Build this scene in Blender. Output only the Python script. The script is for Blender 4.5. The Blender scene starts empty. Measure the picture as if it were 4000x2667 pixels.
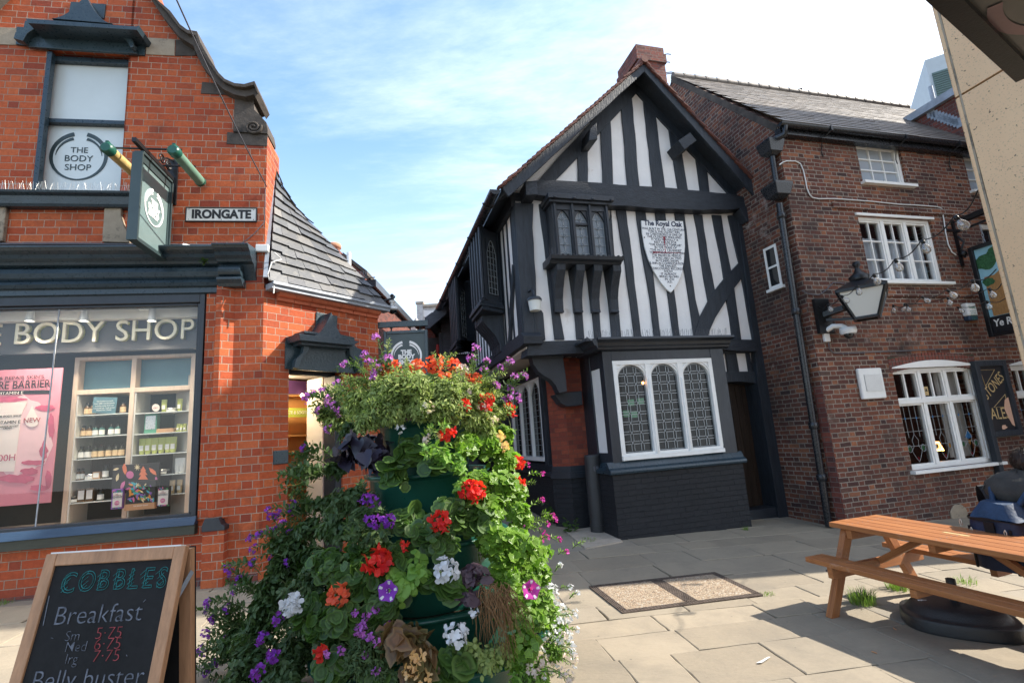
import bpy, math, random
from mathutils import Vector, Matrix
random.seed(7)
R = math.radians
PI = math.pi
SC = bpy.context.scene
COL = SC.collection
FPX = 1177.2                       # focal length for a 2352 px wide picture
PITCH, ROLL = R(10.546), R(-3.978)
CAM = Vector((0.0, 0.0, 1.45))
_cp, _sp, _cr, _sr = math.cos(PITCH), math.sin(PITCH), math.cos(ROLL), math.sin(ROLL)
_f = Vector((0, _cp, _sp)); _u0 = Vector((0, -_sp, _cp)); _x0 = Vector((1, 0, 0))
C_X = _cr * _x0 + _sr * _u0
C_U = -_sr * _x0 + _cr * _u0
C_F = _f
cd = bpy.data.cameras.new("camera")
cam = bpy.data.objects.new("camera", cd)
COL.objects.link(cam)
cd.sensor_fit = 'HORIZONTAL'; cd.sensor_width = 36.0; cd.lens = FPX / 2352 * 36.0
cd.clip_start = 0.05; cd.clip_end = 2000
cam.matrix_world = Matrix(((C_X.x, C_U.x, -C_F.x, CAM.x), (C_X.y, C_U.y, -C_F.y, CAM.y), (C_X.z, C_U.z, -C_F.z, CAM.z), (0, 0, 0, 1)))
SC.camera = cam
SUN_AZ, SUN_EL = R(6.5), R(38.5)   # azimuth from +X towards +Y
SUN_DIR = Vector((math.cos(SUN_EL) * math.cos(SUN_AZ), math.cos(SUN_EL) * math.sin(SUN_AZ), math.sin(SUN_EL)))
sl = bpy.data.lights.new("sun", 'SUN'); sl.energy = 3.6; sl.angle = R(0.53); sl.color = (1.0, 0.93, 0.82)
so = bpy.data.objects.new("sun", sl); COL.objects.link(so)
so.rotation_euler = SUN_DIR.to_track_quat('Z', 'Y').to_euler()
so.location = (20, 2, 20)
SC.view_settings.view_transform = 'Standard'; SC.view_settings.look = 'None'
SC.view_settings.exposure = 1.5; SC.view_settings.gamma = 1.0
SC.view_settings.use_curve_mapping = False
SC.cycles.max_bounces = 7; SC.cycles.diffuse_bounces = 4; SC.cycles.transparent_max_bounces = 12
SC.cycles.sample_clamp_indirect = 6.0
W = bpy.data.worlds.new("World"); SC.world = W; W.use_nodes = True
nt = W.node_tree; nd = nt.nodes; nd.clear()
def wn(t, **k):
    n = nd.new(t)
    for a, b in k.items(): setattr(n, a, b)
    return n
out = wn('ShaderNodeOutputWorld'); bg = wn('ShaderNodeBackground')
sky = wn('ShaderNodeTexSky', sky_type='NISHITA'); sky.sun_disc = False
sky.sun_elevation = SUN_EL; sky.sun_rotation = PI / 2 - SUN_AZ
sky.air_density = 1.0; sky.dust_density = 1.2; sky.ozone_density = 1.0; sky.altitude = 80
bg.inputs['Strength'].default_value = 0.115
geo = wn('ShaderNodeTexCoord'); sep = wn('ShaderNodeSeparateXYZ')
nt.links.new(geo.outputs['Generated'], sep.inputs[0])
def wm(op, a, b=0.0, c=0.0, clamp=False):
    n = wn('ShaderNodeMath', operation=op, use_clamp=clamp)
    for i, v in enumerate((a, b, c)):
        if hasattr(v, 'node'): nt.links.new(v, n.inputs[i])
        else: n.inputs[i].default_value = v
    return n.outputs[0]
zz = wm('MAXIMUM', sep.outputs['Z'], 0.06)
px = wm('DIVIDE', sep.outputs['X'], zz); py = wm('DIVIDE', sep.outputs['Y'], zz)
cmb = wn('ShaderNodeCombineXYZ'); nt.links.new(px, cmb.inputs[0]); nt.links.new(py, cmb.inputs[1])
mp = wn('ShaderNodeMapping'); mp.inputs['Rotation'].default_value = (0, 0, R(28)); mp.inputs['Scale'].default_value = (0.55, 1.25, 1)
nt.links.new(cmb.outputs[0], mp.inputs[0])
n1 = wn('ShaderNodeTexNoise'); n1.inputs['Scale'].default_value = 0.85; n1.inputs['Detail'].default_value = 9; n1.inputs['Roughness'].default_value = 0.62; n1.inputs['Distortion'].default_value = 0.5
nt.links.new(mp.outputs[0], n1.inputs[0])
n2 = wn('ShaderNodeTexNoise'); n2.inputs['Scale'].default_value = 3.4; n2.inputs['Detail'].default_value = 8; n2.inputs['Roughness'].default_value = 0.7
nt.links.new(mp.outputs[0], n2.inputs[0])
bias = wm('MULTIPLY_ADD', px, 0.16, 0.0)
d1 = wm('ADD', n1.outputs[0], wm('MULTIPLY', n2.outputs[0], 0.35))
d2 = wm('ADD', d1, bias)
mr = wn('ShaderNodeMapRange', interpolation_type='SMOOTHSTEP'); mr.inputs[1].default_value = 0.46; mr.inputs[2].default_value = 1.10
mr.inputs[3].default_value = 0.10; mr.inputs[4].default_value = 0.95
nt.links.new(d2, mr.inputs[0])
hs = wn('ShaderNodeHueSaturation'); hs.inputs['Saturation'].default_value = 1.3; hs.inputs['Value'].default_value = 1.2; hs.inputs['Hue'].default_value = 0.497; nt.links.new(sky.outputs[0], hs.inputs['Color'])
mix = wn('ShaderNodeMix', data_type='RGBA')
hz = wn('ShaderNodeMapRange', interpolation_type='SMOOTHSTEP'); hz.inputs[1].default_value = 0.6; hz.inputs[2].default_value = 0.0; hz.inputs[3].default_value = 0.0; hz.inputs[4].default_value = 0.55
nt.links.new(sep.outputs['Z'], hz.inputs[0])
veil = wm('SUBTRACT', 1.0, wm('MULTIPLY', wm('SUBTRACT', 1.0, mr.outputs[0]), wm('SUBTRACT', 1.0, hz.outputs[0])))
nt.links.new(veil, mix.inputs[0]); nt.links.new(hs.outputs[0], mix.inputs[6])
mix.inputs[7].default_value = (5.6, 6.0, 6.5, 1)
nt.links.new(mix.outputs[2], bg.inputs[0]); nt.links.new(bg.outputs[0], out.inputs[0])
GA, GB = -0.035, 0.03
def gz(x, y): return GA * (x + 3.4) + GB * (y - 6.4)       # the square falls gently to the right and to the front
def ray(X, Y):
    return C_X * ((X - 1176.0) / FPX) - C_U * ((Y - 784.1) / FPX) + C_F
def G(X, Y, dz=0.0):
    n = Vector((-GA, -GB, 1)); c = GA * 3.4 - GB * 6.4 + dz
    d = ray(X, Y); t = (c - CAM.dot(n)) / d.dot(n)
    return CAM + d * t
def AT(X, Y, y):
    d = ray(X, Y); return CAM + d * (y / d.y)
def zoom(s, ox, oy):
    return lambda x, y: ((ox + x / s) * 0.588, (oy + y / s) * 0.588)
class Frame:
    """x along a facade, y into it, z up"""
    def __init__(s, p, yaw):
        s.o = Vector((p[0], p[1], 0)); s.yaw = yaw
        s.ex = Vector((math.cos(yaw), math.sin(yaw), 0)); s.ey = Vector((-math.sin(yaw), math.cos(yaw), 0)); s.ez = Vector((0, 0, 1))
    def P(s, x, y, z): return s.o + s.ex * x + s.ey * y + s.ez * z
    def L(s, X, Y, y=0.0):
        d = ray(X, Y); p0 = s.o + s.ey * y
        t = (p0 - CAM).dot(s.ey) / d.dot(s.ey); q = CAM + d * t
        return ((q - s.o).dot(s.ex), q.z)
    def inv(s, q): q = q - s.o; return Vector((q.dot(s.ex), q.dot(s.ey), q.z))
WORLD = Frame((0, 0, 0), 0)
class MB:
    def __init__(s, fr=WORLD):
        s.fr = fr; s.v = []; s.f = []; s.uv = []; s.r = []; s.sm = []
    def face(s, pts, r=None, uv=None, sm=False):
        pts = [Vector(p) for p in pts]
        if uv is None:
            n = Vector((0, 0, 0))
            for i in range(len(pts)): n += pts[i].cross(pts[(i + 1) % len(pts)])
            ax, ay, az = abs(n.x), abs(n.y), abs(n.z)
            if ay >= ax and ay >= az: uv = [(p.x, p.z) for p in pts]
            elif ax >= az: uv = [(p.y, p.z) for p in pts]
            else: uv = [(p.x, p.y) for p in pts]
        b = len(s.v); s.v += [s.fr.P(*p) for p in pts]
        s.f.append(list(range(b, b + len(pts)))); s.uv += uv
        s.r.append(random.random() if r is None else r); s.sm.append(sm)
    def grid(s, rows, closed=False, r=None, sm=True):
        """rows of points sharing vertices (smooth)"""
        b = len(s.v); m = len(rows[0]); k = random.random() if r is None else r
        for row in rows:
            for p in row: s.v.append(s.fr.P(*p))
        for i in range(len(rows) - 1):
            for j in range(m if closed else m - 1):
                j2 = (j + 1) % m
                s.f.append([b + i * m + j, b + i * m + j2, b + (i + 1) * m + j2, b + (i + 1) * m + j])
                u0, u1 = j / m, (j + 1) / m; v0, v1 = i / max(1, len(rows) - 1), (i + 1) / max(1, len(rows) - 1)
                s.uv += [(u0, v0), (u1, v0), (u1, v1), (u0, v1)]; s.r.append(k); s.sm.append(sm)
    def box(s, x0, x1, y0, y1, z0, z1, r=None):
        if r is None: r = random.random()
        a = [(x0, y0, z0), (x1, y0, z0), (x1, y1, z0), (x0, y1, z0), (x0, y0, z1), (x1, y0, z1), (x1, y1, z1), (x0, y1, z1)]
        for q in ((0, 1, 5, 4), (1, 2, 6, 5), (2, 3, 7, 6), (3, 0, 4, 7), (4, 5, 6, 7), (3, 2, 1, 0)):
            s.face([a[i] for i in q], r)
    def obox(s, c, sx, sy, sz, rot=None, r=None):
        """box centred on c with half sizes, turned by a 3x3 matrix"""
        if r is None: r = random.random()
        rot = rot or Matrix.Identity(3); c = Vector(c)
        a = [c + rot @ Vector((i * sx, j * sy, k * sz)) for k in (-1, 1) for i, j in ((-1, -1), (1, -1), (1, 1), (-1, 1))]
        for q in ((0, 1, 5, 4), (1, 2, 6, 5), (2, 3, 7, 6), (3, 0, 4, 7), (4, 5, 6, 7), (3, 2, 1, 0)):
            s.face([a[i] for i in q], r)
    def prism(s, poly, y0, y1, r=None, ax='y'):
        """polygon in (x,z) pushed along y (or in (y,z) along x, or (x,y) along z)"""
        if r is None: r = random.random()
        m = {'y': lambda p, t: (p[0], t, p[1]), 'x': lambda p, t: (t, p[0], p[1]), 'z': lambda p, t: (p[0], p[1], t)}[ax]
        A = [m(p, y0) for p in poly]; B = [m(p, y1) for p in poly]
        ar = sum(poly[i][0] * poly[(i + 1) % len(poly)][1] - poly[(i + 1) % len(poly)][0] * poly[i][1] for i in range(len(poly)))
        if (ar < 0) != (ax == 'z') : A, B = [A[-i - 1] for i in range(len(A))], [B[-i - 1] for i in range(len(B))]
        if ax == 'x': A, B = A[::-1], B[::-1]
        if y1 < y0: A, B = B[::-1], A[::-1]
        s.face(A, r); s.face(B[::-1], r)
        n = len(A)
        for i in range(n): j = (i + 1) % n; s.face([A[j], A[i], B[i], B[j]], r)
    def bar(s, p, q, w, h=None, up=(0, 0, 1), r=None):
        p, q = Vector(p), Vector(q); d = q - p; L = d.length
        if L < 1e-6: return
        x = d / L; up = Vector(up)
        if abs(x.dot(up)) > .99: up = Vector((0, 1, 0))
        y = up.cross(x).normalized(); z = x.cross(y)
        s.obox((p + q) / 2, L / 2, w / 2, (h or w) / 2, Matrix((x, y, z)).transposed(), r)
    def tube(s, path, rad, n=8, r=None, caps=True):
        path = [Vector(p) for p in path]; k = random.random() if r is None else r
        rows = []
        prev = None
        for i, p in enumerate(path):
            t = (path[min(i + 1, len(path) - 1)] - path[max(i - 1, 0)])
            t = t.normalized() if t.length > 1e-9 else Vector((0, 0, 1))
            if prev is None:
                a = Vector((0, 0, 1)) if abs(t.z) < .9 else Vector((1, 0, 0))
                x = t.cross(a).normalized()
            else:
                x = (prev - t * prev.dot(t)); x = x.normalized() if x.length > 1e-9 else t.orthogonal().normalized()
            prev = x; y = t.cross(x)
            rr = rad[i] if isinstance(rad, (list, tuple)) else rad
            rows.append([p + (x * math.cos(2 * PI * j / n) + y * math.sin(2 * PI * j / n)) * rr for j in range(n)])
        s.grid(rows, True, k)
        if caps:
            s.face(rows[0][::-1], k); s.face(rows[-1], k)
    def lathe(s, prof, c=(0, 0, 0), n=16, r=None, a0=0, a1=2 * PI, caps=False):
        c = Vector(c); k = random.random() if r is None else r
        full = abs(a1 - a0 - 2 * PI) < 1e-6; m = n if full else n + 1
        rows = [[c + Vector((q * math.cos(a0 + (a1 - a0) * j / n), q * math.sin(a0 + (a1 - a0) * j / n), z)) for j in range(m)] for q, z in prof]
        s.grid(rows, full, k)
        if caps: s.face(rows[0][::-1], k); s.face(rows[-1], k)
    def ball(s, c, rad, n=10, m=7, sc=(1, 1, 1), r=None):
        rows = []
        for i in range(m + 1):
            a = -PI / 2 + PI * i / m
            q = max(math.cos(a), .02)
            rows.append([(c[0] + rad * sc[0] * q * math.cos(2 * PI * j / n), c[1] + rad * sc[1] * q * math.sin(2 * PI * j / n), c[2] + rad * sc[2] * math.sin(a)) for j in range(n)])
        s.grid(rows, True, r)
    def build(s, name, mat, parent=None, bevel=0.0, solid=0.0):
        me = bpy.data.meshes.new(name)
        org = parent['_o'] if parent is not None and '_o' in parent else (0, 0, 0)
        org = Vector(org)
        me.from_pydata([tuple(v - org) for v in s.v], [], s.f)
        uvl = me.uv_layers.new(name='UVMap')
        uvl.data.foreach_set('uv', [c for p in s.uv for c in p])
        at = me.attributes.new('rnd', 'FLOAT', 'FACE'); at.data.foreach_set('value', s.r)
        me.polygons.foreach_set('use_smooth', s.sm)
        me.validate(); me.update()
        if isinstance(mat, str): mat = MT[mat]
        me.materials.append(mat)
        o = bpy.data.objects.new(name, me); COL.objects.link(o)
        if parent is not None:
            o.parent = parent
            o['_o'] = tuple(org)
        if bevel:
            b = o.modifiers.new('edge', 'BEVEL'); b.width = bevel; b.segments = 2; b.limit_method = 'ANGLE'; b.angle_limit = R(40)
            w = o.modifiers.new('weld', 'WELD'); w.merge_threshold = 0.0005
            o.modifiers.move(1, 0)
        return o
def tag(o, label=None, cat=None, group=None, kind=None):
    if label: o['label'] = label
    if cat: o['category'] = cat
    if group: o['group'] = group
    if kind: o['kind'] = kind
    return o
def thing(name, label, cat, loc=(0, 0, 0), group=None):
    o = bpy.data.objects.new(name, None); COL.objects.link(o)
    o.empty_display_size = .1; o.location = loc; o['_o'] = tuple(loc)
    return tag(o, label, cat, group)
def copy_tree(o, parent=None):
    c = o.copy(); COL.objects.link(c)
    if parent is not None: c.parent = parent
    for ch in list(o.children): copy_tree(ch, c)
    return c
def wob(poly, step=.22, amp=.007):
    """walk round a polygon adding small hand-hewn irregularities"""
    res = []
    n = len(poly)
    for i in range(n):
        a, b = Vector(poly[i]), Vector(poly[(i + 1) % n]); L = (b - a).length; k = max(1, int(L / step))
        nrm = Vector((-(b - a).y, (b - a).x)) / max(L, 1e-6)
        for j in range(k):
            p = a.lerp(b, j / k)
            if j: p += nrm * random.uniform(-amp, amp)
            res.append((p.x, p.y))
    return res
def text(s, size, fr, x, y, z, mat, parent, name='lettering', ext=.004, align='CENTER', sx=1.0, bevel=0.0, outline=False, rot=0.0, shear=0.0, off=0.0, space=1.0):
    c = bpy.data.curves.new(name, 'FONT'); c.body = s; c.size = size; c.align_x = align; c.align_y = 'CENTER'
    c.extrude = ext; c.shear = shear; c.offset = off; c.space_character = space
    c.resolution_u = 4
    if outline: c.fill_mode = 'NONE'; c.extrude = 0; c.bevel_depth = bevel; c.bevel_resolution = 0
    elif bevel: c.bevel_depth = bevel
    c.materials.append(MT[mat] if isinstance(mat, str) else mat)
    o = bpy.data.objects.new(name, c); COL.objects.link(o)
    org = Vector(parent['_o']) if parent is not None and '_o' in parent else Vector((0, 0, 0))
    p = fr.P(x, y, z) - org
    cx, cz = math.cos(rot), math.sin(rot)
    ex = fr.ex * cx + fr.ez * cz; ez = -fr.ex * cz + fr.ez * cx; ey = -fr.ey
    o.matrix_basis = Matrix(((ex.x * sx, ez.x, ey.x, p.x), (ex.y * sx, ez.y, ey.y, p.y), (ex.z * sx, ez.z, ey.z, p.z), (0, 0, 0, 1)))
    bpy.context.view_layer.update()
    me = bpy.data.meshes.new_from_object(o.evaluated_get(bpy.context.evaluated_depsgraph_get()))
    mbx = o.matrix_basis.copy(); bpy.data.objects.remove(o); bpy.data.curves.remove(c)
    me.materials.clear(); me.materials.append(MT[mat] if isinstance(mat, str) else mat)
    o = bpy.data.objects.new(name, me); COL.objects.link(o); o.matrix_basis = mbx
    if parent is not None: o.parent = parent
    return o
MT = {}
class NT:
    def __init__(s, name):
        m = bpy.data.materials.new(name); m.use_nodes = True; s.m = m; s.t = m.node_tree; s.t.nodes.clear(); MT[name] = m
        s.out = s.n('ShaderNodeOutputMaterial'); s.b = s.n('ShaderNodeBsdfPrincipled')
        s.t.links.new(s.b.outputs[0], s.out.inputs[0])
    def n(s, t, **k):
        n = s.t.nodes.new(t)
        for a, b in k.items(): setattr(n, a, b)
        return n
    def set(s, sock, v):
        if hasattr(v, 'node'): s.t.links.new(v, sock)
        elif v is not None:
            if hasattr(sock.default_value, '__len__') and len(sock.default_value) == 4 and len(v) == 3: v = (*v, 1)
            sock.default_value = v
    def math(s, op, a, b=None, c=None, clamp=False):
        n = s.n('ShaderNodeMath', operation=op, use_clamp=clamp)
        for i, v in enumerate((a, b, c)):
            if v is not None: s.set(n.inputs[i], v)
        return n.outputs[0]
    def mix(s, f, a, b, mode='MIX'):
        n = s.n('ShaderNodeMix', data_type='RGBA', blend_type=mode); n.clamp_factor = True
        s.set(n.inputs[0], f); s.set(n.inputs[6], a); s.set(n.inputs[7], b); return n.outputs[2]
    def noise(s, vec, scale, detail=4, rough=.6, dist=0.0):
        n = s.n('ShaderNodeTexNoise'); s.set(n.inputs['Vector'], vec); n.inputs['Scale'].default_value = scale
        n.inputs['Detail'].default_value = detail; n.inputs['Roughness'].default_value = rough; n.inputs['Distortion'].default_value = dist
        return n.outputs[0]
    def rng(s, v, a, b, c=0.0, d=1.0, smooth=False):
        n = s.n('ShaderNodeMapRange'); n.interpolation_type = 'SMOOTHSTEP' if smooth else 'LINEAR'
        s.set(n.inputs[0], v)
        for i, q in enumerate((a, b, c, d)): n.inputs[i + 1].default_value = q
        return n.outputs[0]
    def ramp(s, f, stops, const=False):
        n = s.n('ShaderNodeValToRGB'); e = n.color_ramp.elements
        n.color_ramp.interpolation = 'CONSTANT' if const else 'LINEAR'
        while len(e) < len(stops): e.new(1)
        for i, (p, c) in enumerate(stops): e[i].position = p; e[i].color = (*c, 1)
        s.set(n.inputs[0], f); return n.outputs[0]
    def uv(s): return s.n('ShaderNodeUVMap').outputs[0]
    def pos(s): return s.n('ShaderNodeNewGeometry').outputs['Position']
    def rnd(s): return s.n('ShaderNodeAttribute', attribute_name='rnd').outputs['Fac']
    def bump(s, h, strength=.4, dist=.01):
        n = s.n('ShaderNodeBump'); n.inputs['Strength'].default_value = strength; n.inputs['Distance'].default_value = dist
        s.set(n.inputs['Height'], h); s.t.links.new(n.outputs[0], s.b.inputs['Normal']); return n
    def fin(s, col, rough=.6, spec=.4, metal=0.0):
        s.set(s.b.inputs['Base Color'], col); s.set(s.b.inputs['Roughness'], rough); s.b.inputs['Specular IOR Level'].default_value = spec
        s.b.inputs['Metallic'].default_value = metal; return s.m
def plain(name, col, rough=.5, spec=.4, metal=0.0, var=.12, scale=6.0, bump=.08, bscale=60.0, stretch=None, dirt=None):
    """a real surface: slightly uneven tone and a fine relief"""
    k = NT(name); p = k.pos()
    if stretch:
        mp = k.n('ShaderNodeMapping'); mp.inputs['Scale'].default_value = stretch; k.t.links.new(p, mp.inputs[0]); p = mp.outputs[0]
    n = k.noise(p, scale, 5, .65)
    c = k.mix(k.rng(n, .3, .7), tuple(q * (1 - var) for q in col), tuple(min(1, q * (1 + var)) for q in col))
    if dirt:
        n3 = k.noise(p, dirt[1], 6, .7); c = k.mix(k.rng(n3, dirt[2], dirt[2] + .14), c, dirt[0])
    n2 = k.noise(p, bscale, 4, .6)
    if bump: k.bump(n2, bump, .01)
    return k.fin(c, k.rng(n2, .2, .8, max(0, rough - .08), min(1, rough + .08)), spec, metal)
def brick(name, pal, L, H, mortar, mw=.009, flemish=True, bump=.5, soot=None, warp=.004, facen=.5, white=None, paint=None, rough=.8):
    k = NT(name); u0 = k.uv(); pos = k.pos()
    wv = k.n('ShaderNodeTexNoise'); wv.inputs['Scale'].default_value = 5.0; wv.inputs['Detail'].default_value = 3; k.t.links.new(pos, wv.inputs['Vector'])
    sc = k.n('ShaderNodeVectorMath', operation='MULTIPLY_ADD'); k.t.links.new(wv.outputs['Color'], sc.inputs[0]); sc.inputs[1].default_value = (warp * 2, warp * 2, 0); k.t.links.new(u0, sc.inputs[2])
    sp = k.n('ShaderNodeSeparateXYZ'); k.t.links.new(sc.outputs[0], sp.inputs[0]); u, v = sp.outputs[0], sp.outputs[1]
    vh = k.math('DIVIDE', v, H); row = k.math('FLOOR', vh); fv = k.math('FRACT', vh)
    odd = k.math('FLOORED_MODULO', row, 2.0)
    wr = k.n('ShaderNodeTexWhiteNoise', noise_dimensions='1D'); k.t.links.new(row, wr.inputs['W'])
    jit = k.math('MULTIPLY', wr.outputs['Value'], L * .12)
    if flemish:
        P = L * 1.5
        p = k.math('DIVIDE', k.math('ADD', k.math('ADD', u, k.math('MULTIPLY', odd, .5 * P)), jit), P)
        cell = k.math('FLOOR', p); fu = k.math('MULTIPLY', k.math('FRACT', p), 1.5)
        hd = k.math('GREATER_THAN', fu, 1.0); lu = k.math('SUBTRACT', fu, hd)
        wid = k.math('MULTIPLY_ADD', hd, -.5, 1.0)
        ide = k.math('MULTIPLY_ADD', cell, 2.0, hd)
    else:
        p = k.math('DIVIDE', k.math('ADD', k.math('ADD', u, k.math('MULTIPLY', odd, .5 * L)), jit), L)
        cell = k.math('FLOOR', p); lu = k.math('FRACT', p); wid = 1.0; ide = cell
    du = k.math('MULTIPLY', k.math('MINIMUM', lu, k.math('SUBTRACT', wid, lu)), L)
    dv = k.math('MULTIPLY', k.math('MINIMUM', fv, k.math('SUBTRACT', 1.0, fv)), H)
    d = k.math('MINIMUM', du, dv)
    nz = k.noise(pos, 55, 3, .6)
    d2 = k.math('ADD', d, k.math('MULTIPLY_ADD', nz, .006, -.003))
    mask = k.rng(d2, mw * .5 - .0012, mw * .5 + .0018, 0, 1, True)
    cb = k.n('ShaderNodeCombineXYZ'); k.set(cb.inputs[0], ide); k.set(cb.inputs[1], row)
    wn_ = k.n('ShaderNodeTexWhiteNoise', noise_dimensions='2D'); k.t.links.new(cb.outputs[0], wn_.inputs['Vector'])
    rv = wn_.outputs['Value']
    col = k.ramp(rv, [(i / (len(pal) - 1), c) for i, c in enumerate(pal)])
    fine = k.noise(pos, 26, 6, .7); big = k.noise(pos, 1.1, 5, .6)
    col = k.mix(k.rng(fine, .3, .75, .0, .45), col, tuple(.35 * q for q in pal[0]))
    if soot:
        sm = k.noise(pos, soot[1], 6, .65, .6); col = k.mix(k.rng(sm, soot[2], soot[2] + .22, 0, soot[3]), col, soot[0])
    mc = k.mix(k.rng(big, .35, .7), mortar, tuple(.55 * q for q in mortar))
    if soot: mc = k.mix(k.rng(sm, soot[2], soot[2] + .22, 0, soot[3]), mc, tuple(1.6 * q for q in soot[0]))
    col = k.mix(mask, mc, col)
    if white:
        wn2 = k.noise(pos, white[1], 7, .75, .3); col = k.mix(k.rng(wn2, white[2], white[2] + .1, 0, white[3]), col, white[0])
    if paint:
        col = k.mix(k.rng(big, .3, .7), paint, tuple(1.35 * q for q in paint))
    fh = k.noise(pos, 38, 5, .75); fh2 = k.noise(pos, 11, 3, .6)
    hgt = k.math('ADD', k.math('MULTIPLY', mask, .6), k.math('ADD', k.math('MULTIPLY', fh, .55 * facen), k.math('MULTIPLY', fh2, .5 * facen)))
    hgt = k.math('ADD', hgt, k.math('MULTIPLY', wn_.outputs['Value'], .18))
    k.bump(hgt, bump, .016)
    return k.fin(col, rough, .25)
brick('shop_brick', [(.35, .062, .027), (.47, .100, .036), (.53, .122, .042), (.42, .082, .032), (.49, .108, .038), (.26, .052, .030), (.55, .14, .05), (.45, .092, .034)], .245, .096, (.42, .33, .25), .0075, True, .5, ((.10, .038, .026), 3.2, .56, .6), .002, .8)
brick('old_brick', [(.075, .036, .030), (.19, .066, .043), (.13, .050, .038), (.25, .085, .046), (.058, .034, .032), (.165, .058, .041), (.36, .14, .07), (.11, .066, .055), (.21, .072, .042)], .222, .074, (.33, .285, .235), .014, True, .9, ((.030, .025, .024), .7, .475, .9), .011, .95, ((.46, .40, .36), 1.1, .62, .7))
brick('pier_brick', [(.20, .045, .03), (.30, .075, .04), (.25, .06, .036), (.14, .04, .03)], .225, .074, (.15, .075, .055), .006, True, .55, ((.04, .03, .028), 1.1, .58, .7), .003, .5)
brick('black_brick', [(.02, .02, .02), (.02, .02, .02)], .232, .080, (.02, .02, .02), .012, False, 1.0, None, .007, .8, None, (.017, .018, .021), .55)
brick('chimney_brick', [(.16, .05, .04), (.26, .08, .055), (.21, .065, .05), (.11, .045, .04)], .225, .075, (.2, .17, .15), .010, True, .7, ((.05, .04, .04), 1.0, .56, .6), .004, .6)
brick('pale_brick', [(.62, .60, .57), (.70, .68, .66), (.55, .52, .50)], .225, .075, (.45, .43, .4), .009, True, .5, ((.25, .2, .18), .9, .62, .5), .004, .6)
plain('black_paint', (.021, .026, .034), .42, .5, 0, .25, 4, .35, 22, (1, 1, .35))
plain('timber_black', (.023, .029, .038), .55, .4, 0, .3, 6, .8, 16, (3.5, 3.5, .45), ((.10, .085, .06), 3.0, .80))
plain('beam_black', (.022, .027, .035), .55, .4, 0, .3, 5, .9, 14, (.5, 3.5, 4.5), ((.11, .09, .06), 2.0, .77))
plain('plaster_white', (.80, .775, .75), .8, .2, 0, .05, 2.5, .35, 14, None, ((.52, .45, .37), 1.5, .635))
plain('plaster_cream', (.62, .56, .46), .8, .2, 0, .08, 3, .3, 18, None, ((.35, .3, .24), 1.2, .62))
plain('white_paint', (.80, .79, .76), .45, .4, 0, .04, 8, .3, 40, None, ((.38, .35, .30), 9.0, .74))
plain('teal_paint', (.030, .052, .063), .30, .5, 0, .2, 3, .45, 30, None, ((.05, .055, .05), 4.0, .70))
plain('fascia_paint', (.024, .042, .056), .30, .5, 0, .2, 3, .3, 24, None, ((.06, .06, .045), 5.0, .68))
plain('sill_blue', (.030, .055, .095), .4, .4, 0, .15, 5, .3, 30, (.4, 3, 3))
plain('sill_olive', (.052, .055, .042), .55, .3, 0, .2, 5, .3, 30, (.4, 3, 3))
plain('dark_stone', (.085, .072, .062), .85, .2, 0, .35, 3, .7, 22, None, ((.03, .028, .027), 1.6, .54))
plain('sand_stone', (.33, .27, .20), .85, .2, 0, .2, 4, .5, 25, None, ((.05, .042, .036), 2.6, .55))
plain('terracotta', (.50, .135, .065), .6, .3, 0, .15, 7, .3, 30, None, ((.14, .05, .03), 3, .68))
plain('lead_grey', (.30, .33, .37), .5, .5, .2, .25, 4, .3, 20)
plain('gutter_black', (.016, .018, .022), .28, .5, 0, .2, 4, .15, 40)
plain('metal_black', (.014, .015, .017), .35, .5, .3, .2, 10, .15, 80)
plain('plastic_black', (.028, .029, .031), .42, .5, 0, .15, 5, .45, 120)
plain('plastic_white', (.74, .74, .72), .4, .5, 0, .04, 8, .1, 60, None, ((.5, .48, .44), 5, .74))
plain('plastic_green', (.012, .088, .060), .32, .5, 0, .15, 4, .2, 60, None, ((.05, .13, .10), 7, .66))
plain('tube_green', (.13, .24, .18), .45, .4, 0, .12, 6, .1, 50)
plain('tube_amber', (.55, .40, .16), .35, .5, 0, .25, 14, .1, 50, (1, 1, 1), ((.30, .20, .07), 9, .58))
plain('sign_green', (.034, .055, .058), .35, .5, 0, .12, 3, .1, 30)
plain('sign_face', (.14, .20, .20), .22, .5, 0, .1, 2, .05, 30)
plain('sign_white', (.80, .80, .79), .45, .4, 0, .03, 6, .05, 40)
plain('plate_white', (.70, .69, .65), .4, .5, 0, .08, 12, .2, 60, None, ((.42, .38, .32), 7, .66))
plain('ink_black', (.012, .012, .014), .5, .4, 0, .1, 8, 0)
plain('ink_blue', (.035, .045, .085), .55, .3, 0, .1, 8, 0)
plain('ink_red', (.34, .04, .05), .6, .3, 0, .2, 20, 0)
plain('gold_paint', (.50, .36, .17), .5, .4, 0, .2, 20, .1, 60)
plain('cream_letter', (.72, .68, .53), .4, .4, 0, .03, 6, 0)
plain('letter_edge', (.42, .44, .20), .4, .4, 0, .03, 6, 0)
plain('board_black', (.012, .011, .011), .75, .25, 0, .3, 3, .1, 40, None, ((.028, .027, .027), 2.2, .60))
plain('chalk_teal', (.035, .19, .19), .9, .1, 0, .5, 40, 0)
plain('chalk_grey', (.135, .145, .17), .9, .1, 0, .5, 40, 0)
plain('chalk_red', (.30, .065, .07), .9, .1, 0, .5, 40, 0)
plain('pine_frame', (.42, .22, .115), .55, .35, 0, .25, 5, .3, 18, (5, 5, .6))
plain('iron_rust', (.115, .090, .075), .75, .3, .3, .3, 18, .5, 60, None, ((.14, .09, .06), 14, .60))
plain('pot_clay', (.42, .21, .13), .75, .2, 0, .2, 5, .2, 30)
plain('clapboard', (.055, .060, .070), .6, .4, 0, .25, 5, .4, 30, (.5, 1, 4))
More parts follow.
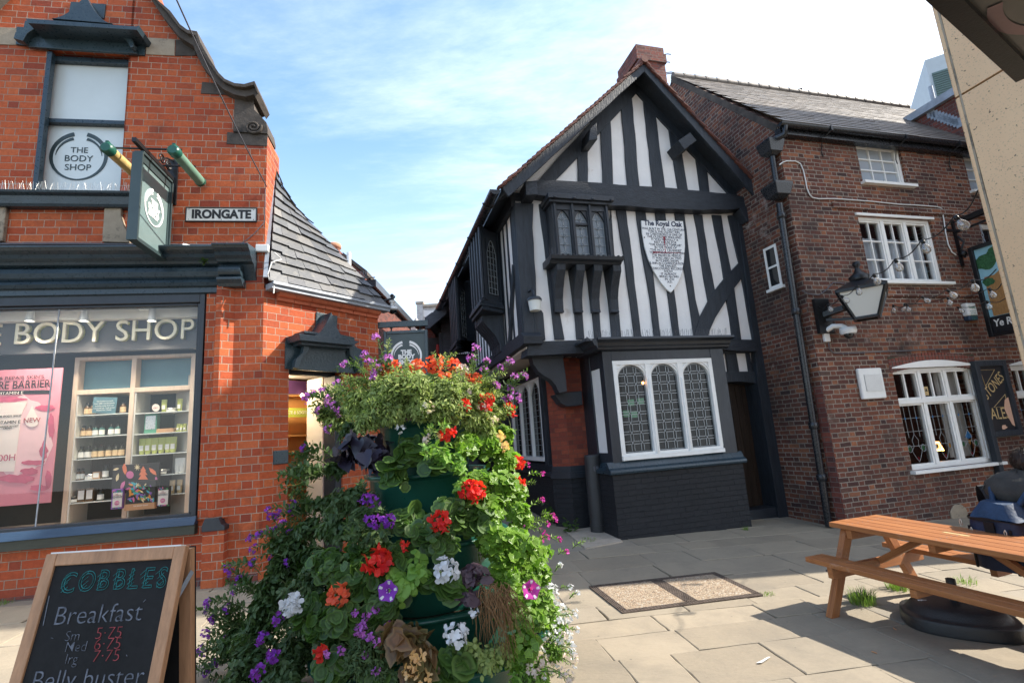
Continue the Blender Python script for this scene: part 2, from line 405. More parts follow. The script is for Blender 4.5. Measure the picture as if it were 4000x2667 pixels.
plain('grey_panel', (.42, .46, .48), .5, .4, 0, .06, 2, .05, 20)
plain('louvre_green', (.10, .15, .14), .5, .4, 0, .1, 4, .05, 30)
plain('red_box', (.42, .035, .03), .5, .4, 0, .15, 6, .1, 40)
plain('door_wood', (.026, .015, .009), .5, .35, 0, .5, 5, .6, 20, (5, 5, .3))
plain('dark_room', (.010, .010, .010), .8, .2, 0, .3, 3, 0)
plain('shop_wall', (.42, .40, .37), .7, .3, 0, .05, 3, 0)
plain('shop_grey', (.10, .10, .105), .6, .3, 0, .06, 3, 0)
plain('shop_dark', (.030, .028, .026), .6, .3, 0, .2, 3, 0)
plain('shelf_white', (.62, .61, .57), .5, .4, 0, .04, 5, 0)
plain('shelf_oak', (.60, .47, .37), .55, .35, 0, .12, 5, .1, 20, (5, 5, .6))
plain('panel_teal', (.075, .165, .205), .45, .4, 0, .06, 3, 0)
plain('shelf_glass', (.62, .66, .64), .2, .5, 0, .04, 5, 0)
plain('warm_wood', (.50, .26, .09), .55, .35, 0, .12, 5, 0)
plain('purple_panel', (.06, .022, .085), .5, .4, 0, .1, 5, 0)
plain('lime_banner', (.42, .50, .08), .5, .4, 0, .05, 5, 0)
plain('poster_pink', (.66, .24, .30), .4, .4, 0, .10, 1.2, 0)
plain('poster_pale', (.80, .52, .54), .4, .4, 0, .06, 3, 0)
plain('poster_rose', (.52, .09, .17), .4, .4, 0, .25, 5, 0)
plain('poster_cream', (.80, .70, .64), .4, .4, 0, .04, 4, 0)
plain('bottle_dark', (.035, .040, .030), .2, .5, 0, .2, 8, 0)
plain('bottle_amber', (.10, .05, .018), .2, .5, 0, .2, 8, 0)
plain('bottle_teal', (.04, .13, .12), .2, .5, 0, .2, 8, 0)
plain('cap_black', (.012, .012, .013), .35, .5, 0, .1, 8, 0)
plain('label_white', (.74, .73, .69), .6, .3, 0, .04, 8, 0)
plain('label_tan', (.62, .45, .26), .6, .3, 0, .08, 8, 0)
plain('tube_lime', (.42, .46, .13), .4, .4, 0, .1, 8, 0)
plain('tin_silver', (.55, .55, .54), .3, .5, .8, .05, 8, 0)
plain('box_green', (.07, .25, .17), .5, .4, 0, .06, 8, 0)
plain('card_tan', (.50, .30, .17), .7, .2, 0, .08, 8, 0)
plain('box_black', (.022, .022, .025), .5, .4, 0, .1, 6, 0)
plain('paint_coral', (.72, .20, .10), .5, .4, 0, .1, 9, 0)
plain('paint_pink', (.60, .16, .34), .5, .4, 0, .1, 9, 0)
plain('paint_cream', (.74, .62, .38), .5, .4, 0, .1, 9, 0)
plain('paint_aqua', (.06, .42, .50), .5, .4, 0, .1, 9, 0)
plain('paint_violet', (.24, .12, .42), .5, .4, 0, .1, 9, 0)
plain('paint_green', (.05, .26, .09), .5, .4, 0, .1, 9, 0)
plain('paint_orange', (.72, .30, .05), .5, .4, 0, .1, 9, 0)
plain('paint_sky', (.28, .52, .60), .5, .4, 0, .1, 3, 0)
plain('paint_bark', (.36, .19, .07), .55, .3, 0, .3, 30, .3, 40, (3, 3, .4))
plain('paint_leaf', (.035, .115, .045), .55, .3, 0, .5, 30, .1, 40)
plain('paint_meadow', (.16, .27, .05), .55, .3, 0, .3, 24, .1, 40)
plain('plaster_pink', (.62, .38, .27), .8, .2, 0, .08, 8, .2, 30)
plain('curtain', (.50, .54, .60), .85, .2, 0, .12, 24, .2, 30, (1, 1, .05))
plain('concrete_block', (.42, .36, .29), .85, .2, 0, .15, 6, .7, 26, None, ((.22, .19, .15), 4, .62))
plain('jacket', (.022, .023, .026), .62, .35, 0, .25, 7, .6, 14)
plain('hood_grey', (.055, .052, .046), .65, .3, 0, .25, 7, .6, 16)
plain('backpack_navy', (.018, .026, .058), .6, .35, 0, .3, 9, .35, 60)
plain('backpack_blue', (.024, .055, .115), .6, .35, 0, .3, 9, .5, 40)
plain('webbing', (.008, .008, .010), .6, .35, 0, .2, 9, .2, 60)
plain('zip_metal', (.62, .58, .52), .35, .5, .8, .1, 9, 0)
plain('jeans', (.035, .05, .085), .8, .2, 0, .2, 12, .4, 60)
plain('skin', (.52, .30, .21), .55, .4, 0, .06, 9, .1, 60)
plain('hair_brown', (.035, .018, .010), .45, .5, 0, .5, 40, .9, 90, (1, 1, .3))
plain('shoe', (.03, .03, .032), .6, .4, 0, .2, 12, .2, 60)
plain('dead_root', (.24, .13, .06), .85, .2, 0, .3, 20, 0)
plain('soil', (.035, .024, .016), .95, .1, 0, .4, 20, .6, 40)
plain('cork_butt', (.50, .25, .12), .8, .2, 0, .1, 20, 0)
plain('feather_white', (.72, .71, .69), .8, .2, 0, .1, 20, 0)
plain('wire_grey', (.10, .10, .115), .5, .4, 0, .1, 9, 0)
plain('wire_white', (.66, .66, .64), .5, .4, 0, .05, 9, 0)
plain('brass', (.45, .30, .10), .35, .5, .8, .1, 9, 0)
plain('spike_steel', (.55, .55, .52), .3, .5, .8, .1, 9, 0)
plain('spike_dark', (.10, .10, .11), .35, .5, .8, .1, 9, 0)
k = NT('table_wood'); uvn = k.uv(); mp = k.n('ShaderNodeMapping'); mp.inputs['Scale'].default_value = (1.2, 34, 1); k.t.links.new(uvn, mp.inputs[0])
rn = k.rnd(); cv = k.n('ShaderNodeCombineXYZ'); k.set(cv.inputs[2], k.math('MULTIPLY', rn, 60.0)); ad = k.n('ShaderNodeVectorMath', operation='ADD'); k.t.links.new(mp.outputs[0], ad.inputs[0]); k.t.links.new(cv.outputs[0], ad.inputs[1])
g1 = k.noise(ad.outputs[0], 1.6, 6, .65, 1.2); g2 = k.noise(k.pos(), 3.0, 5, .6)
c = k.ramp(g1, [(.28, (.20, .065, .020)), (.5, (.34, .125, .038)), (.72, (.45, .19, .062))])
c = k.mix(k.rng(g2, .35, .7, 0, .4), c, (.22, .085, .035)); c = k.mix(k.math('MULTIPLY', rn, .35), c, (.42, .17, .06))
g3 = k.noise(k.pos(), 7.0, 7, .7); c = k.mix(k.rng(g3, .60, .72, 0, .4), c, (.55, .42, .33)); g4 = k.noise(k.pos(), 2.1, 6, .7, .8); c = k.mix(k.rng(g4, .58, .66, 0, .45), c, (.13, .055, .025))
k.bump(g1, .25, .006); k.fin(c, k.rng(g1, .3, .7, .38, .55), .4)
def per_piece(name, pal, rough, bump, stain, stcol, bs=30):
    k = NT(name); p = k.pos(); c = k.ramp(k.rnd(), [(i / (len(pal) - 1), q) for i, q in enumerate(pal)])
    n = k.noise(p, 9, 6, .7); c = k.mix(k.rng(n, stain, stain + .2, 0, .75), c, stcol); n2 = k.noise(p, bs, 4, .7)
    c = k.mix(k.rng(n2, .4, .8, 0, .3), c, tuple(.5 * q for q in pal[0]))
    k.bump(n2, bump, .008); k.fin(c, rough, .5)
per_piece('slate', [(.035, .038, .045), (.075, .08, .09), (.05, .055, .06), (.12, .125, .13), (.042, .045, .05), (.16, .15, .135), (.06, .065, .075)], .5, .5, .55, (.20, .185, .15))
per_piece('wing_slate', [(.13, .11, .095), (.19, .16, .135), (.15, .135, .12), (.22, .185, .15), (.12, .105, .095)], .62, .5, .58, (.22, .19, .14))
per_piece('clay_tile', [(.10, .036, .028), (.17, .058, .038), (.14, .048, .032), (.08, .035, .03)], .75, .5, .6, (.10, .085, .06))
k = NT('flagstone'); p = k.pos(); r_ = k.rnd()
c = k.ramp(r_, [(0, (.25, .21, .155)), (.3, (.31, .26, .19)), (.55, (.28, .24, .18)), (.8, (.335, .28, .205)), (1, (.245, .222, .185))])
n = k.noise(p, 2.2, 7, .65, .4); c = k.mix(k.rng(n, .42, .72, 0, .55), c, (.19, .165, .13))
n2 = k.noise(p, 7, 7, .75); c = k.mix(k.rng(n2, .62, .74, 0, .35), c, (.16, .145, .115)); n4 = k.noise(p, 34, 4, .7); c = k.mix(k.rng(n4, .4, .8, 0, .28), c, (.38, .32, .24))
vo = k.n('ShaderNodeTexVoronoi'); vo.inputs['Scale'].default_value = 5.5; vo.inputs['Randomness'].default_value = 1; k.t.links.new(p, vo.inputs['Vector']); spk = k.n('ShaderNodeSeparateColor'); k.t.links.new(vo.outputs['Color'], spk.inputs[0]); gum = k.math('MULTIPLY', k.math('LESS_THAN', vo.outputs['Distance'], .055), k.math('GREATER_THAN', spk.outputs[0], .55)); c = k.mix(k.math('MULTIPLY', gum, .55), c, (.11, .10, .085))
n6 = k.noise(p, .7, 6, .7, .5); c = k.mix(k.rng(n6, .50, .66, 0, .42), c, (.17, .15, .12))
mpx = k.n('ShaderNodeMapping'); mpx.inputs['Scale'].default_value = (2.2, 7, 4); k.t.links.new(p, mpx.inputs[0]); n3 = k.noise(mpx.outputs[0], 2.4, 8, .7, 1.0)
h = k.math('ADD', k.math('MULTIPLY', n3, .9), k.math('MULTIPLY', n4, .25)); k.bump(h, .55, .012); k.fin(c, .78, .3)
plain('joint_dirt', (.085, .075, .055), .95, .1, 0, .4, 6, .6, 40, None, ((.075, .085, .03), 1.6, .66))
k = NT('beige_stone'); p = k.pos(); n = k.noise(p, 42, 3, .6); n5 = k.noise(p, 95, 2, .5); b = k.noise(p, 1.2, 5, .6)
c = k.mix(k.rng(b, .35, .7), (.80, .53, .31), (.70, .45, .26)); c = k.mix(k.rng(n5, .60, .68, 0, .5), c, (.36, .26, .18)); c = k.mix(k.rng(n, .66, .69, 0, .85), c, (.10, .075, .055))
k.bump(n5, .25, .004); k.fin(c, .7, .3)
k = NT('gravel_infill'); p = k.pos(); vo = k.n('ShaderNodeTexVoronoi'); vo.inputs['Scale'].default_value = 62; k.t.links.new(p, vo.inputs['Vector'])
sp = k.n('ShaderNodeSeparateColor'); k.t.links.new(vo.outputs['Color'], sp.inputs[0])
c = k.ramp(sp.outputs[0], [(0, (.16, .12, .085)), (.3, (.30, .235, .165)), (.6, (.36, .29, .21)), (.85, (.26, .17, .105)), (1, (.46, .41, .34))])
k.bump(k.math('SUBTRACT', 1.0, vo.outputs['Distance']), .7, .01); k.fin(c, .8, .3)
def glass(name, tint, refl=.18, rough=0.0, opac=0.0, ocol=(.5, .5, .5)):
    k = NT(name); t = k.n('ShaderNodeBsdfTransparent'); t.inputs[0].default_value = (*tint, 1); g = k.n('ShaderNodeBsdfGlossy'); g.inputs['Roughness'].default_value = rough
    fr = k.n('ShaderNodeFresnel'); fr.inputs['IOR'].default_value = 1.5; f = k.math('MULTIPLY_ADD', fr.outputs[0], .9, refl * .25, True)
    m = k.n('ShaderNodeMixShader'); k.t.links.new(f, m.inputs[0]); k.t.links.new(t.outputs[0], m.inputs[1]); k.t.links.new(g.outputs[0], m.inputs[2])
    last = m
    if opac:
        dif = k.n('ShaderNodeBsdfDiffuse'); dif.inputs[0].default_value = (*ocol, 1); m2 = k.n('ShaderNodeMixShader'); m2.inputs[0].default_value = opac
        k.t.links.new(m.outputs[0], m2.inputs[1]); k.t.links.new(dif.outputs[0], m2.inputs[2]); last = m2
    k.t.links.new(last.outputs[0], k.out.inputs[0])
glass('shop_glass', (.93, .95, .94), .10)
glass('clear_glass', (.95, .96, .96), .25)
glass('bulb_glass', (.96, .96, .95), .55, .02, .10, (.8, .8, .78))
glass('lamp_glass', (.85, .87, .85), .3, .05, .78, (.82, .84, .80))
plain('frosted_pane', (.60, .66, .66), .18, .5, 0, .06, 1.2, .02, 20)
k = NT('lead_glass'); n = k.noise(k.pos(), 34, 3, .5); k.bump(n, .12, .003); k.fin((.010, .012, .012), .05, .28)
k = NT('ripple_glass'); n = k.noise(k.pos(), 70, 3, .5); k.bump(n, .9, .006); k.fin((.16, .19, .22), .16, .6)
k = NT('sky_pane'); n = k.noise(k.pos(), 1.5, 3, .5); k.bump(n, .05, .01); k.fin((.36, .40, .44), .04, .6)  # pale base colour paints in the bright sky reflected by the panes
k = NT('dark_pane'); n = k.noise(k.pos(), 1.5, 3, .5); k.bump(n, .04, .01); k.fin((.014, .016, .018), .04, .6)
plain('lead_came', (.30, .32, .33), .45, .5, .4, .15, 20, 0)
plain('stain_blue', (.05, .16, .34), .1, .5, 0, .1, 9, 0)
plain('stain_amber', (.45, .24, .06), .1, .5, 0, .1, 9, 0)
plain('stain_red', (.20, .02, .03), .1, .5, 0, .1, 9, 0)
plain('stain_green', (.05, .16, .08), .1, .5, 0, .1, 9, 0)
plain('murky_panel', (.17, .155, .135), .16, .5, 0, .15, 1.5, .03, 8)
plain('pink_ghost', (.30, .17, .165), .2, .5, 0, .1, 3, 0)
def emit(name, col, st):
    k = NT(name); e = k.n('ShaderNodeEmission'); e.inputs[0].default_value = (*col, 1); e.inputs[1].default_value = st; k.t.links.new(e.outputs[0], k.out.inputs[0])
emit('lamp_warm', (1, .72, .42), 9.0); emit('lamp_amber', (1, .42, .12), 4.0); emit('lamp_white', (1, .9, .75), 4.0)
def leaf(name, pal, rough=.5, trans=.35, tcol=None, bump=.2):
    k = NT(name); c = k.ramp(k.rnd(), [(i / (len(pal) - 1), q) for i, q in enumerate(pal)])
    if name in ('leaf_round', 'leaf_ivy', 'leaf_bronze'):
        su = k.n('ShaderNodeSeparateXYZ'); k.t.links.new(k.uv(), su.inputs[0])
        c = k.mix(k.ramp(su.outputs[0], [(0, (.15, .15, .15)), (.45, (.1, .1, .1)), (.62, (.55, .55, .55)), (.8, (.1, .1, .1)), (1, (0, 0, 0))]), c, tuple(.45 * q for q in pal[0])); c = k.mix(k.rng(su.outputs[0], .75, 1.0, 0, .35), c, tuple(min(1, 1.5 * q) for q in pal[-2])); k.bump(k.math('SINE', k.math('MULTIPLY', su.outputs[0], 14.0)), .15, .004)
    n = k.noise(k.pos(), 60, 3, .6); c = k.mix(k.rng(n, .3, .8, 0, .3), c, tuple(.6 * q for q in pal[0]))
    k.fin(c, rough, .4); t = k.n('ShaderNodeBsdfTranslucent')
    if tcol: t.inputs[0].default_value = (*tcol, 1)
    else: k.t.links.new(k.mix(1.0, c, (1.5, 1.75, .9), 'MULTIPLY'), t.inputs[0])
    m = k.n('ShaderNodeMixShader'); m.inputs[0].default_value = trans
    k.t.links.new(k.b.outputs[0], m.inputs[1]); k.t.links.new(t.outputs[0], m.inputs[2]); k.t.links.new(m.outputs[0], k.out.inputs[0])
leaf('leaf_round', [(0.05, 0.102, 0.022), (0.077, 0.149, 0.031), (0.106, 0.186, 0.039), (0.063, 0.132, 0.044)], .45)
leaf('leaf_ivy', [(0.119, 0.221, 0.027), (0.173, 0.323, 0.037), (0.238, 0.39, 0.056), (0.152, 0.272, 0.035)], .38, .4)
leaf('leaf_verbena', [(0.043, 0.082, 0.025), (0.068, 0.117, 0.035), (0.091, 0.144, 0.046), (0.054, 0.104, 0.035)], .55, .3)
leaf('leaf_grey', [(0.205, 0.263, 0.079), (0.289, 0.361, 0.105), (0.361, 0.416, 0.131), (0.241, 0.306, 0.105)], .6, .35)
leaf('leaf_black', [(0.016, 0.013, 0.022), (0.029, 0.022, 0.042), (0.035, 0.022, 0.038)], .35, .08)
leaf('leaf_plum', [(0.063, 0.04, 0.054), (0.099, 0.058, 0.076), (0.054, 0.036, 0.05)], .4, .12)
leaf('leaf_bronze', [(0.133, 0.085, 0.038), (0.209, 0.095, 0.042), (0.171, 0.142, 0.057), (0.247, 0.085, 0.034)], .4, .25)
leaf('leaf_lime', [(0.18, 0.33, 0.053), (0.255, 0.42, 0.075), (0.15, 0.3, 0.06)], .5, .4)
leaf('stem_green', [(.09, .13, .035), (.12, .16, .05)], .6, .1)
leaf('petal_red', [(.68, .022, .018), (.80, .05, .03), (.60, .015, .02)], .55, .3)
leaf('petal_coral', [(.78, .13, .06), (.85, .18, .09), (.72, .10, .05)], .55, .3)
leaf('petal_white', [(.80, .80, .80), (.86, .85, .86), (.74, .74, .76)], .6, .3, (.8, .8, .8))
leaf('petal_purple', [(.20, .03, .42), (.30, .05, .50), (.25, .04, .46)], .6, .3)
leaf('petal_lilac', [(.42, .10, .55), (.55, .2, .62), (.48, .12, .52)], .6, .3)
leaf('petal_magenta', [(.52, .03, .36), (.60, .06, .42)], .6, .3)
leaf('petal_pale', [(.72, .55, .55), (.8, .66, .62)], .6, .3)
leaf('petal_peach', [(.80, .48, .22), (.85, .58, .32)], .55, .3)
leaf('grass_blade', [(.10, .18, .03), (.16, .26, .05), (.20, .30, .07), (.24, .25, .09)], .5, .35)
mb = MB()
for (x0, x1, y0, y1) in ((-120, 120, -60, 200),):
    mb.face([(x0, y0, gz(x0, y0) - .014), (x1, y0, gz(x1, y0) - .014), (x1, y1, gz(x1, y1) - .014), (x0, y1, gz(x0, y1) - .014)])
tag(mb.build('ground', 'joint_dirt'), kind='structure')
FG = Frame((0, 0, 0), R(11.2))
rs = random.Random(11)
mb = MB(FG)
y = -3.0
while y < 19:
    h = rs.choice([.34, .40, .46, .52, .60]); x = -9 + rs.uniform(0, 1)
    while x < 16:
        w = rs.uniform(.40, 1.02)
        j = lambda: rs.uniform(-.008, .008)
        g = .003
        P = [(x + g + j(), y + g + j()), (x + w - g + j(), y + g + j()), (x + w - g + j(), y + h - g + j()), (x + g + j(), y + h - g + j())]
        dz = rs.uniform(-.005, .004); tx, ty = rs.uniform(-.004, .004), rs.uniform(-.004, .004); r = rs.random()
        ring = []
        for i in range(4):
            a, b = P[i], P[(i + 1) % 4]; m = 5
            for q in range(m):
                t = q / m; e = rs.uniform(-.006, .004) if q else 0
                n = (-(b[1] - a[1]), b[0] - a[0]); L = math.hypot(*n)
                ring.append((a[0] + (b[0] - a[0]) * t + n[0] / L * e, a[1] + (b[1] - a[1]) * t + n[1] / L * e))
        def zz_(p):
            q = FG.P(p[0], p[1], 0); return gz(q.x, q.y) + dz + tx * (p[0] - x) + ty * (p[1] - y)
        cx, cy = x + w / 2, y + h / 2
        inn = [(cx + (p[0] - cx) * (1 - .016 / w), cy + (p[1] - cy) * (1 - .016 / h)) for p in ring]
        mb.face([(p[0], p[1], zz_(p)) for p in inn], r)
        n = len(ring)
        for i in range(n):
            k = (i + 1) % n
            mb.face([(ring[i][0], ring[i][1], zz_(ring[i]) - .005), (ring[k][0], ring[k][1], zz_(ring[k]) - .005), (inn[k][0], inn[k][1], zz_(inn[k])), (inn[i][0], inn[i][1], zz_(inn[i]))], r)
            mb.face([(ring[i][0], ring[i][1], zz_(ring[i]) - .03), (ring[k][0], ring[k][1], zz_(ring[k]) - .03), (ring[k][0], ring[k][1], zz_(ring[k]) - .005), (ring[i][0], ring[i][1], zz_(ring[i]) - .005)], r)
        x += w
    y += h
tag(mb.build('pavement', 'flagstone'), kind='structure')
zg = zoom(2.613, 2200, 2150)
q0, q1, q2, q3 = [G(*zg(*p)) for p in ((610, 645), (2040, 460), (1550, 228), (265, 372))]
def bil(s, t, dz=0): p = q0.lerp(q1, s).lerp(q3.lerp(q2, s), t); return (p.x, p.y, p.z + dz)
th = thing('access_cover', 'rusty double access cover filled with tan gravel, flush in the paving', 'manhole cover', tuple(q0.lerp(q2, .5)))
mb = MB()
def slab(s0, s1, t0, t1, z0, z1):
    a = [bil(s0, t0, z0), bil(s1, t0, z0), bil(s1, t1, z0), bil(s0, t1, z0)]; b = [bil(s0, t0, z1), bil(s1, t0, z1), bil(s1, t1, z1), bil(s0, t1, z1)]
    mb.face(b)
    for i in range(4): j = (i + 1) % 4; mb.face([a[i], a[j], b[j], b[i]])
slab(0, 1, 0, 1, -.02, .006); mb.build('tray', 'iron_rust', th)
mb = MB(); bw, bh = .042, .07
for (s0, s1, t0, t1, nx, ny) in ((0, 1, 0, bh, 44, 3), (0, 1, 1 - bh, 1, 44, 3), (0, bw, bh, 1 - bh, 3, 22), (1 - bw, 1, bh, 1 - bh, 3, 22), (.5 - bw, .5 + bw, bh, 1 - bh, 6, 22)):
    for i in range(nx + 1):
        s = s0 + (s1 - s0) * i / nx; slab(s - .0035, s + .0035, t0, t1, .006, .013)
    for i in range(ny + 1):
        t = t0 + (t1 - t0) * i / ny; slab(s0, s1, t - .006, t + .006, .006, .0134)
mb.build('waffle_rim', 'iron_rust', th)
for s0, s1 in ((bw, .5 - bw), (.5 + bw, 1 - bw)):
    mb = MB(); slab(s0 + .004, s1 - .004, bh + .006, 1 - bh - .006, .006, .0115); mb.build('gravel_panel', 'gravel_infill', th)
cps = [G(*p) for p in ((1300, 1222), (1345, 1262), (1430, 1245), (1385, 1208))]
mb = MB()
c = sum(cps, Vector()) / 4
mb.face([(p.x, p.y, p.z + .02) for p in cps])
for i in range(4):
    a, b = cps[i], cps[(i + 1) % 4]; mb.face([(a.x, a.y, a.z - .05), (b.x, b.y, b.z - .05), (b.x, b.y, b.z + .02), (a.x, a.y, a.z + .02)])
tag(mb.build('stone_pad', 'concrete_block'), 'rough pale stone pad at the foot of the black waste pipe', 'stone slab')
z1 = zoom(2.138, 0, 0); z2 = zoom(2.138, 0, 650); z3 = zoom(1.742, 0, 1100); z4 = zoom(2.0445, 0, 1900); r5 = zoom(2.24, 900, 700); cdr = zoom(1.96, 1050, 1150); pc = zoom(1.96, 750, 1150); sg = zoom(1.545, 480, 480)
FS = Frame(G(460, 1345), R(10.16))
UC = FS.L(592, 1335)[0]                     # corner of the building
FC = Frame(FS.P(UC, 0, 0), R(55))
def Lp(f, zf, pts, y=0.0): return [f.L(*zf(*p), y) for p in pts]
shop = thing('brick_shop', 'red brick shop with teal shopfront, scrolled gable and slate corner roof', 'building', tuple(FS.P(0, 0, 0)))
ZCT = FS.L(300, 569, -.25)[1]              # top of the fascia cornice
wl, wr = -2.13, -1.14                      # upper window opening
up_sill = FS.L(200, 447)[1] + .04
up_head = FS.L(200, 125)[1]
mb = MB(FS)
mb.box(-4.2, 0, 0, .35, -.5, .80)                                    # under the shop window
mb.box(.0, UC, 0, .35, -.5, ZCT + .02)                               # corner pier
mb.box(-4.2, wl, 0, .35, ZCT - .1, up_head + .05)
edge = Lp(FS, z1, [(1380, 170), (1510, 330), (1620, 400), (1640, 460), (1700, 570), (1810, 700), (1870, 760), (1960, 800), (2120, 800), (2130, 1100), (2230, 1130)])
ztop = FS.L(*z1(1265, 0))[1] + .9
mb.prism([(wr, ZCT + .021), (UC, ZCT + .021)] + [(UC, edge[-1][1])] + edge[::-1] + [(-1.18, ztop), (wr, ztop)], 0, .35)
mb.prism([(-4.2, up_head + .051), (wr - .001, up_head + .051), (wr - .001, ztop), (-1.9, ztop + .9), (-3.2, ztop), (-4.2, ztop - 1.4)], 0, .35)
mb.box(wl + .001, wr - .001, 0, .35, ZCT - .1, up_sill - .05)
mb.box(UC - .35, UC, .351, .6, ZCT - .6, edge[-1][1])             # return above the corner roof
mb.box(-4.2, -.4, 3.2, 3.5, -.5, 6.0)
mb.build('front_wall', 'shop_brick', shop)
u0, u1, u2, u3 = [FS.L(*pc(x, 500))[0] for x in (100, 180, 232, 312)]
za, zb = FS.L(500, 1190)[1], FS.L(500, 655)[1]
mb = MB(FS)
mb.prism([(u0, 0), (u0, -.03), (u1, -.03), (u1 + .02, -.10), (u2, -.10), (u3, -.004), (u3, 0)], za, zb, ax='z')
mb.box(u1 - .02, u3 + .01, -.13, -.001, -.5, FS.L(500, 1215)[1])
mb.build('pilaster', 'shop_brick', shop)
mb = MB(FS)
zc = FS.L(500, 1215)[1]
mb.prism([(u1 - .03, zc), (u3 + .02, zc), (u3 + .02, zc + .05), (u3 - .02, zc + .07), (u3 - .05, za + .02), (u1 + .0, za + .02), (u1 - .03, zc + .06)], -.145, -.0, )
mb.build('pilaster_stop', 'black_paint', shop, .006)
mb = MB(FS); mb.box(-4.2, u1 - .03, -.012, 0, -.5, .105); mb.box(u3 + .02, UC - .001, -.012, 0, -.5, .085); mb.build('plinth_course', 'chimney_brick', shop)
gl, gr, gt, gb = -3.9, FS.L(452, 900)[0], FS.L(300, 699)[1], FS.L(300, 1190)[1]
fr_r = FS.L(464, 900)[0]
win = MB(FS)
zfr = FS.L(300, 655)[1]
win.box(gr, fr_r, -.03, .12, gb - .09, zfr)
win.box(gl, gr - .001, -.03, .12, gt, zfr)
win.box(gl, gr - .001, -.02, .12, gb - .09, gb)
win.box(gr - .035, gr - .0015, .0, .10, gb + .001, gt - .001)
win.box(gl, gr - .036, .0, .10, gt - .035, gt - .0012)
wf = win.build('shop_window', 'black_paint', shop, .008)
mb = MB(FS); mb.face([(gl, .03, gb), (gr, .03, gb), (gr, .03, gt), (gl, .03, gt)]); mb.build('pane', 'shop_glass', wf)
mb = MB(FS)
ug = FS.L(112, 900, .03)[0]; mb.bar((ug, .028, gb), (ug + .03, .028, gt), .012, .012); mb.build('glass_joint', 'lead_grey', wf)
zs = [FS.L(250, y, -.1)[1] for y in (1203, 1222, 1245)]
mb = MB(FS); mb.prism([(-.06, zs[0]), (-.12, zs[1]), (0, zs[1]), (0, zs[0])], -4.2, fr_r + .02, ax='x'); mb.build('sill_board', 'sill_blue', shop, .004)
mb = MB(FS); mb.box(-4.2, fr_r + .02, -.10, -.001, zs[2], zs[1] - .002); mb.build('sill_skirt', 'sill_olive', shop, .004)
mb = MB(FS); mb.box(-4.2, fr_r + .02, -.05, -.0011, zs[0] + .002, gb - .091); mb.build('sill_rail', 'black_paint', shop, .004)
zz_ = lambda y: FS.L(300, (650 + y / 2.138) * .588, -.12)[1]
prof = [(-.03, zz_(1060)), (-.06, zz_(1050)), (-.06, zz_(1010)), (-.10, zz_(1000)), (-.12, zz_(975)), (-.10, zz_(950)), (-.05, zz_(944)), (-.05, zz_(940)), (-.085, zz_(915)), (-.10, zz_(880)), (-.085, zz_(845)), (-.05, zz_(826)), (-.12, zz_(818)), (-.14, zz_(800)), (-.19, zz_(780)), (-.21, zz_(755)), (-.27, zz_(735)), (-.30, zz_(715)), (-.31, ZCT - .01), (-.31, ZCT + .01), (0, ZCT + .05), (0, zz_(1060))]
uE = FS.L(*z2(1830, 800), -.1)[0]
mb = MB(FS); mb.prism(prof, -4.2, uE, ax='x'); mb.build('cornice', 'fascia_paint', shop)
uF = FS.L(*z2(2105, 740), -.2)[0]; uG = FS.L(*z2(2025, 900), -.1)[0]
prof2 = [(p[0] - .06 if p[0] < -.01 else 0, p[1]) for p in prof if p[1] >= zz_(1012)]
mb = MB(FS)
mb.prism([(0, zz_(945))] + [(a - .07, b) for a, b in prof if b > zz_(830) and a < -.01] + [(0, ZCT + .06)], uE + .001, uF, ax='x')
rows = []
for i in range(9):
    a = -PI / 2 + PI * i / 8; rows.append((-.10 - .10 * math.cos(a), (zz_(935) + zz_(835)) / 2 + (zz_(835) - zz_(935)) / 2 * math.sin(a)))
mb.prism([(0, zz_(935))] + rows + [(0, zz_(835))], uE + .02, uG, ax='x')
mb.prism([(0, zz_(1012)), (-.10, zz_(1012)), (-.13, zz_(990)), (-.18, zz_(965)), (-.18, zz_(944)), (0, zz_(944))], uE + .001, uG + .01, ax='x')
mb.build('console', 'fascia_paint', shop, .004)
s0, s1 = FS.L(150, 443, -.12)[1], FS.L(150, 473, -.12)[1]; sR = FS.L(303, 455, -.12)[0]
mb = MB(FS); mb.prism([(0, s1), (-.10, s1), (-.12, s1 + .03), (-.14, s0 - .05), (-.19, s0 - .03), (-.20, s0), (0, s0 + .02)], -2.5, sR, ax='x'); mb.build('upper_sill', 'fascia_paint', shop, .004)
for pts in ([(895, 330), (1035, 345), (1030, 420), (1060, 520), (1100, 600), (1098, 650), (875, 645)], [(-80, 330), (88, 330), (50, 640), (-100, 640)]):
    mb = MB(FS); mb.prism(Lp(FS, z2, pts), -.06, .0); mb.build('corbel_stone', 'sand_stone', shop, .01)
a = Lp(FS, z1, [(340, 530), (225, 1490), (1115, 565), (1030, 1490), (650, 1030)], .12)
gl2, gr2, gt2, gb2, gm2 = (a[0][0] + a[1][0]) / 2, (a[2][0] + a[3][0]) / 2, (a[0][1] + a[2][1]) / 2, s0 + .02, a[4][1]
mb = MB(FS)
mb.box(wl, gl2, .06, .2, gb2 - .02, up_head); mb.box(gr2, wr, .06, .2, gb2 - .02, up_head)
mb.box(gl2 + .001, gr2 - .001, .06, .2, gt2, up_head - .001)
mb.box(gl2 + .001, gr2 - .001, .07, .17, gm2 - .03, gm2 + .03)
mb.box(wl, wl + .06, -.02, .06, gb2 - .02, up_head)
uw = mb.build('sash_window', 'fascia_paint', shop, .006)
mb = MB(FS); mb.face([(gl2, .15, gb2), (gr2, .15, gb2), (gr2, .15, gm2 - .03), (gl2, .15, gm2 - .03)]); mb.face([(gl2, .13, gm2 + .03), (gr2, .13, gm2 + .03), (gr2, .13, gt2), (gl2, .13, gt2)])
mb.build('pane', 'frosted_pane', uw)
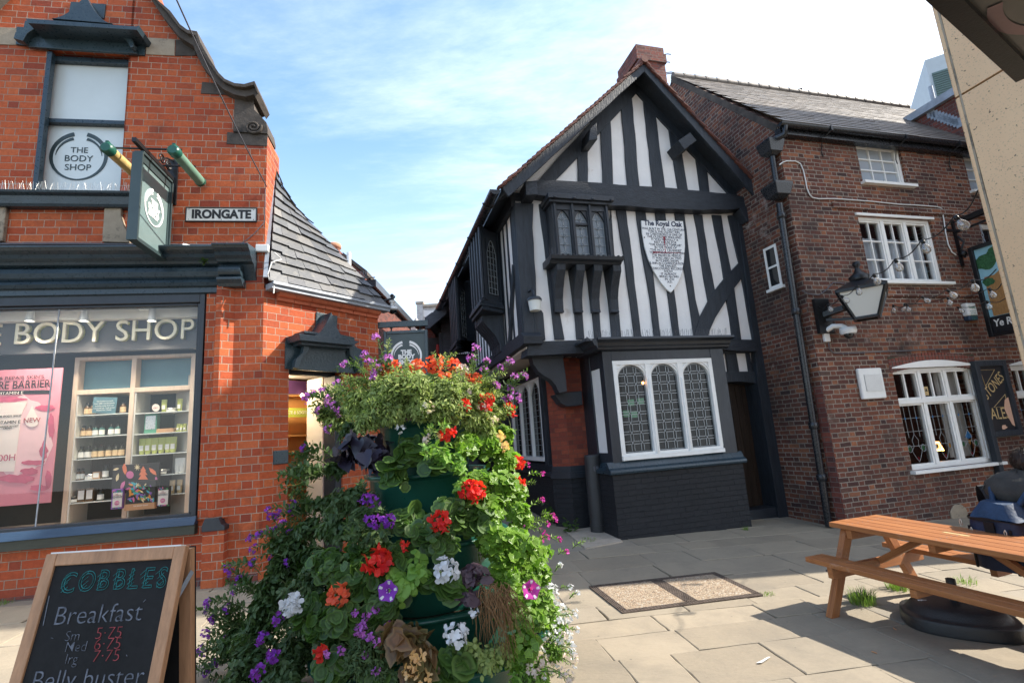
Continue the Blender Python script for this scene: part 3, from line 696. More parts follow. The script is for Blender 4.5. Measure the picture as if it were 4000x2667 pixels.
def roundel(mb, cx, cz, r, y0, y1, full=True):
    """broken ring with two inner crescents"""
    def arc(a0, a1, ro, w0, w1, n=22):
        o, i = [], []
        for k in range(n + 1):
            t = k / n; a = a0 + (a1 - a0) * t; w = w0 + (w1 - w0) * t
            o.append((cx + math.cos(a) * ro, cz + math.sin(a) * ro * 1.02)); i.append((cx + math.cos(a) * (ro - w), cz + math.sin(a) * (ro - w) * 1.02))
        for k in range(n):
            mb.prism([i[k], o[k], o[k + 1], i[k + 1]], y0, y1)
    d = R
    arc(d(104), d(190), r, .155 * r, .12 * r); arc(d(190), d(270), r, .12 * r, .055 * r)
    arc(d(76), d(-10), r, .155 * r, .12 * r); arc(d(-10), d(-90), r, .12 * r, .055 * r)
    arc(d(108), d(178), r * .80, .115 * r, .02 * r); arc(d(72), d(2), r * .80, .115 * r, .02 * r)
cx, cz = FS.L(*z1(660, 1305), .15); rr = (FS.L(*z1(905, 1305), .15)[0] - FS.L(*z1(415, 1305), .15)[0]) / 2
mb = MB(FS); roundel(mb, cx, cz, rr, .143, .148); lg = mb.build('roundel', 'sign_green', uw)
for t, py, sz in (('THE', 1258, .33), ('BODY', 1328, .36), ('SHOP', 1402, .36)):
    text(t, rr * sz, FS, cx, .146, FS.L(*z1(660, py), .15)[1], 'sign_green', uw, 'roundel_word', .002)
mb = MB(FS)
mb.prism(Lp(FS, z1, [(150, 238), (1228, 305), (1215, 475), (145, 385)]), -.03, .0)
mb.prism(Lp(FS, z1, [(600, 25), (890, 45), (875, 165), (580, 120)]), -.02, .0)
mb.prism(Lp(FS, z1, [(300, 290), (1120, 325), (1165, 480), (265, 425)]), -.07, -.031)
for P in ([(285, 250), (375, 275), (372, 310), (300, 360), (268, 420), (190, 398), (205, 350), (270, 310)], [(1078, 335), (1130, 345), (1150, 390), (1170, 440), (1160, 470), (1140, 465), (1110, 410), (1075, 385)]):
    mb.prism(Lp(FS, z1, P), -.16, -.0711)
mb.build('window_hood', 'teal_paint', shop, .005)
mb = MB(FS)
mb.prism(Lp(FS, z1, [(300, 243), (1125, 300), (1128, 262), (290, 205)], -.2), -.22, .0)
mb.prism(Lp(FS, z1, [(245, 205), (1150, 262), (1170, 225), (1140, 232), (222, 165)], -.3), -.32, .0)
def ogee(f, zf, cx, apex, lx, rx, base_l, base_r, y0, y1, th=.2):
    o, i = [], []
    for side, bx, by in ((-1, lx, base_l), (1, rx, base_r)):
        for k in range(9):
            t = k / 8; e = 1 - (1 - t) ** 2.1
            o.append((bx + (cx - bx) * (t if side < 0 else t), by + (apex - by) * (t ** 1.9)))
    left = o[:9]; right = o[9:]
    poly = left + right[::-1][1:]
    return Lp(f, zf, poly, y0)
mb.prism(ogee(FS, z1, 720, -30, 440, 945, 165, 208, -.24, 0), -.26, .0)
mb.build('hood_cornice', 'fascia_paint', shop, .005)
O = [(1200, -200), (1290, 0), (1450, 140), (1530, 250), (1590, 295), (1670, 308), (1700, 400), (1740, 475), (1780, 545), (1850, 650), (1900, 700), (1980, 735), (2060, 742), (2145, 718), (2172, 790)]
I = [(1150, -190), (1265, 0), (1380, 170), (1510, 330), (1600, 385), (1625, 400), (1640, 440), (1655, 480), (1700, 570), (1810, 700), (1870, 760), (1960, 805), (2060, 825), (2130, 805), (2140, 830)]
o_, i_ = Lp(FS, z1, O, -.1), Lp(FS, z1, I, -.1)
mb = MB(FS)
for k in range(len(o_) - 1): mb.prism([i_[k], i_[k + 1], o_[k + 1], o_[k]], -.14, .36)
for k in range(len(o_) - 1):
    m0 = [i_[k][j] * .35 + o_[k][j] * .65 for j in (0, 1)]; m1 = [i_[k + 1][j] * .35 + o_[k + 1][j] * .65 for j in (0, 1)]
    mb.prism([tuple(m0), tuple(m1), o_[k + 1], o_[k]], -.20, -.141)
mb.build('gable_coping', 'dark_stone', shop, .004); mb = MB(FS)
mb.prism([(-3.3, ztop - .1), (-3.2, ztop + .12), (-2.0, ztop + 1.1), (-1.95, ztop + .9)], -.14, .36)
mb.build('gable_coping', 'dark_stone', shop, .004)
mb = MB(FS); mb.prism(Lp(FS, z1, [(-60, -40), (95, -110), (110, -20), (0, 85), (-80, 130)]), -.14, 0); mb.build('gable_coping', 'dark_stone', shop)
scr = Lp(FS, z1, [(1968, 815), (2125, 822), (2130, 930), (2180, 980), (2230, 1035), (2242, 1100), (2240, 1128), (1955, 1112)])
mb = MB(FS); mb.prism(scr, -.035, .36)
cx, cz = FS.L(*z1(2115, 1060), -.05)
pa = []
for k in range(40):
    a = k * .33; q = .015 + .085 * k / 40; pa.append((cx + q * 1.1 * math.cos(a), -.045, cz + q * math.sin(a)))
mb.tube(pa, .018, 6)
mb.build('scroll_stone', 'dark_stone', shop, .006)
mb = MB(FS)
for P in ([(1228, 320), (1465, 335), (1460, 472), (1220, 460)], ): mb.prism(Lp(FS, z1, P), -.012, .0)
mb.build('stone_band', 'sand_stone', shop, .004); mb = MB(FS)
mb.prism(Lp(FS, z1, [(-200, 225), (155, 240), (145, 383), (-200, 370)]), -.012, .0)
mb.build('stone_band', 'sand_stone', shop, .004)
mb = MB(FS)
for P in ([(1470, 337), (1620, 345), (1640, 470), (1465, 472)], [(1690, 690), (1800, 700), (1960, 800), (1965, 800), (1680, 785)], [(1900, 1108), (2238, 1130), (2232, 1225), (1893, 1205)]): mb = MB(FS); mb.prism(Lp(FS, z1, P), -.012, .0); mb.build('stone_band', 'dark_stone', shop, .004)
dl, dr, dt = FC.L(663, 900)[0], FC.L(786, 900)[0], FC.L(700, 842)[1]
cw = FC.L(868, 760)[0]; zE = FC.L(750, 690)[1]
mb = MB(FC)
mb.box(0, dl, 0, .35, -.5, zE); mb.box(dr, cw, 0, .35, -.5, zE); mb.box(dl + .0005, dr - .0005, 0, .35, dt, zE)
mb.build('corner_wall', 'shop_brick', shop)
mb = MB(Frame(FC.P(cw, 0, 0), R(110))); mb.box(.001, 9, 0, .3, -.5, zE); mb.build('side_wall', 'shop_brick', shop)
t0, t1 = FC.L(*r5(425, 985), -.06), FC.L(*r5(1310, 1165), -.06)
mb = MB(FC); n = 7
zt = (t0[1] + t1[1]) / 2
for k in range(n):
    x0 = t0[0] + (t1[0] - t0[0]) * k / n; x1 = t0[0] + (t1[0] - t0[0]) * (k + 1) / n - .006
    mb.tube([(x0, -.04, zt), (x1, -.04, zt)], .055, 10); mb.box(x0, x1, -.03, -.0005, zt - .10, zt - .04)
mb.build('roll_moulding', 'terracotta', shop)
zg2 = FC.L(*r5(800, 1010), -.12)[1]
mb = MB(FC); mb.box(.02, t1[0] + .12, -.16, -.001, zg2 - .06, zg2 + .02); mb.box(.02, t1[0] + .12, -.19, -.161, zg2 - .01, zg2 + .03); mb.build('gutter', 'lead_grey', shop, .004)
mb = MB(FC)
mb.prism(Lp(FC, cdr, [(122, 355), (240, 362), (245, 300), (350, 310), (360, 135), (520, 165), (515, 300), (650, 330), (655, 400), (710, 425), (710, 605), (120, 570)]), -.02, .0)
mb.prism(Lp(FC, cdr, [(245, 370), (560, 400), (575, 470), (640, 610), (160, 578), (175, 510), (235, 450)]), -.08, -.0201)
for P in ([(225, 365), (262, 372), (262, 440), (210, 500), (180, 578), (148, 572), (160, 510), (215, 450)], [(565, 400), (625, 412), (630, 455), (670, 520), (690, 608), (635, 606), (622, 540), (572, 470)]):
    mb.prism(Lp(FC, cdr, P), -.15, -.0801)
mb.build('door_hood', 'teal_paint', shop, .005)
mb = MB(FC)
mb.prism(Lp(FC, cdr, [(245, 385), (620, 415), (640, 385), (235, 345)], -.2), -.22, .0)
mb.prism(Lp(FC, cdr, [(235, 350), (640, 390), (690, 362), (640, 352), (225, 300)], -.3), -.32, .0)
mb.prism(ogee(FC, cdr, 470, 140, 330, 590, 318, 345, -.24, 0), -.27, -.0)
mb.box(FC.L(*cdr(195, 280))[0], FC.L(*cdr(330, 280))[0], -.24, 0, FC.L(*cdr(200, 290), -.2)[1], FC.L(*cdr(200, 272), -.2)[1])
mb.build('hood_cornice', 'fascia_paint', shop, .005)
mb = MB(FC); mb.box(FC.L(627, 1050)[0], dl + .004, -.015, .02, FC.L(640, 1066)[1], FC.L(640, 1034)[1]); mb.build('painted_block', 'teal_paint', shop, .012)
mb = MB(FC)
mb.box(dl, dr, .16, .26, dt - .09, dt); mb.box(dr - .10, dr, .03, .30, -.3, dt - .091); mb.box(dl, dl + .03, .16, .3, -.3, dt - .091)
mb.build('door_frame', 'black_paint', shop, .006)
mb = MB(FC)
mb.face([(-.3, 1.7, -.2), (dr + .4, 1.7, -.2), (dr + .4, 1.7, dt + .3), (-.3, 1.7, dt + .3)]); mb.face([(-.3, .3, dt + .02), (dr + .4, .3, dt + .02), (dr + .4, 1.7, dt + .02), (-.3, 1.7, dt + .02)])
mb.face([(-.3, .3, -.1), (dr + .4, .3, -.1), (dr + .4, 1.7, -.1), (-.3, 1.7, -.1)]); mb.face([(-.3, .36, -.1), (-.3, 1.7, -.1), (-.3, 1.7, dt), (-.3, .36, dt)])
mb.build('entrance_lobby', 'shop_wall', shop)
mb = MB(FC); xw = FC.L(730, 950, .9)[0]; mb.box(xw, dr + .02, .5, .9, -.1, dt - .05); mb.build('partition', 'shelf_white', shop)
mb = MB(FC)
xa, xb = FC.L(640, 950, 1.5)[0], FC.L(717, 950, 1.5)[0]; xm = FC.L(704, 950, 1.5)[0]
mb.box(xa - .3, xb, 1.52, 1.56, -.1, dt - .1); mb.box(xm, xb, 1.3, 1.52, -.1, FC.L(690, 905, 1.4)[1]); mb.box(xa - .3, xm - .001, 1.3, 1.51, FC.L(690, 912, 1.4)[1], FC.L(690, 905, 1.4)[1])
for yy in (1000, 1035, 1072, 1110, 1150): zq = FC.L(690, yy, 1.4)[1]; mb.box(xa - .3, xm - .001, 1.3, 1.515, zq - .01, zq + .01)
mb.build('entrance_shelving', 'warm_wood', shop)
mb = MB(FC); mb.box(xa - .3, xb, 1.2, 1.24, FC.L(690, 905, 1.2)[1], dt - .02); mb.build('pelmet', 'purple_panel', shop)
mb = MB(FC); z_, z__ = FC.L(680, 958, 1.28)[1], FC.L(680, 937, 1.28)[1]; mb.box(xa - .3, xm + .02, 1.26, 1.285, z_, z__); bn = mb.build('shelf_banner', 'lime_banner', shop)
text('HYDRATE & SOOTHE', .075, FC, FC.L(676, 948, 1.25)[0], 1.258, (z_ + z__) / 2, 'label_white', bn, 'banner_words', .001, sx=.8)
c_ = FC.P(FC.L(694, 908, 1.15)[0], 1.15, FC.L(694, 908, 1.15)[1])
mb = MB(); mb.ball(c_, .03); mb.build('ceiling_bulb', 'lamp_warm', shop)
def point(name, p, w, col=(1, .78, .5), rad=.05):
    l = bpy.data.lights.new(name, 'POINT'); l.energy = w; l.color = col; l.shadow_soft_size = rad
    o = bpy.data.objects.new(name, l); COL.objects.link(o); o.location = p; return o
point('lobby_lamp_light', FC.P(dl + .3, 1.0, dt - .2), 20)
A_ = FC.P(-.02, -.14, zg2 + .03); B_ = FC.P(t1[0] + .10, -.14, zg2 + .03)
D_ = AT(634, 395, A_.y + .55); C_ = AT(657, 452, A_.y + .85)
D_.z += 0
def slates(mb, A, B, C, D, rows, w, th=.012, lap=1.35, seed=3, ragged=.006):
    rs = random.Random(seed); A, B, C, D = map(Vector, (A, B, C, D)); n = (B - A).cross(D - A).normalized()
    for i in range(rows):
        t0, t1_ = i / rows, min(1, (i + lap) / rows)
        l0, r0, l1, r1 = A.lerp(D, t0), B.lerp(C, t0), A.lerp(D, t1_), B.lerp(C, t1_)
        L = (r0 - l0).length; m = max(1, round(L / w)); off = (.5 if i % 2 else 0) / m
        cuts = [0] + [min(1, max(0, (j + off * m) / m + rs.uniform(-.12, .12) / m)) for j in range(0 if off else 1, m)] + [1]
        for j in range(len(cuts) - 1):
            s0, s1 = cuts[j], cuts[j + 1]
            if s1 - s0 < .02: continue
            g = .002 / L; k = rs.random(); lift = th * 1.6 + rs.uniform(0, .006)
            dn = (l0 - l1).normalized() * rs.uniform(-ragged, ragged)
            a, b = l0.lerp(r0, s0 + g) + dn, l0.lerp(r0, s1 - g) + dn * rs.uniform(.4, 1.2); c, d = l1.lerp(r1, s1 - g), l1.lerp(r1, s0 + g)
            a, b = a + n * lift, b + n * lift
            mb.face([a, b, c + n * .002, d + n * .002], k); mb.face([a - n * th, b - n * th, b, a], k); mb.face([a - n * th, a, d + n * .002], k); mb.face([b, b - n * th, c + n * .002], k)
mb = MB()
slates(mb, A_, B_, C_, D_, 12, .25, .022, 1.4, 5, .022)
E_ = FS.P(UC + .02, .36, edge[-1][1] + .02); F_ = FS.P(UC + .02, .9, edge[-1][1] + .45)
mb.face([B_, B_ + Vector((-1.2, 2.2, 0)), C_ + Vector((-.3, .6, 0)), C_])
slates(mb, D_, C_, AT(628, 372, C_.y + .3), AT(618, 345, D_.y), 3, .2, .012, 1.4, 6)
mb.build('corner_roof', 'slate', shop)
mb = MB(); mb.bar(D_ + Vector((-.03, 0, .03)), A_ + Vector((-.04, .0, .05)), .05, .02); mb.build('flashing', 'lead_grey', shop)
mb = MB(FS)
mb.face([(-4.2, 1.25, .5), (-.2, 1.25, .5), (-.2, 1.25, 3.6), (-4.2, 1.25, 3.6)]); mb.face([(-.2, .13, .5), (-.2, 1.25, .5), (-.2, 1.25, 3.6), (-.2, .13, 3.6)]); mb.face([(-4.2, .13, .5), (-4.2, 1.25, .5), (-4.2, 1.25, 3.6), (-4.2, .13, 3.6)])
mb.build('display_back', 'shop_dark', shop)
mb = MB(FS); mb.face([(-4.2, .13, gb - .08), (-.2, .13, gb - .08), (-.2, 1.25, gb - .08), (-4.2, 1.25, gb - .08)]); mb.build('display_floor', 'shelf_oak', shop)
zcl = FS.L(250, 733, .3)[1]
mb = MB(FS); mb.box(-4.2, -.2, .28, .40, zcl, 3.6); mb.build('pelmet', 'shelf_white', shop)
mb = MB(FS); zbb = FS.L(250, 806, .42)[1]; mb.box(-4.2, -.2, .42, .50, zbb, zcl + .05); bnd = mb.build('sign_band', 'shop_grey', shop)
lt = thing('shop_name', 'cream raised shop name letters on the dark band inside the shop window', 'sign', tuple(FS.P(-1.2, .4, zcl)))
zL0, zL1 = FS.L(250, 797, .38)[1], FS.L(250, 740, .38)[1]; hL = FS.L(250, 740, .38)[1] - FS.L(250, 788, .38)[1]
capz = (FS.L(240, 740, .38)[1] + FS.L(240, 788, .38)[1]) / 2
uL, uR = FS.L(32, 770, .38)[0], FS.L(447, 770, .38)[0]
wanted = uR - uL
for nm, yy, mt, ex in (('letters', .372, 'cream_letter', .02), ('letter_edges', .394, 'letter_edge', .018)):
    o = text('BODY SHOP', hL * 1.40, FS, uL, yy, capz, mt, lt, nm, ex, 'LEFT', 1.0, .0, False, 0, 0, .0, 1.06)
    wd = max(v.co.x for v in o.data.vertices)
    o.matrix_basis = o.matrix_basis @ Matrix.Diagonal((wanted / wd, 1, 1, 1))
ut = FS.L(-60, 770, .38)[0]
text('THE', hL * 1.40, FS, FS.L(5, 770, .38)[0], .372, capz, 'cream_letter', lt, 'letters', .02, 'RIGHT')
for i, (px_, lab) in enumerate(((62, 'left white track spotlight above the shop name, over the first letter'), (186, 'middle white track spotlight above the shop name'), (342, 'right white track spotlight above the shop name'))):
    u_ = FS.L(px_ * 1.0, 715, .2)[0]; zt_ = FS.L(px_, 706, .2)[1]; zb_ = FS.L(px_, 738, .2)[1]
    s = thing('track_spotlight', lab, 'spotlight', tuple(FS.P(u_, .2, zt_)), 'spotlights inside the shop window')
    mb = MB(FS); mb.lathe([(.035, zt_ - .02), (.037, (zt_ + zb_) / 2), (.05, zb_ + .01), (.052, zb_)], (u_ + .04, .2, 0), 14); mb.build('lamp_head', 'plastic_white', s)
    mb = MB(FS); mb.box(u_ - .12, u_ + .02, .18, .24, zt_ - .03, zt_ + .005); mb.bar((u_ - .02, .2, zt_ - .02), (u_ + .04, .2, zt_ + .04), .02); mb.build('gear_box', 'plastic_white', s)
    mb = MB(FS); mb.lathe([(.001, zb_ + .012), (.04, zb_ + .012)], (u_ + .04, .2, 0), 14); mb.build('lens', 'lamp_white', s)
    sp_ = bpy.data.lights.new('spotlight_beam', 'SPOT'); sp_.energy = 34; sp_.spot_size = R(130); sp_.spot_blend = .8; sp_.color = (1, .86, .68); sp_.shadow_soft_size = .04
    ob = bpy.data.objects.new('spotlight_beam', sp_); COL.objects.link(ob); ob.location = FS.P(u_ + .04, .16, zb_ - .01); ob.rotation_euler = (R(-14), 0, FS.yaw)
def zr(px_, py_, y): return FS.L(px_, py_, y)
YS = .62
su = thing('shelving_unit', 'pale wooden display shelving with two bays and glass shelves behind the window', 'shelving', tuple(FS.P(-1.2, YS, gb)))
zw = zoom(.8963, 0, 1150)                # 717x896 picture of (0,1150)-(800,2150)
L_ = lambda x, y, d=YS: FS.L(*zw(x, y), d)
xl, xmid0, xmid1, xr = L_(243, 450)[0], L_(447, 450)[0], L_(464, 450)[0], L_(676, 450)[0]
ztp, zmid = L_(450, 214)[1], L_(450, 335)[1]; zbt = gb - .07
mb = MB(FS)
for x0, x1 in ((xl, xl + .055), (xmid0, xmid1), (xr - .06, xr)): mb.box(x0, x1, YS, YS + .38, zbt, ztp)
mb.box(xl, xr, YS - .002, YS + .38, ztp - .04, ztp + .001); mb.box(xl + .056, xr - .061, YS - .001, YS + .38, zmid - .03, zmid + .03)
mb.build('carcass', 'shelf_oak', su, .003)
mb = MB(FS)
for x0, x1 in ((xl + .056, xmid0 - .001), (xmid1 + .001, xr - .061)): mb.box(x0, x1, YS + .12, YS + .14, zmid + .031, ztp - .041)
mb.build('header_panel', 'panel_teal', su)
mb = MB(FS)
mb.box(xl + .057, xl + .075, YS + .01, YS + .38, zbt, zmid - .031); mb.box(xmid1 + .001, xmid1 + .018, YS + .01, YS + .38, zbt, zmid - .031)
mb.build('side_lining', 'shelf_white', su)
rowsL = [420, 495, 572, 645, 722]; rowsR = [412, 484, 556, 630, 700]
shelfz = {}
for side, rows_, x0, x1 in (('L', rowsL, xl + .076, xmid0 - .001), ('R', rowsR, xmid1 + .019, xr - .061)):
    for i, py_ in enumerate(rows_):
        zq = L_(345 if side == 'L' else 560, py_, YS + .05)[1]; shelfz[side, i] = zq
        mb = MB(FS); mb.box(x0, x1, YS + .01, YS + .36, zq - .012, zq); mb.build('shelf', 'shelf_glass', su)
def proto(name, parts):
    o = bpy.data.objects.new(name, None); o.empty_display_size = .05; o['_o'] = (0, 0, 0)
    res = []
    for nm, mat, fn in parts:
        mb = MB(); fn(mb); c = mb.build(nm, mat, o); res.append(c)
    return o
def lab(mb, w, z0, z1, y): mb.box(-w, w, -y - .002, -y + .003, z0, z1)
def bottle(body, cap='cap_black', lb='label_white', r=.026, h=.10):
    return [('body', body, lambda m: m.lathe([(.001, 0), (r, 0), (r, h * .72), (r * .55, h * .85), (r * .5, h * .9)], n=12)), ('cap', cap, lambda m: m.lathe([(r * .55, h * .88), (r * .55, h * 1.12), (.001, h * 1.12)], n=10)), ('label', lb, lambda m: m.lathe([(r + .001, h * .12), (r + .001, h * .6)], n=12, a0=-PI * .95, a1=-PI * .05))]
def tubep(body, h=.14, w=.030):
    return [('body', body, lambda m: m.grid([[(w * math.cos(a) * (1 if t else .75), .018 * math.sin(a) * (1 - t * .9), .012 + h * t) for a in [2 * PI * k / 12 for k in range(12)]] for t in (0, .35, .7, 1)], True)), ('cap', 'cap_black' if body == 'bottle_dark' else body, lambda m: m.lathe([(.001, 0), (.022, 0), (.022, .014)], n=10)), ('label', 'label_white', lambda m: lab(m, w * .55, h * .25, h * .6, .018))]
def jar(body, lid, r=.045, h=.05):
    return [('body', body, lambda m: m.lathe([(.001, 0), (r, 0), (r, h)], n=14)), ('lid', lid, lambda m: m.lathe([(r + .002, h * .65), (r + .002, h), (.001, h)], n=14)), ('label', 'label_white', lambda m: m.lathe([(r + .001, h * .1), (r + .001, h * .55)], n=10, a0=-PI * .8, a1=-PI * .2))]
def carton(body, lb, w=.035, h=.12, d=.03):
    return [('body', body, lambda m: m.box(-w, w, -d, d, 0, h)), ('label', lb, lambda m: lab(m, w * .8, h * .2, h * .85, d))]
protos = {}
def put(kind, parts, u, y, z, label, cat, group, s=1.0):
    if kind not in protos:
        o = proto(kind, parts); COL.objects.link(o); protos[kind] = o; nm = o
    else: nm = copy_tree(protos[kind])
    nm.location = FS.P(u, y, z); nm.rotation_euler = (0, 0, FS.yaw + random.uniform(-.12, .12)); nm.scale = (s, s, s)
    tag(nm, label, cat, group)
def row(kind, parts, side, i, xs, label, cat, s=1.0, y=YS + .10):
    for x in xs: put(kind, parts, L_(x, 500, y)[0], y, shelfz[side, i] + .0015, label, cat, label.split(' on ')[0] + 's', s * 1.28)
row('pump_bottle', bottle('bottle_amber', 'cap_black', 'label_tan', .03, .11), 'L', 0, (299, 318, 425), 'amber bottle with tan label on the top shelf of the left bay', 'bottle')
row('shampoo_bottle', bottle('bottle_teal'), 'L', 1, (333, 356, 388, 411), 'teal bottle with white label on the second shelf of the left bay', 'bottle')
row('lotion_bottle', bottle('bottle_amber', 'cap_black', 'label_tan'), 'L', 1, (292, 312), 'amber bottle with tan label on the second shelf of the left bay', 'bottle')
row('serum_bottle', bottle('bottle_dark', 'cap_black', 'label_white', .014, .07), 'L', 2, (263, 275), 'tiny dark dropper bottle on the middle shelf of the left bay', 'bottle')
row('oil_bottle', bottle('bottle_dark', 'cap_black', 'label_white', .030, .115), 'L', 2, (291, 314), 'dark bottle with white label on the middle shelf of the left bay', 'bottle')
row('balm_bottle', bottle('bottle_dark', 'cap_black', 'label_tan', .029, .115), 'L', 2, (338, 360, 386, 410, 430), 'dark bottle with tan label on the middle shelf of the left bay', 'bottle')
row('roll_on', bottle('bottle_amber', 'cap_black', 'label_white', .018, .10), 'L', 3, (258, 272, 286, 300), 'slim amber bottle on the fourth shelf of the left bay', 'bottle')
row('cream_jar', jar('label_white', 'tin_silver'), 'L', 3, (328,), 'white jar with silver lid on the fourth shelf of the left bay', 'jar')
row('soap_carton', carton('card_tan', 'label_white', .03, .07), 'L', 3, (352,), 'small tan carton on the fourth shelf of the left bay', 'carton')
row('scent_bottle', bottle('bottle_dark', 'cap_black', 'label_white', .028, .12), 'L', 3, (380,), 'dark bottle with white label on the fourth shelf of the left bay', 'bottle')
row('black_tub', jar('cap_black', 'cap_black', .055, .06), 'L', 4, (276,), 'wide black tub on the bottom shelf of the left bay', 'tub')
row('tall_carton', carton('bottle_amber', 'label_white', .032, .13), 'L', 4, (306, 335), 'brown carton with white label on the bottom shelf of the left bay', 'carton')
row('square_bottle', bottle('bottle_dark', 'cap_black', 'label_white', .030, .10), 'L', 4, (369,), 'squat dark bottle on the bottom shelf of the left bay', 'bottle')
row('cream_tube', tubep('tube_lime', .12, .026), 'R', 0, (569, 624), 'lime green tube on the top shelf of the right bay', 'tube')
row('round_tin', jar('tin_silver', 'tin_silver', .05, .04), 'R', 0, (597,), 'silver round tin on the top shelf of the right bay', 'tin')
row('gift_box', carton('box_green', 'tin_silver', .06, .21, .03), 'R', 1, (530,), 'green gift box on the second shelf of the right bay', 'box')
row('tray_box', carton('card_tan', 'card_tan', .08, .04, .05), 'R', 1, (585,), 'low tan card tray on the second shelf of the right bay', 'tray')
row('mini_tube', tubep('tube_lime', .07, .016), 'R', 1, (622, 634, 646), 'small lime tube on the second shelf of the right bay', 'tube')
row('body_tube', tubep('tube_lime', .15, .034), 'R', 2, (500, 521, 544, 567, 590, 608), 'large lime green tube on the middle shelf of the right bay', 'tube')
row('hand_tube', tubep('label_white', .14, .03), 'R', 3, (628, 643), 'white tube on the fourth shelf of the right bay', 'tube')
row('stack_tub', jar('cap_black', 'tin_silver', .06, .05), 'R', 3, (575,), 'black tub with silver lid on the fourth shelf of the right bay', 'tub')
row('foot_tube', tubep('label_tan', .12, .028), 'R', 4, (612, 637), 'tan tube on the bottom shelf of the right bay', 'tube')
def tent(name, label, cat, pts, y, mat, words=(), sz=.03, col='label_white'):
    p = [L_(x, yy, y) for x, yy in pts]; mb = MB(FS); mb.prism(p, y, y + .012); o = mb.build(name, mat); tag(o, label, cat)
    o['_o'] = (0, 0, 0)
    for w, (x, yy), s_ in words: q = L_(x, yy, y); text(w, s_, FS, q[0], y - .002, q[1], col, o, 'printed_words', .001)
    return o
tent('price_disc', 'round white price disc on the top shelf of the right bay', 'price tag', [(545 + 13 * math.cos(a), 396 + 13 * math.sin(a)) for a in [2 * PI * k / 16 for k in range(16)]], YS + .03, 'poster_cream', [('\u00a341', (545, 397), .035)], col='ink_red')
tent('shelf_notice', 'dark teal notice with white writing on the top shelf of the left bay', 'notice', [(328, 358), (411, 360), (402, 416), (322, 414)], YS + .02, 'panel_teal',
     [('Our bottles are made', (368, 373), .022), ('from 100% recycled plastic', (366, 381), .022), ('including waste from our', (366, 389), .022), ('Community Fair Trade partner', (365, 397), .020), ('Plastics For Change', (364, 404), .022)])
YP = .42
zq3 = zoom(1.742, 0, 1100)
P_ = lambda x, y, d=YP: FS.L(*zq3(x, y), d)
po = thing('hanging_poster', 'pink hanging poster for a moisturising cream in the shop window', 'poster', tuple(FS.P(*([P_(200, 600)[0], YP, P_(200, 600)[1]]))))
c4 = [P_(-700, 590), P_(432, 585), P_(352, 1500), P_(-700, 1560)]
mb = MB(FS); mb.prism([(c4[0][0], c4[2][1]), (P_(390, 1000)[0], c4[2][1]), (P_(390, 1000)[0], c4[1][1]), (c4[0][0], c4[1][1])], YP, YP + .012); mb.build('sheet', 'poster_pink', po)
mb = MB(FS)
def blob(cx, cy, rx, ry, n=26, jag=.08, a0=0, seed=1):
    rs = random.Random(seed); return [(cx + rx * math.cos(a) * (1 + rs.uniform(-jag, jag)), cy + ry * math.sin(a) * (1 + rs.uniform(-jag, jag))) for a in [2 * PI * k / n for k in range(n)]]
mb.prism([P_(x, y) for x, y in blob(130, 1050, 230, 270)], YP - .003, YP - .001); mb.build('splash', 'poster_pale', po)
mb = MB(FS)
for k, (cx, cy, rx, ry) in enumerate(((310, 860, 60, 22), (350, 980, 22, 90), (300, 1150, 26, 60), (230, 1230, 80, 18), (120, 1340, 130, 30), (260, 1400, 60, 22), (60, 800, 120, 18), (200, 1290, 60, 26), (330, 1350, 24, 60))):
    mb.prism([P_(x, y) for x, y in blob(cx, cy, rx, ry, 16, .25, 0, k)], YP - .006, YP - .0035)
mb.build('splash_streaks', 'poster_rose', po)
mb = MB(FS); mb.prism([P_(x, y) for x, y in [(-60, 830), (190, 815), (150, 900), (100, 1290), (-20, 1290), (-50, 900)]], YP - .009, YP - .0065); mb.build('cream_tube_picture', 'poster_cream', po)
mb = MB(FS); mb.prism([P_(x, y) for x, y in [(222, 845), (255, 910), (270, 945), (260, 975), (222, 990), (185, 975), (174, 945), (190, 910)]], YP - .011, YP - .0095); mb.build('drop_badge', 'poster_cream', po)
mb = MB(FS); mb.prism([P_(x, y) for x, y in [(-300, 745), (343, 738), (340, 762), (-300, 772)]], YP - .004, YP - .001); mb.build('title_bar', 'ink_black', po)
def pw(s, x, y, sz, m='ink_black', al='CENTER', sx=1): q = P_(x, y, YP); text(s, sz, FS, q[0], YP - .013, q[1], m, po, 'poster_words', .001, al, sx)
pw("PROTECT & REPAIR SKIN'S", 305, 647, .055, al='RIGHT', sx=1.25); pw('MOISTURE BARRIER', 347, 695, .14, al='RIGHT', sx=.78); pw('VITAMIN E', 165, 756, .05, 'poster_cream', 'RIGHT', 1.2)
pw('NEW', 222, 943, .08, 'ink_red'); pw('THE BODY SHOP', 66, 915, .035); pw('VITAMIN E', 62, 957, .055); pw('BARRIER BOOST', 62, 985, .028); pw('CREAM', 55, 997, .028); pw('100H', 35, 1200, .11, 'poster_rose')
mb = MB(FS); q = P_(362, 575); mb.bar((q[0], YP, q[1]), (q[0] - .01, YP, q[1] + .25), .008); mb.build('hanger', 'wire_grey', po)
YB = .50
B_ = lambda x, y, d=YB: FS.L(*zq3(x, y), d)
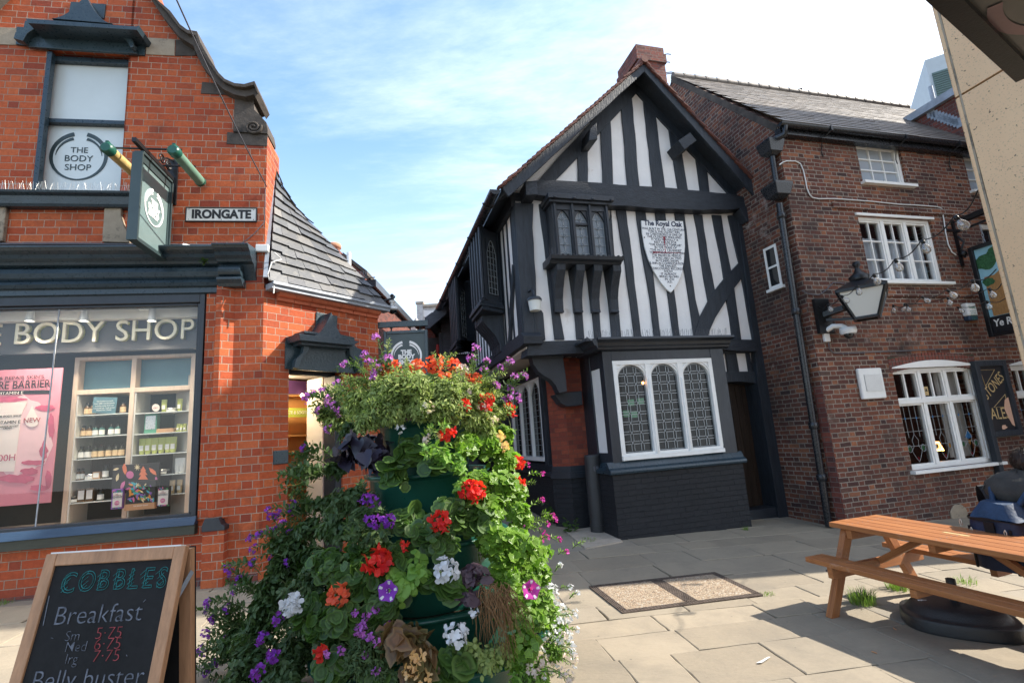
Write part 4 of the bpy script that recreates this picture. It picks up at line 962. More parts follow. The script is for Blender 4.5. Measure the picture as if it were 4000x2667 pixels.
def motif(mb, shape, x, y, s, seed):
    rs = random.Random(seed); n = 14
    if shape == 'star': pts = [(x + (s if k % 2 else s * .35) * math.cos(PI * k / 8), y + (s if k % 2 else s * .35) * math.sin(PI * k / 8)) for k in range(16)]
    elif shape == 'leaf': a = rs.uniform(0, 6.3); pts = [(x + s * (math.cos(a) * u - math.sin(a) * v), y + s * (math.sin(a) * u + math.cos(a) * v)) for u, v in ((-1, 0), (-.4, .38), (.3, .3), (1, 0), (.3, -.34), (-.4, -.3))]
    elif shape == 'tree': pts = [(x, y - s), (x + s * .45, y - s * .3), (x + s * .25, y - s * .3), (x + s * .65, y + s * .3), (x + s * .3, y + s * .3), (x + s * .75, y + s), (x - s * .75, y + s), (x - s * .3, y + s * .3), (x - s * .65, y + s * .3), (x - s * .25, y - s * .3), (x - s * .45, y - s * .3)]
    else: pts = [(x + s * math.cos(2 * PI * k / n), y + s * math.sin(2 * PI * k / n)) for k in range(n)]
    return pts
def gbox(name, label, quad, y, mat, motifs, base=None, words=()):
    u = [B_(*p, y) for p in quad]; x0, x1, zq0, zq1 = u[0][0], u[1][0], u[2][1], u[0][1]
    t = thing(name, label, 'gift box', tuple(FS.P((x0 + x1) / 2, y, zq0)), 'advent gift boxes in the shop window')
    mb = MB(FS); mb.box(x0, x1, y, y + .05, zq0, zq1); mb.build('box', mat, t, .004)
    cols = {}
    for sh, x, yy, s, c, sd in motifs:
        mb = cols.setdefault(c, MB(FS)); mb.prism([B_(*p, y) for p in motif(mb, sh, x, yy, s, sd)], y - .004 - .0004 * (sd % 5), y - .0005)
    for c, mb in cols.items(): mb.build('printed_shape', c, t)
    if base: mb = MB(FS); mb.box(x0 - .003, x1 + .003, y - .006, y + .052, zq0 - .001, zq0 + base); mb.build('box_base', 'card_tan', t)
    for s, (x, yy), sz, m in words:
        q = B_(x, yy, y); text(s, sz, FS, q[0], y - .012, q[1], m, t, 'printed_words', .001)
    return t
gbox('gift_box', 'black advent box with orange tree and pink disc, standing behind the others', [(768, 1250), (1085, 1237), (1085, 1420), (768, 1420)], YB + .04, 'box_black',
     [('disc', 885, 1313, 26, 'paint_pink', 1), ('tree', 975, 1300, 45, 'paint_coral', 2), ('star', 935, 1262, 24, 'paint_cream', 3), ('leaf', 850, 1275, 40, 'paint_coral', 4), ('leaf', 1040, 1290, 36, 'paint_coral', 5), ('leaf', 800, 1330, 28, 'paint_cream', 6), ('leaf', 835, 1385, 34, 'paint_pink', 7), ('leaf', 1065, 1345, 22, 'paint_pink', 8), ('leaf', 790, 1275, 22, 'paint_cream', 9)])
rs = random.Random(4); mots = [('leaf', rs.uniform(872, 1048), rs.uniform(1372, 1490), rs.uniform(9, 22), rs.choice(['paint_aqua', 'paint_aqua', 'paint_violet', 'paint_green', 'paint_orange', 'paint_cream', 'paint_pink']), k) for k in range(60)] + [('star', 938, 1385, 20, 'paint_cream', 3)]
gbox('gift_box', 'advent box crowded with turquoise and violet leaves on a tan base, in the middle', [(862, 1362), (1060, 1355), (1060, 1540), (862, 1540)], YB - .02, 'box_black', mots, .075, [('THE BODY SHOP', (960, 1522), .022, 'label_white')])
for nm, quad, t1_, pr, lab_ in (('ULTIMATE', [(762, 1412), (838, 1410), (836, 1542), (760, 1545)], 'NEW', '\u00a3120', 'advent price box reading 120 pounds, left of the leafy box'), ('CLASSIC', [(1070, 1395), (1155, 1392), (1150, 1525), (1066, 1530)], 'NEW', '\u00a360', 'advent price box reading 60 pounds, right of the leafy box')):
    rs = random.Random(quad[0][0]); x0, y0_ = quad[0]; x1, y1_ = quad[2]
    mots = [('leaf', rs.choice([rs.uniform(x0 + 6, x1 - 6)]), rs.choice([rs.uniform(y0_ + 6, y0_ + 24), rs.uniform(y1_ - 10, y1_ - 4)]), rs.uniform(7, 12), rs.choice(['paint_aqua', 'paint_violet', 'paint_pink', 'paint_green']), k) for k in range(16)]
    t = gbox('gift_box', lab_, quad, YB - .05, 'paint_violet' if nm == 'ULTIMATE' else 'box_black', mots)
    q0_, q1_ = B_(x0 + 10, y0_ + 24, YB - .05), B_(x1 - 8, y1_ - 12, YB - .05)
    mb = MB(FS); mb.box(q0_[0], q1_[0], YB - .0565, YB - .0512, q1_[1], q0_[1]); mb.build('price_panel', 'label_white', t)
    xc = (x0 + x1) / 2 - 1
    for s, yy, sz, m in ((t1_, y0_ + 32, .012, 'ink_red'), (nm, y0_ + 41, .020, 'ink_red'), ('ADVENT', y0_ + 53, .030, 'ink_black')):
        q = B_(xc, yy, YB - .05); text(s, sz, FS, q[0], YB - .058, q[1], m, t, 'printed_words', .001)
    q = B_(xc, y1_ - 38, YB - .05); mb = MB(FS); mb.prism([(q[0] + .028 * math.cos(2 * PI * k / 16), q[1] + .028 * math.sin(2 * PI * k / 16)) for k in range(16)], YB - .0595, YB - .0575); mb.build('price_spot', 'paint_pink', t)
    text(pr, .024, FS, q[0], YB - .061, q[1], 'label_white', t, 'printed_words', .001)
c1 = zoom(1.809, 1700, 150); c2 = zoom(2.091, 1650, 750); c3 = zoom(2.138, 2000, 750); c6 = zoom(2.09, 1950, 1400); b4 = zoom(1.96, 1950, 1350); cq = zoom(2.412, 2800, 1500)
YB_ = R(15.68)
FB = Frame(G(1425, 1240), YB_)
YV = -.02
GY = .40                                      # plane of the upper gable wall, measured back from the bay front
inn = thing('timbered_inn', 'black and white timber-framed gabled inn with bay and oriel windows', 'building', tuple(FB.P(1, GY, 0)))
T = lambda pts, y=GY: Lp(FB, c3, pts, y)
Tg = lambda pts, y=GY: Lp(FB, c1, pts, y)
uc0 = (FB.L(*c3(20, 100), GY)[0] + FB.L(*c3(105, 1230), GY)[0]) / 2
uR0 = FB.L(*c3(2105, 1230), GY)[0]
zj = FB.L(*c3(1000, 1238), GY)[1]; zj0 = FB.L(*c3(200, 1365), GY)[1]
zt_ = FB.L(*c3(1000, 160), GY)[1]
ap = FB.L(*c1(1470, 190), GY)
eL, eR = FB.L(*c1(720, 1010), GY), FB.L(*c1(2200, 1130), GY)
mb = MB(FB)
mb.prism([(uc0 + .02, zj - .1), (uR0 - .02, zj - .1), (uR0 - .02, eR[1]), (ap[0], ap[1] - .05), (uc0 + .02, eL[1])], GY + .03, GY + .25)
mb.build('gable_plaster', 'plaster_white', inn)
def stud(pts, nm='stud', y0=GY, y1=GY + .035, mat='timber_black', f=FB, zf=c3, amp=.008, yy=None):
    p = Lp(f, zf, pts, y0 if yy is None else yy) if zf else pts
    mb = MB(f); mb.prism(wob(p, .25, amp), y0, y1); return mb.build(nm, mat, inn, 0 if mat == 'beam_black' else .006)
for P in ([(225, 100), (325, 100), (330, 400), (380, 900), (440, 1232), (358, 1232), (320, 900), (268, 420)],
          [(468, 640), (575, 640), (585, 900), (607, 1230), (540, 1230), (515, 950)], [(620, 640), (720, 640), (730, 900), (747, 1230), (692, 1230), (665, 950)],
          [(765, 640), (830, 150), (862, 600), (895, 1000), (916, 1238), (835, 1230), (810, 950)],
          [(870, 150), (955, 155), (1000, 500), (1045, 900), (1085, 1240), (1028, 1240), (985, 900), (930, 500)],
          [(1035, 155), (1115, 160), (1160, 520), (1200, 850), (1247, 1238), (1195, 1240), (1155, 900), (1085, 500)],
          [(1195, 160), (1280, 165), (1330, 560), (1360, 850), (1408, 1232), (1355, 1236), (1310, 900), (1240, 480)],
          [(1360, 175), (1440, 180), (1490, 600), (1535, 900), (1572, 1050), (1545, 1232), (1525, 1232), (1480, 900), (1425, 560)],
          [(1520, 185), (1592, 190), (1640, 540), (1697, 822), (1640, 915), (1600, 700), (1560, 400)],
          [(1672, 190), (1750, 195), (1800, 500), (1832, 655), (1772, 735), (1735, 500)],
          [(1790, 890), (1857, 795), (1885, 1000), (1917, 1232), (1842, 1232), (1820, 1050)],
          [(1805, 195), (1885, 190), (1960, 560), (2040, 900), (2115, 1235), (2010, 1232), (1960, 950), (1897, 595), (1850, 400)]): stud(P)
stud([(20, 90), (180, 95), (172, 300), (200, 700), (205, 930), (262, 1010), (280, 1235), (105, 1235), (60, 700)], 'corner_post', GY - .03, GY + .2)
stud([(1897, 590), (1925, 715), (1860, 800), (1800, 890), (1700, 1050), (1655, 1150), (1632, 1235), (1520, 1235), (1535, 1150), (1572, 1045), (1640, 912), (1697, 820), (1772, 725)], 'brace', GY - .012, GY + .03)
stud([(720, 1012), (845, 1010), (1010, 838), (1172, 658), (1318, 503), (1425, 385), (1470, 180)], 'rafter', GY - .01, GY + .035, 'timber_black', FB, c1)
stud([(1425, 385), (1470, 435), (1557, 538), (1732, 732), (1922, 928), (2078, 1102), (2215, 1130), (1470, 180)], 'rafter', GY - .01, GY + .035, 'timber_black', FB, c1)
for P in ([(1005, 830), (1080, 750), (1080, 1022), (1010, 1020)], [(1170, 650), (1240, 570), (1258, 1032), (1185, 1026)], [(1316, 495), (1390, 415), (1446, 1048), (1360, 1042)],
          [(1470, 425), (1557, 530), (1627, 1058), (1540, 1056)], [(1650, 630), (1732, 725), (1787, 1072), (1718, 1062)], [(1842, 845), (1922, 925), (1940, 1088), (1875, 1082)]):
    stud(P, 'stud', GY, GY + .035, 'timber_black', FB, c1)
stud([(640, 1012), (720, 1005), (1000, 1012), (1400, 1040), (1780, 1070), (2100, 1100), (2215, 1130), (2225, 1200), (1900, 1212), (1240, 1182), (1000, 1150), (725, 1105)], 'tie_beam', GY - .17, GY + .06, 'beam_black', FB, c1, .014)
mb = MB(FB); P = Lp(FB, c1, [(633, 1012), (718, 1018), (722, 1108), (640, 1112)], GY - .3); mb.prism(P, GY - .32, GY + 1.2); mb.build('plate_end', 'beam_black', inn, .01)
mb = MB(FB); P = Lp(FB, c1, [(2130, 1220), (2240, 1180), (2330, 1150), (2352, 1180), (2352, 1230), (2180, 1310)], GY - .1); mb.prism(P, GY - .2, GY + .5); mb.build('plate_end', 'beam_black', inn, .01)
stud([(145, 1238), (420, 1240), (700, 1242), (1000, 1240), (1300, 1240), (1750, 1238), (2040, 1232), (2040, 1330), (1730, 1310), (1300, 1330), (700, 1345), (400, 1352), (125, 1365)], 'jetty_beam', GY - .07, GY + .3, 'beam_black', FB, c3, .012)
for P in ([(1120, 600), (1165, 560), (1172, 680), (1110, 690)], [(1750, 690), (1835, 632), (1882, 690), (1795, 755)]):
    mb = MB(FB); q = Lp(FB, c1, P, -.1); mb.prism(q, YV + .06, GY + .1); mb.build('purlin_end', 'beam_black', inn, .008)
bl = Lp(FB, c1, [(1472, 172), (470, 1050), (520, 1117), (1478, 235)], YV); br = Lp(FB, c1, [(1472, 172), (1478, 235), (2288, 1145), (2330, 1100)], YV)
stud(bl, 'verge_board', YV, YV + .05, 'timber_black', FB, None, .005); stud(br, 'verge_board', YV, YV + .05, 'timber_black', FB, None, .005)
apx = (bl[0][0], bl[0][1]); evl = bl[1]; evr = br[3]
RB = 9.5
mb = MB()
d_ = .03
a0, a1 = FB.P(evl[0] - .06, YV + .0, evl[1] + d_), FB.P(evl[0] - .06, RB, evl[1] + d_); r0, r1 = FB.P(apx[0], YV + .0, apx[1] + d_ + .02), FB.P(apx[0], RB, apx[1] + d_ + .02)
b0, b1 = FB.P(evr[0] + .04, YV + .0, evr[1] + d_), FB.P(evr[0] + .04, RB, evr[1] + d_)
slates(mb, a1, a0, r0, r1, 24, .17, .016, 1.5, 21, .012); slates(mb, b0, b1, r1, r0, 24, .17, .016, 1.5, 22, .012)
for k in range(30): q = FB.P(apx[0], YV - .06 + k * .32, apx[1] + .04); q2 = FB.P(apx[0], YV - .06 + k * .32 + .31, apx[1] + .04); mb.tube([q, q2], .075, 8)
for pa0, pa1, sg_ in ((FB.P(evl[0] - .04, YV + .005, evl[1] - .02), FB.P(apx[0], YV + .005, apx[1] + .02), 1), (FB.P(evr[0] + .03, YV + .005, evr[1] - .02), FB.P(apx[0], YV + .005, apx[1] + .02), -1)):
    L = (pa1 - pa0).length; n = int(L / .115); d = (pa1 - pa0) / L; up_ = Vector((0, 0, 1)) - d * d.z; up_.normalize(); side = d.cross(up_)
    for k in range(n):
        c = pa0 + d * (L * (k + .5) / n) + up_ * (.002 + random.uniform(0, .006)); tilt = Matrix((d * .985 + up_ * -.16, side, up_)).transposed(); mb.obox(c + side * random.uniform(-.012, .012), .085, .05, .009, tilt)
        mb.obox(c - up_ * .018, .085, .045, .007, tilt)
rf = mb.build('roof', 'clay_tile', inn)
mb = MB(FB)
mb.prism([(evl[0], evl[1]), (apx[0], apx[1] - .0), (evr[0], evr[1]), (evr[0], evr[1] - .05), (apx[0], apx[1] - .06), (evl[0], evl[1] - .05)], YV + .06, RB); mb.build('roof_boarding', 'timber_black', inn)
yc_ = 2.3; uA, zA = FB.L(1459, 99, yc_); uB, zB = FB.L(1527, 107, yc_)
mb = MB(FB); mb.box(uA + .04, uB - .04, yc_ + .04, yc_ + 1.0, zA - 2.2, zA - .42); mb.box(uA, uB, yc_, yc_ + 1.05, zA - .42, zA - .20); mb.box(uA + .03, uB - .03, yc_ + .03, yc_ + 1.0, zA - .20, zA)
ch = mb.build('chimney', 'chimney_brick', rf)
mb = MB(FB)
for dz, l in ((-.12, .18), (-.35, .12), (-.62, .22), (-.66, .2)): mb.tube([(uB, yc_ + .1, zA + dz), (uB + l * .6, yc_ + .08, zA + dz + .02), (uB + l, yc_ + .05, zA + dz - .01)], .012, 5)
mb.build('aerial_bracket', 'wire_grey', ch)
mb = MB(FB); mb.prism([(uA + .1, zA - 1.0), (uB + .03, zA - 1.25), (uB + .03, zA - 1.37), (uA + .1, zA - 1.12)], yc_ + .0, yc_ + .039); mb.build('lead_flashing', 'lead_grey', ch)
def arch(x0, x1, z0, z1, rise, pointed=True, n=8):
    """outline of an arched light, going up the right side and over to the left"""
    xm = (x0 + x1) / 2; pts = [(x0, z0), (x1, z0)]
    for k in range(2 * n + 1):
        t = k / (2 * n); x = x1 + (x0 - x1) * t; s = abs(2 * t - 1)
        z = z1 - rise * (1 - (1 - s ** 2.2) ** (.62 if not pointed else .8)) if not pointed else z1 - rise * (s ** 1.7)
        pts.append((x, z))
    return pts
def light(frame_mb, glass_mb, lead_mb, x0, x1, z0, z1, rise, y, depth, pointed, pattern, roll=.0):
    out = arch(x0, x1, z0, z1, rise, pointed); top = out[2:]
    m = len(top)
    for k in range(m - 1):
        a, b = top[k], top[k + 1]
        frame_mb.prism([b, a, (a[0], z1 + .004), (b[0], z1 + .004)], y, y + depth)
    glass_mb.face([(p[0], y + depth * .7, p[1]) for p in out])
    yl = y + depth * .7 - .006
    def ztop(x):
        for k in range(m - 1):
            if top[k + 1][0] <= x <= top[k][0]: t = (x - top[k][0]) / (top[k + 1][0] - top[k][0] + 1e-9); return top[k][1] + t * (top[k + 1][1] - top[k][1])
        return z1 - rise
    w = .0085
    if pattern == 'bay':
        nr = round((z1 - z0) / .155); hgt = (z1 - z0) / nr; cw_ = (x1 - x0) / 3
        for c_ in (1, 2):
            xc = x0 + cw_ * c_
            for r_ in range(nr + 1):
                zc = z0 + hgt * r_
                if zc > ztop(xc) - .05: continue
                za_, zb_ = zc + .028, min(zc + hgt - .028, ztop(xc))
                for dx in (-.024, .024): lead_mb.bar((xc + dx, yl, za_), (xc + dx, yl, zb_), w)
                if r_:
                    for sx in (-1, 1):
                        for sz in (-1, 1): lead_mb.bar((xc, yl, zc), (xc + sx * .024, yl, zc + sz * .028), w)
        for r_ in range(1, nr + 1):
            for dz in (-.020, .020):
                zc = z0 + hgt * r_ + dz
                if zc > z1 - .05: continue
                for c_ in range(3):
                    xa, xb = x0 + cw_ * c_ + .03, x0 + cw_ * (c_ + 1) - .03
                    if zc < ztop((xa + xb) / 2): lead_mb.bar((xa, yl, zc), (xb, yl, zc), w)
    elif pattern == 'grid':
        for c_ in range(1, 3): x = x0 + (x1 - x0) * c_ / 3; lead_mb.bar((x, yl, z0), (x, yl, ztop(x)), w * .8)
        nr = round((z1 - z0) / .11)
        for r_ in range(1, nr): zc = z0 + (z1 - z0) * r_ / nr; lead_mb.bar((x0, yl, zc), (x1, yl, zc), w * .8)
    elif pattern == 'bullseye':
        xm = (x0 + x1) / 2; nr = 5; hgt = (z1 - z0) / (nr + .35)
        for r_ in range(nr + 1):
            zc = z0 + hgt * (r_ + .45)
            if zc > z1 - .06: continue
            lead_mb.tube([(xm + .03 * math.cos(a), yl, zc + .03 * math.sin(a)) for a in [2 * PI * k / 12 for k in range(13)]], .005, 5, caps=False)
            glass_mb.ball((xm, yl, zc), .022, 8, 6, (1, .4, 1))
            lead_mb.bar((x0, yl, zc), (xm - .03, yl, zc), w); lead_mb.bar((xm + .03, yl, zc), (x1, yl, zc), w)
            lead_mb.bar((xm, yl, zc + .03), (xm, yl, min(zc + hgt - .03, z1 - .02)), w)
    o2 = [(x0 + .012, z0 + .012), (x1 - .012, z0 + .012)] + [((p[0] - (x0 + x1) / 2) * .93 + (x0 + x1) / 2, p[1] - .014) for p in top]
    for k in range(len(o2)): a, b = o2[k], o2[(k + 1) % len(o2)]; lead_mb.bar((a[0], yl, a[1]), (b[0], yl, b[1]), w)
YO = GY - .30
X = lambda px_, py_, y=YO: FB.L(*c3(px_, py_), y)
ol, orr = X(335, 110)[0] * .5 + X(362, 540)[0] * .5, X(800, 130)[0] * .5 + X(845, 540)[0] * .5
oz0, oz1 = X(600, 548)[1], X(600, 110)[1]
tl = []
oriel = MB(FB); og = MB(FB); ol_ = MB(FB)
wl_ = (orr - ol); lw = wl_ * .225; gapm = (wl_ - 3 * lw) / 4
for k in range(3):
    x0 = ol + gapm + k * (lw + gapm); light(oriel, og, ol_, x0, x0 + lw, oz0 + .02, oz1 - .10, .17, YO + .02, .06, True, 'bullseye')
    if k == 1: oriel.box(x0, x0 + lw, YO + .015, YO + .08, oz0 + (oz1 - oz0) * .62, oz0 + (oz1 - oz0) * .62 + .04)
for k in range(4):
    x0 = ol + k * (lw + gapm); oriel.box(x0 + .001, x0 + gapm - .001, YO - .01, YO + .09, oz0, oz1 - .1)
    oriel.box(x0 + gapm * .3, x0 + gapm * .7, YO - .035, YO - .0105, oz0, oz1)
oriel.box(ol, orr, YO + .0, YO + .09, oz1 - .099, oz1 - .0); oriel.box(ol, orr, YO, YO + .09, oz0 - .03, oz0 + .0195)
oriel.box(ol - .001, ol + .06, YO + .091, GY + .02, oz0, oz1); oriel.box(orr - .06, orr + .001, YO + .091, GY + .02, oz0, oz1)
ow = oriel.build('oriel_window', 'black_paint', inn, .006); og.build('pane', 'ripple_glass', ow); ol_.build('lead', 'lead_came', ow)
mb = MB(FB)
zt1 = X(570, 45)[1]
mb.box(ol - .05, orr + .05, YO - .06, GY, oz1 + .001, oz1 + .05); mb.box(ol - .08, orr + .08, YO - .10, GY, oz1 + .051, zt1)
for k in range(4): mb.tube([(ol + k * (wl_) / 3 - .0, YO - .115, oz1 + .06), (ol + k * wl_ / 3 + .05, YO - .115, oz1 + .06)], .02, 6)
mb.build('cornice', 'black_paint', ow, .006)
mb = MB(FB)
zs0, zs1 = X(600, 605)[1], X(600, 550)[1]
mb.prism([(GY, zs0), (YO - .02, zs0), (YO - .05, zs0 + .03), (YO - .12, zs0 + .05), (YO - .14, zs1 - .01), (YO - .10, zs1), (GY, zs1 + .0)], ol - .13, orr + .12, ax='x')
for k in range(15): xk = ol - .12 + (orr - ol + .22) * k / 14; mb.box(xk, xk + .03, YO - .146, YO - .02, zs1 - .012, zs1 + .008)
mb.build('sill', 'black_paint', ow, .004)
for k, px_ in enumerate((385, 545, 690, 845)):
    xc = FB.L(*c3(px_, 800), GY - .1)[0]; zb_ = FB.L(*c3(px_, 1008), GY - .06)[1]; w2 = .075
    pr = [(GY - .001, zs0 - .001), (YO - .02, zs0 - .001), (YO - .01, zs0 - .10), (YO + .07, zs0 - .22), (YO + .15, zs0 - .36), (GY - .09, zs0 - .52), (GY - .075, zb_ + .05), (GY - .09, zb_ + .02), (GY - .09, zb_), (GY - .001, zb_)]
    mb = MB(FB); mb.prism(pr, xc - w2, xc + w2, ax='x'); mb.build('bracket', 'timber_black', ow, .008)
pq = zoom(2.357, 2400, 800)
YPq = GY - .035
sh = [(248, 146), (440, 148), (632, 150), (646, 260), (650, 380), (640, 520), (625, 620), (590, 710), (550, 775), (522, 808), (480, 775), (430, 715), (360, 605), (310, 490), (278, 380), (256, 250)]
shp = Lp(FB, pq, sh, YPq)
pl = thing('shield_plaque', 'white shield-shaped history plaque with navy lettering on the timbered wall', 'plaque', tuple(FB.P(shp[9][0], YPq, shp[9][1])))
mb = MB(FB); mb.prism(shp, YPq, YPq + .03); mb.build('board', 'sign_white', pl, .004)
def pt(s, x, y, sz, m='ink_blue', sx=1.0, sh_=0, off=0): q = FB.L(*pq(x, y), YPq); return text(s, sz, FB, q[0], YPq - .003, q[1], m, pl, 'plaque_words', .001, 'CENTER', sx, 0, False, 0, sh_, off)
pt('The Royal Oak', 445, 176, .135, 'ink_blue', .92, .08, .004)
for i, (s, xx, sx) in enumerate((('WAS BUILT IN THE 12th CENTURY', 452, .93), ('THIS IS THE OLDEST INN', 456, .95), ('IN CHESTERFIELD & ONE OF', 458, .95), ('THE OLDEST IN ENGLAND.', 462, .95), ('IT WAS FORMALLY A', 464, .95), ('REST-HOUSE FOR', 468, .95), ('"THE KNIGHTS TEMPLAR"', 470, .95), ('IN THE YEARS OF', 472, .95), ('"THE HOLY   CRUSADES"', 475, .95), ('THEN THROUGH & AFTER', 479, .95), ('THE MEDIEVAL PERIOD', 481, .95), ('IT WAS USED AS TWO', 484, .95), ('BUTCHERS SHOPS', 487, .95), ('& INN ACCOMMODATION.', 489, .95), ('THE EARLIEST', 492, .95), ('DISCOVERED RECORDS', 495, .95), ('SHOW', 497, .95), ('IT ALREADY', 500, .95), ('BEING AN INN', 503, .95), ('IN 1722', 507, .95), ('A.D.', 511, .95))):
    pt(s, xx, 226 + i * 24.2, .060, sx=sx)
mb = MB(FB)
for P in ([(445, 285), (458, 296), (470, 286), (466, 340), (470, 400), (474, 440), (468, 440), (462, 380), (452, 320)], [(345, 424), (370, 430), (430, 434), (612, 440), (612, 444), (420, 444), (370, 446), (350, 452), (356, 438)]): mb.prism(Lp(FB, pq, P, YPq), YPq - .002, YPq - .0005)
mb.build('red_sword', 'ink_red', pl)
mb = MB(FB)
for x, y in ((447, 208), (276, 301), (640, 447), (515, 747)): q = FB.L(*pq(x, y), YPq); mb.ball((q[0], YPq, q[1]), .012, 8, 5)
mb.build('screw_head', 'metal_black', pl)
q = FB.L(*c3(190, 940), GY - .14); lampo = thing('bulkhead_lamp', 'small glass jar lamp with black cap on the inn corner post', 'lamp', tuple(FB.P(q[0], GY - .14, q[1])))
c = (q[0], GY - .14, 0); z = q[1]
mb = MB(FB); mb.lathe([(.085, z - .10), (.105, z + .06)], c, 16, caps=True); mb.build('glass_jar', 'lamp_glass', lampo)
mb = MB(FB); mb.lathe([(.118, z + .06), (.118, z + .09), (.09, z + .12), (.03, z + .14), (.02, z + .22)], c, 16, caps=True); mb.tube([(q[0], GY - .14, z + .2), (q[0] - .02, GY - .10, z + .26), (q[0] - .05, GY - .02, z + .24)], .018, 6); mb.tube([(q[0] + .02, GY - .03, z - .05), (q[0] + .02, GY - .03, z - .5)], .012, 5); mb.build('cap', 'black_paint', lampo)
bz0 = FB.L(1550, 1068)[1]; bzs = FB.L(1550, 1052)[1]
bw_ = (FB.L(1722, 1217)[0] + FB.L(1710, 1050)[0]) / 2
zpl = (FB.L(1400, 1085, -.03)[1] + FB.L(1708, 1050, -.03)[1]) / 2
gx0, gx1 = (FB.L(1408, 825)[0] + FB.L(1432, 1058)[0]) / 2, (FB.L(1635, 825)[0] + FB.L(1668, 1035)[0]) / 2
gz0_, gz1_ = (FB.L(1432, 1058)[1] + FB.L(1668, 1037)[1]) / 2, (FB.L(1408, 827)[1] + FB.L(1635, 822)[1]) / 2
zhd = FB.L(1500, 803)[1]; YR = .72
bay = MB(FB)
bay.box(-.02, bw_, 0, YR, -.6, zpl - .06); bay.box(.06, .3, YR + .001, 1.1, -.6, zpl - .06); bay.build('bay_plinth', 'black_brick', inn)
mb = MB(FB)
mb.prism([(.03, zpl - .06), (-.05, zpl - .06), (-.06, zpl - .03), (-.05, zpl), (.0, zpl + .03), (.05, gz0_ - .01), (.12, gz0_ - .01)], -.07, bw_ + .05, ax='x')
mb.box(-.07, .05, .04, YR, zpl - .055, zpl + .0)
mb.prism([(-.05, zpl - .06), (-.07, zpl - .03), (-.05, zpl + .0005), (0, zpl + .03), (.05, gz0_ - .012), (.1, gz0_ - .012), (.1, zpl - .06)], .121, YR)
mb.build('bay_sill', 'fascia_paint', inn, .006)
bf = MB(FB)
bf.box(.03, gx0, .04, .2, gz0_ - .03, zhd); bf.box(gx1, bw_ - .03, .04, .2, gz0_ - .03, zhd); bf.box(gx0 + .001, gx1 - .001, .041, .2, gz1_, zhd)
bf.box(.04, .10, .201, YR, gz0_ - .05, gz0_ + .12); bf.box(.04, .10, .201, YR, zhd - .24, zhd); bf.box(.03, .12, YR - .16, YR + .02, gz0_, zhd - .001)
bf.box(bw_ - .10, bw_ - .031, .201, YR, -.3, zhd); bf.box(.06, .3, YR + .021, 1.1, zpl - .059, zhd + .2)
fr_ = bf.build('bay_frame', 'black_paint', inn, .006)
mb = MB(FB); mb.box(.055, .09, .201, YR - .161, gz0_ + .121, zhd - .241); mb.build('bay_plaster', 'plaster_white', inn)
wm_ = MB(FB); gm = MB(FB); lm = MB(FB)
st = .07; lw = (gx1 - gx0 - st * 2 - .09 * 2) / 3
for k in range(3):
    x0 = gx0 + st + k * (lw + .09); light(wm_, gm, lm, x0, x0 + lw, gz0_ + .10, gz1_ - .07, .20, .05, .07, False, 'bay')
    top = arch(x0 - .03, x0 + lw + .03, gz0_ + .1, gz1_ - .035, .22, False)[2:]
    wm_.tube([(p[0], .045, p[1]) for p in top], .014, 6)
for k in range(4):
    x0 = gx0 + (0 if k == 0 else st + k * lw + (k - 1) * .09); x1 = x0 + (st if k in (0, 3) else .09)
    wm_.box(x0 + .0005, x1 - .0005, .03, .13, gz0_ + .1, gz1_ - .0655)
    if 0 < k < 3: wm_.tube([((x0 + x1) / 2, .03, gz0_ + .06), ((x0 + x1) / 2, .03, gz1_ - .3)], .024, 8)
wm_.box(gx0, gx1, .03, .13, gz1_ - .065, gz1_); wm_.box(gx0, gx1, .0, .14, gz0_, gz0_ + .06); wm_.box(gx0 + .001, gx1 - .001, .035, .13, gz0_ + .061, gz0_ + .0995)
bwn = wm_.build('bay_window', 'white_paint', inn, .005); gm.build('pane', 'lead_glass', bwn); lm.build('lead', 'lead_came', bwn)
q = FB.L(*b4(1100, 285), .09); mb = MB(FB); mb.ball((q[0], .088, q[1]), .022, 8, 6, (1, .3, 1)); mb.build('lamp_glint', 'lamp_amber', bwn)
mb = MB(FB)
for x, y in ((1010, 435), (1085, 425), (975, 520), (1035, 525)): q = FB.L(*b4(x, y), .09); mb = MB(FB); mb.box(q[0] - .055, q[0] + .055, .092, .0935, q[1] - .05, q[1] + .05); mb.build('green_quarry', 'stain_green', bwn)
mb = MB(FB)
zc0, zc1 = FB.L(1500, 802, -.08)[1], FB.L(1500, 781, -.15)[1]
prf = [(YR, zhd + .001), (.02, zhd + .001), (-.02, zhd + .02), (-.03, zhd + .05), (-.06, zhd + .07), (-.08, zhd + .12), (-.14, zhd + .15), (-.17, zhd + .19), (-.18, zc1 + .02), (-.05, zc1 + .06), (GY, zc1 + .09), (YR, zc1 + .08)]
mb.prism(prf, -.12, bw_ + .06, ax='x')
mb.prism([(-.121, zhd + .001), (-.121, zc1 + .03), (-.30, zc1 + .01), (-.29, zhd + .19), (-.25, zhd + .15), (-.20, zhd + .12), (-.18, zhd + .07), (-.15, zhd + .05)], -.16, GY + .1)
mb.build('bay_cornice', 'black_paint', inn, .006)
def spikes(name, label, f, x0, x1, y, z, n, hgt, mat, seed, sp=.05):
    rs = random.Random(seed); mb = MB(f)
    mb.box(x0, x1, y - .012, y + .012, z, z + .004)
    for k in range(n):
        x = x0 + (x1 - x0) * (k + rs.random() * .6) / n; a = rs.uniform(-.35, .35); b = rs.uniform(-.7, .7)
        mb.bar((x, y, z), (x + math.sin(a) * hgt * .5, y + math.sin(b) * sp, z + hgt * rs.uniform(.8, 1.1)), .0022)
    return tag(mb.build(name, mat), label, 'bird spikes')
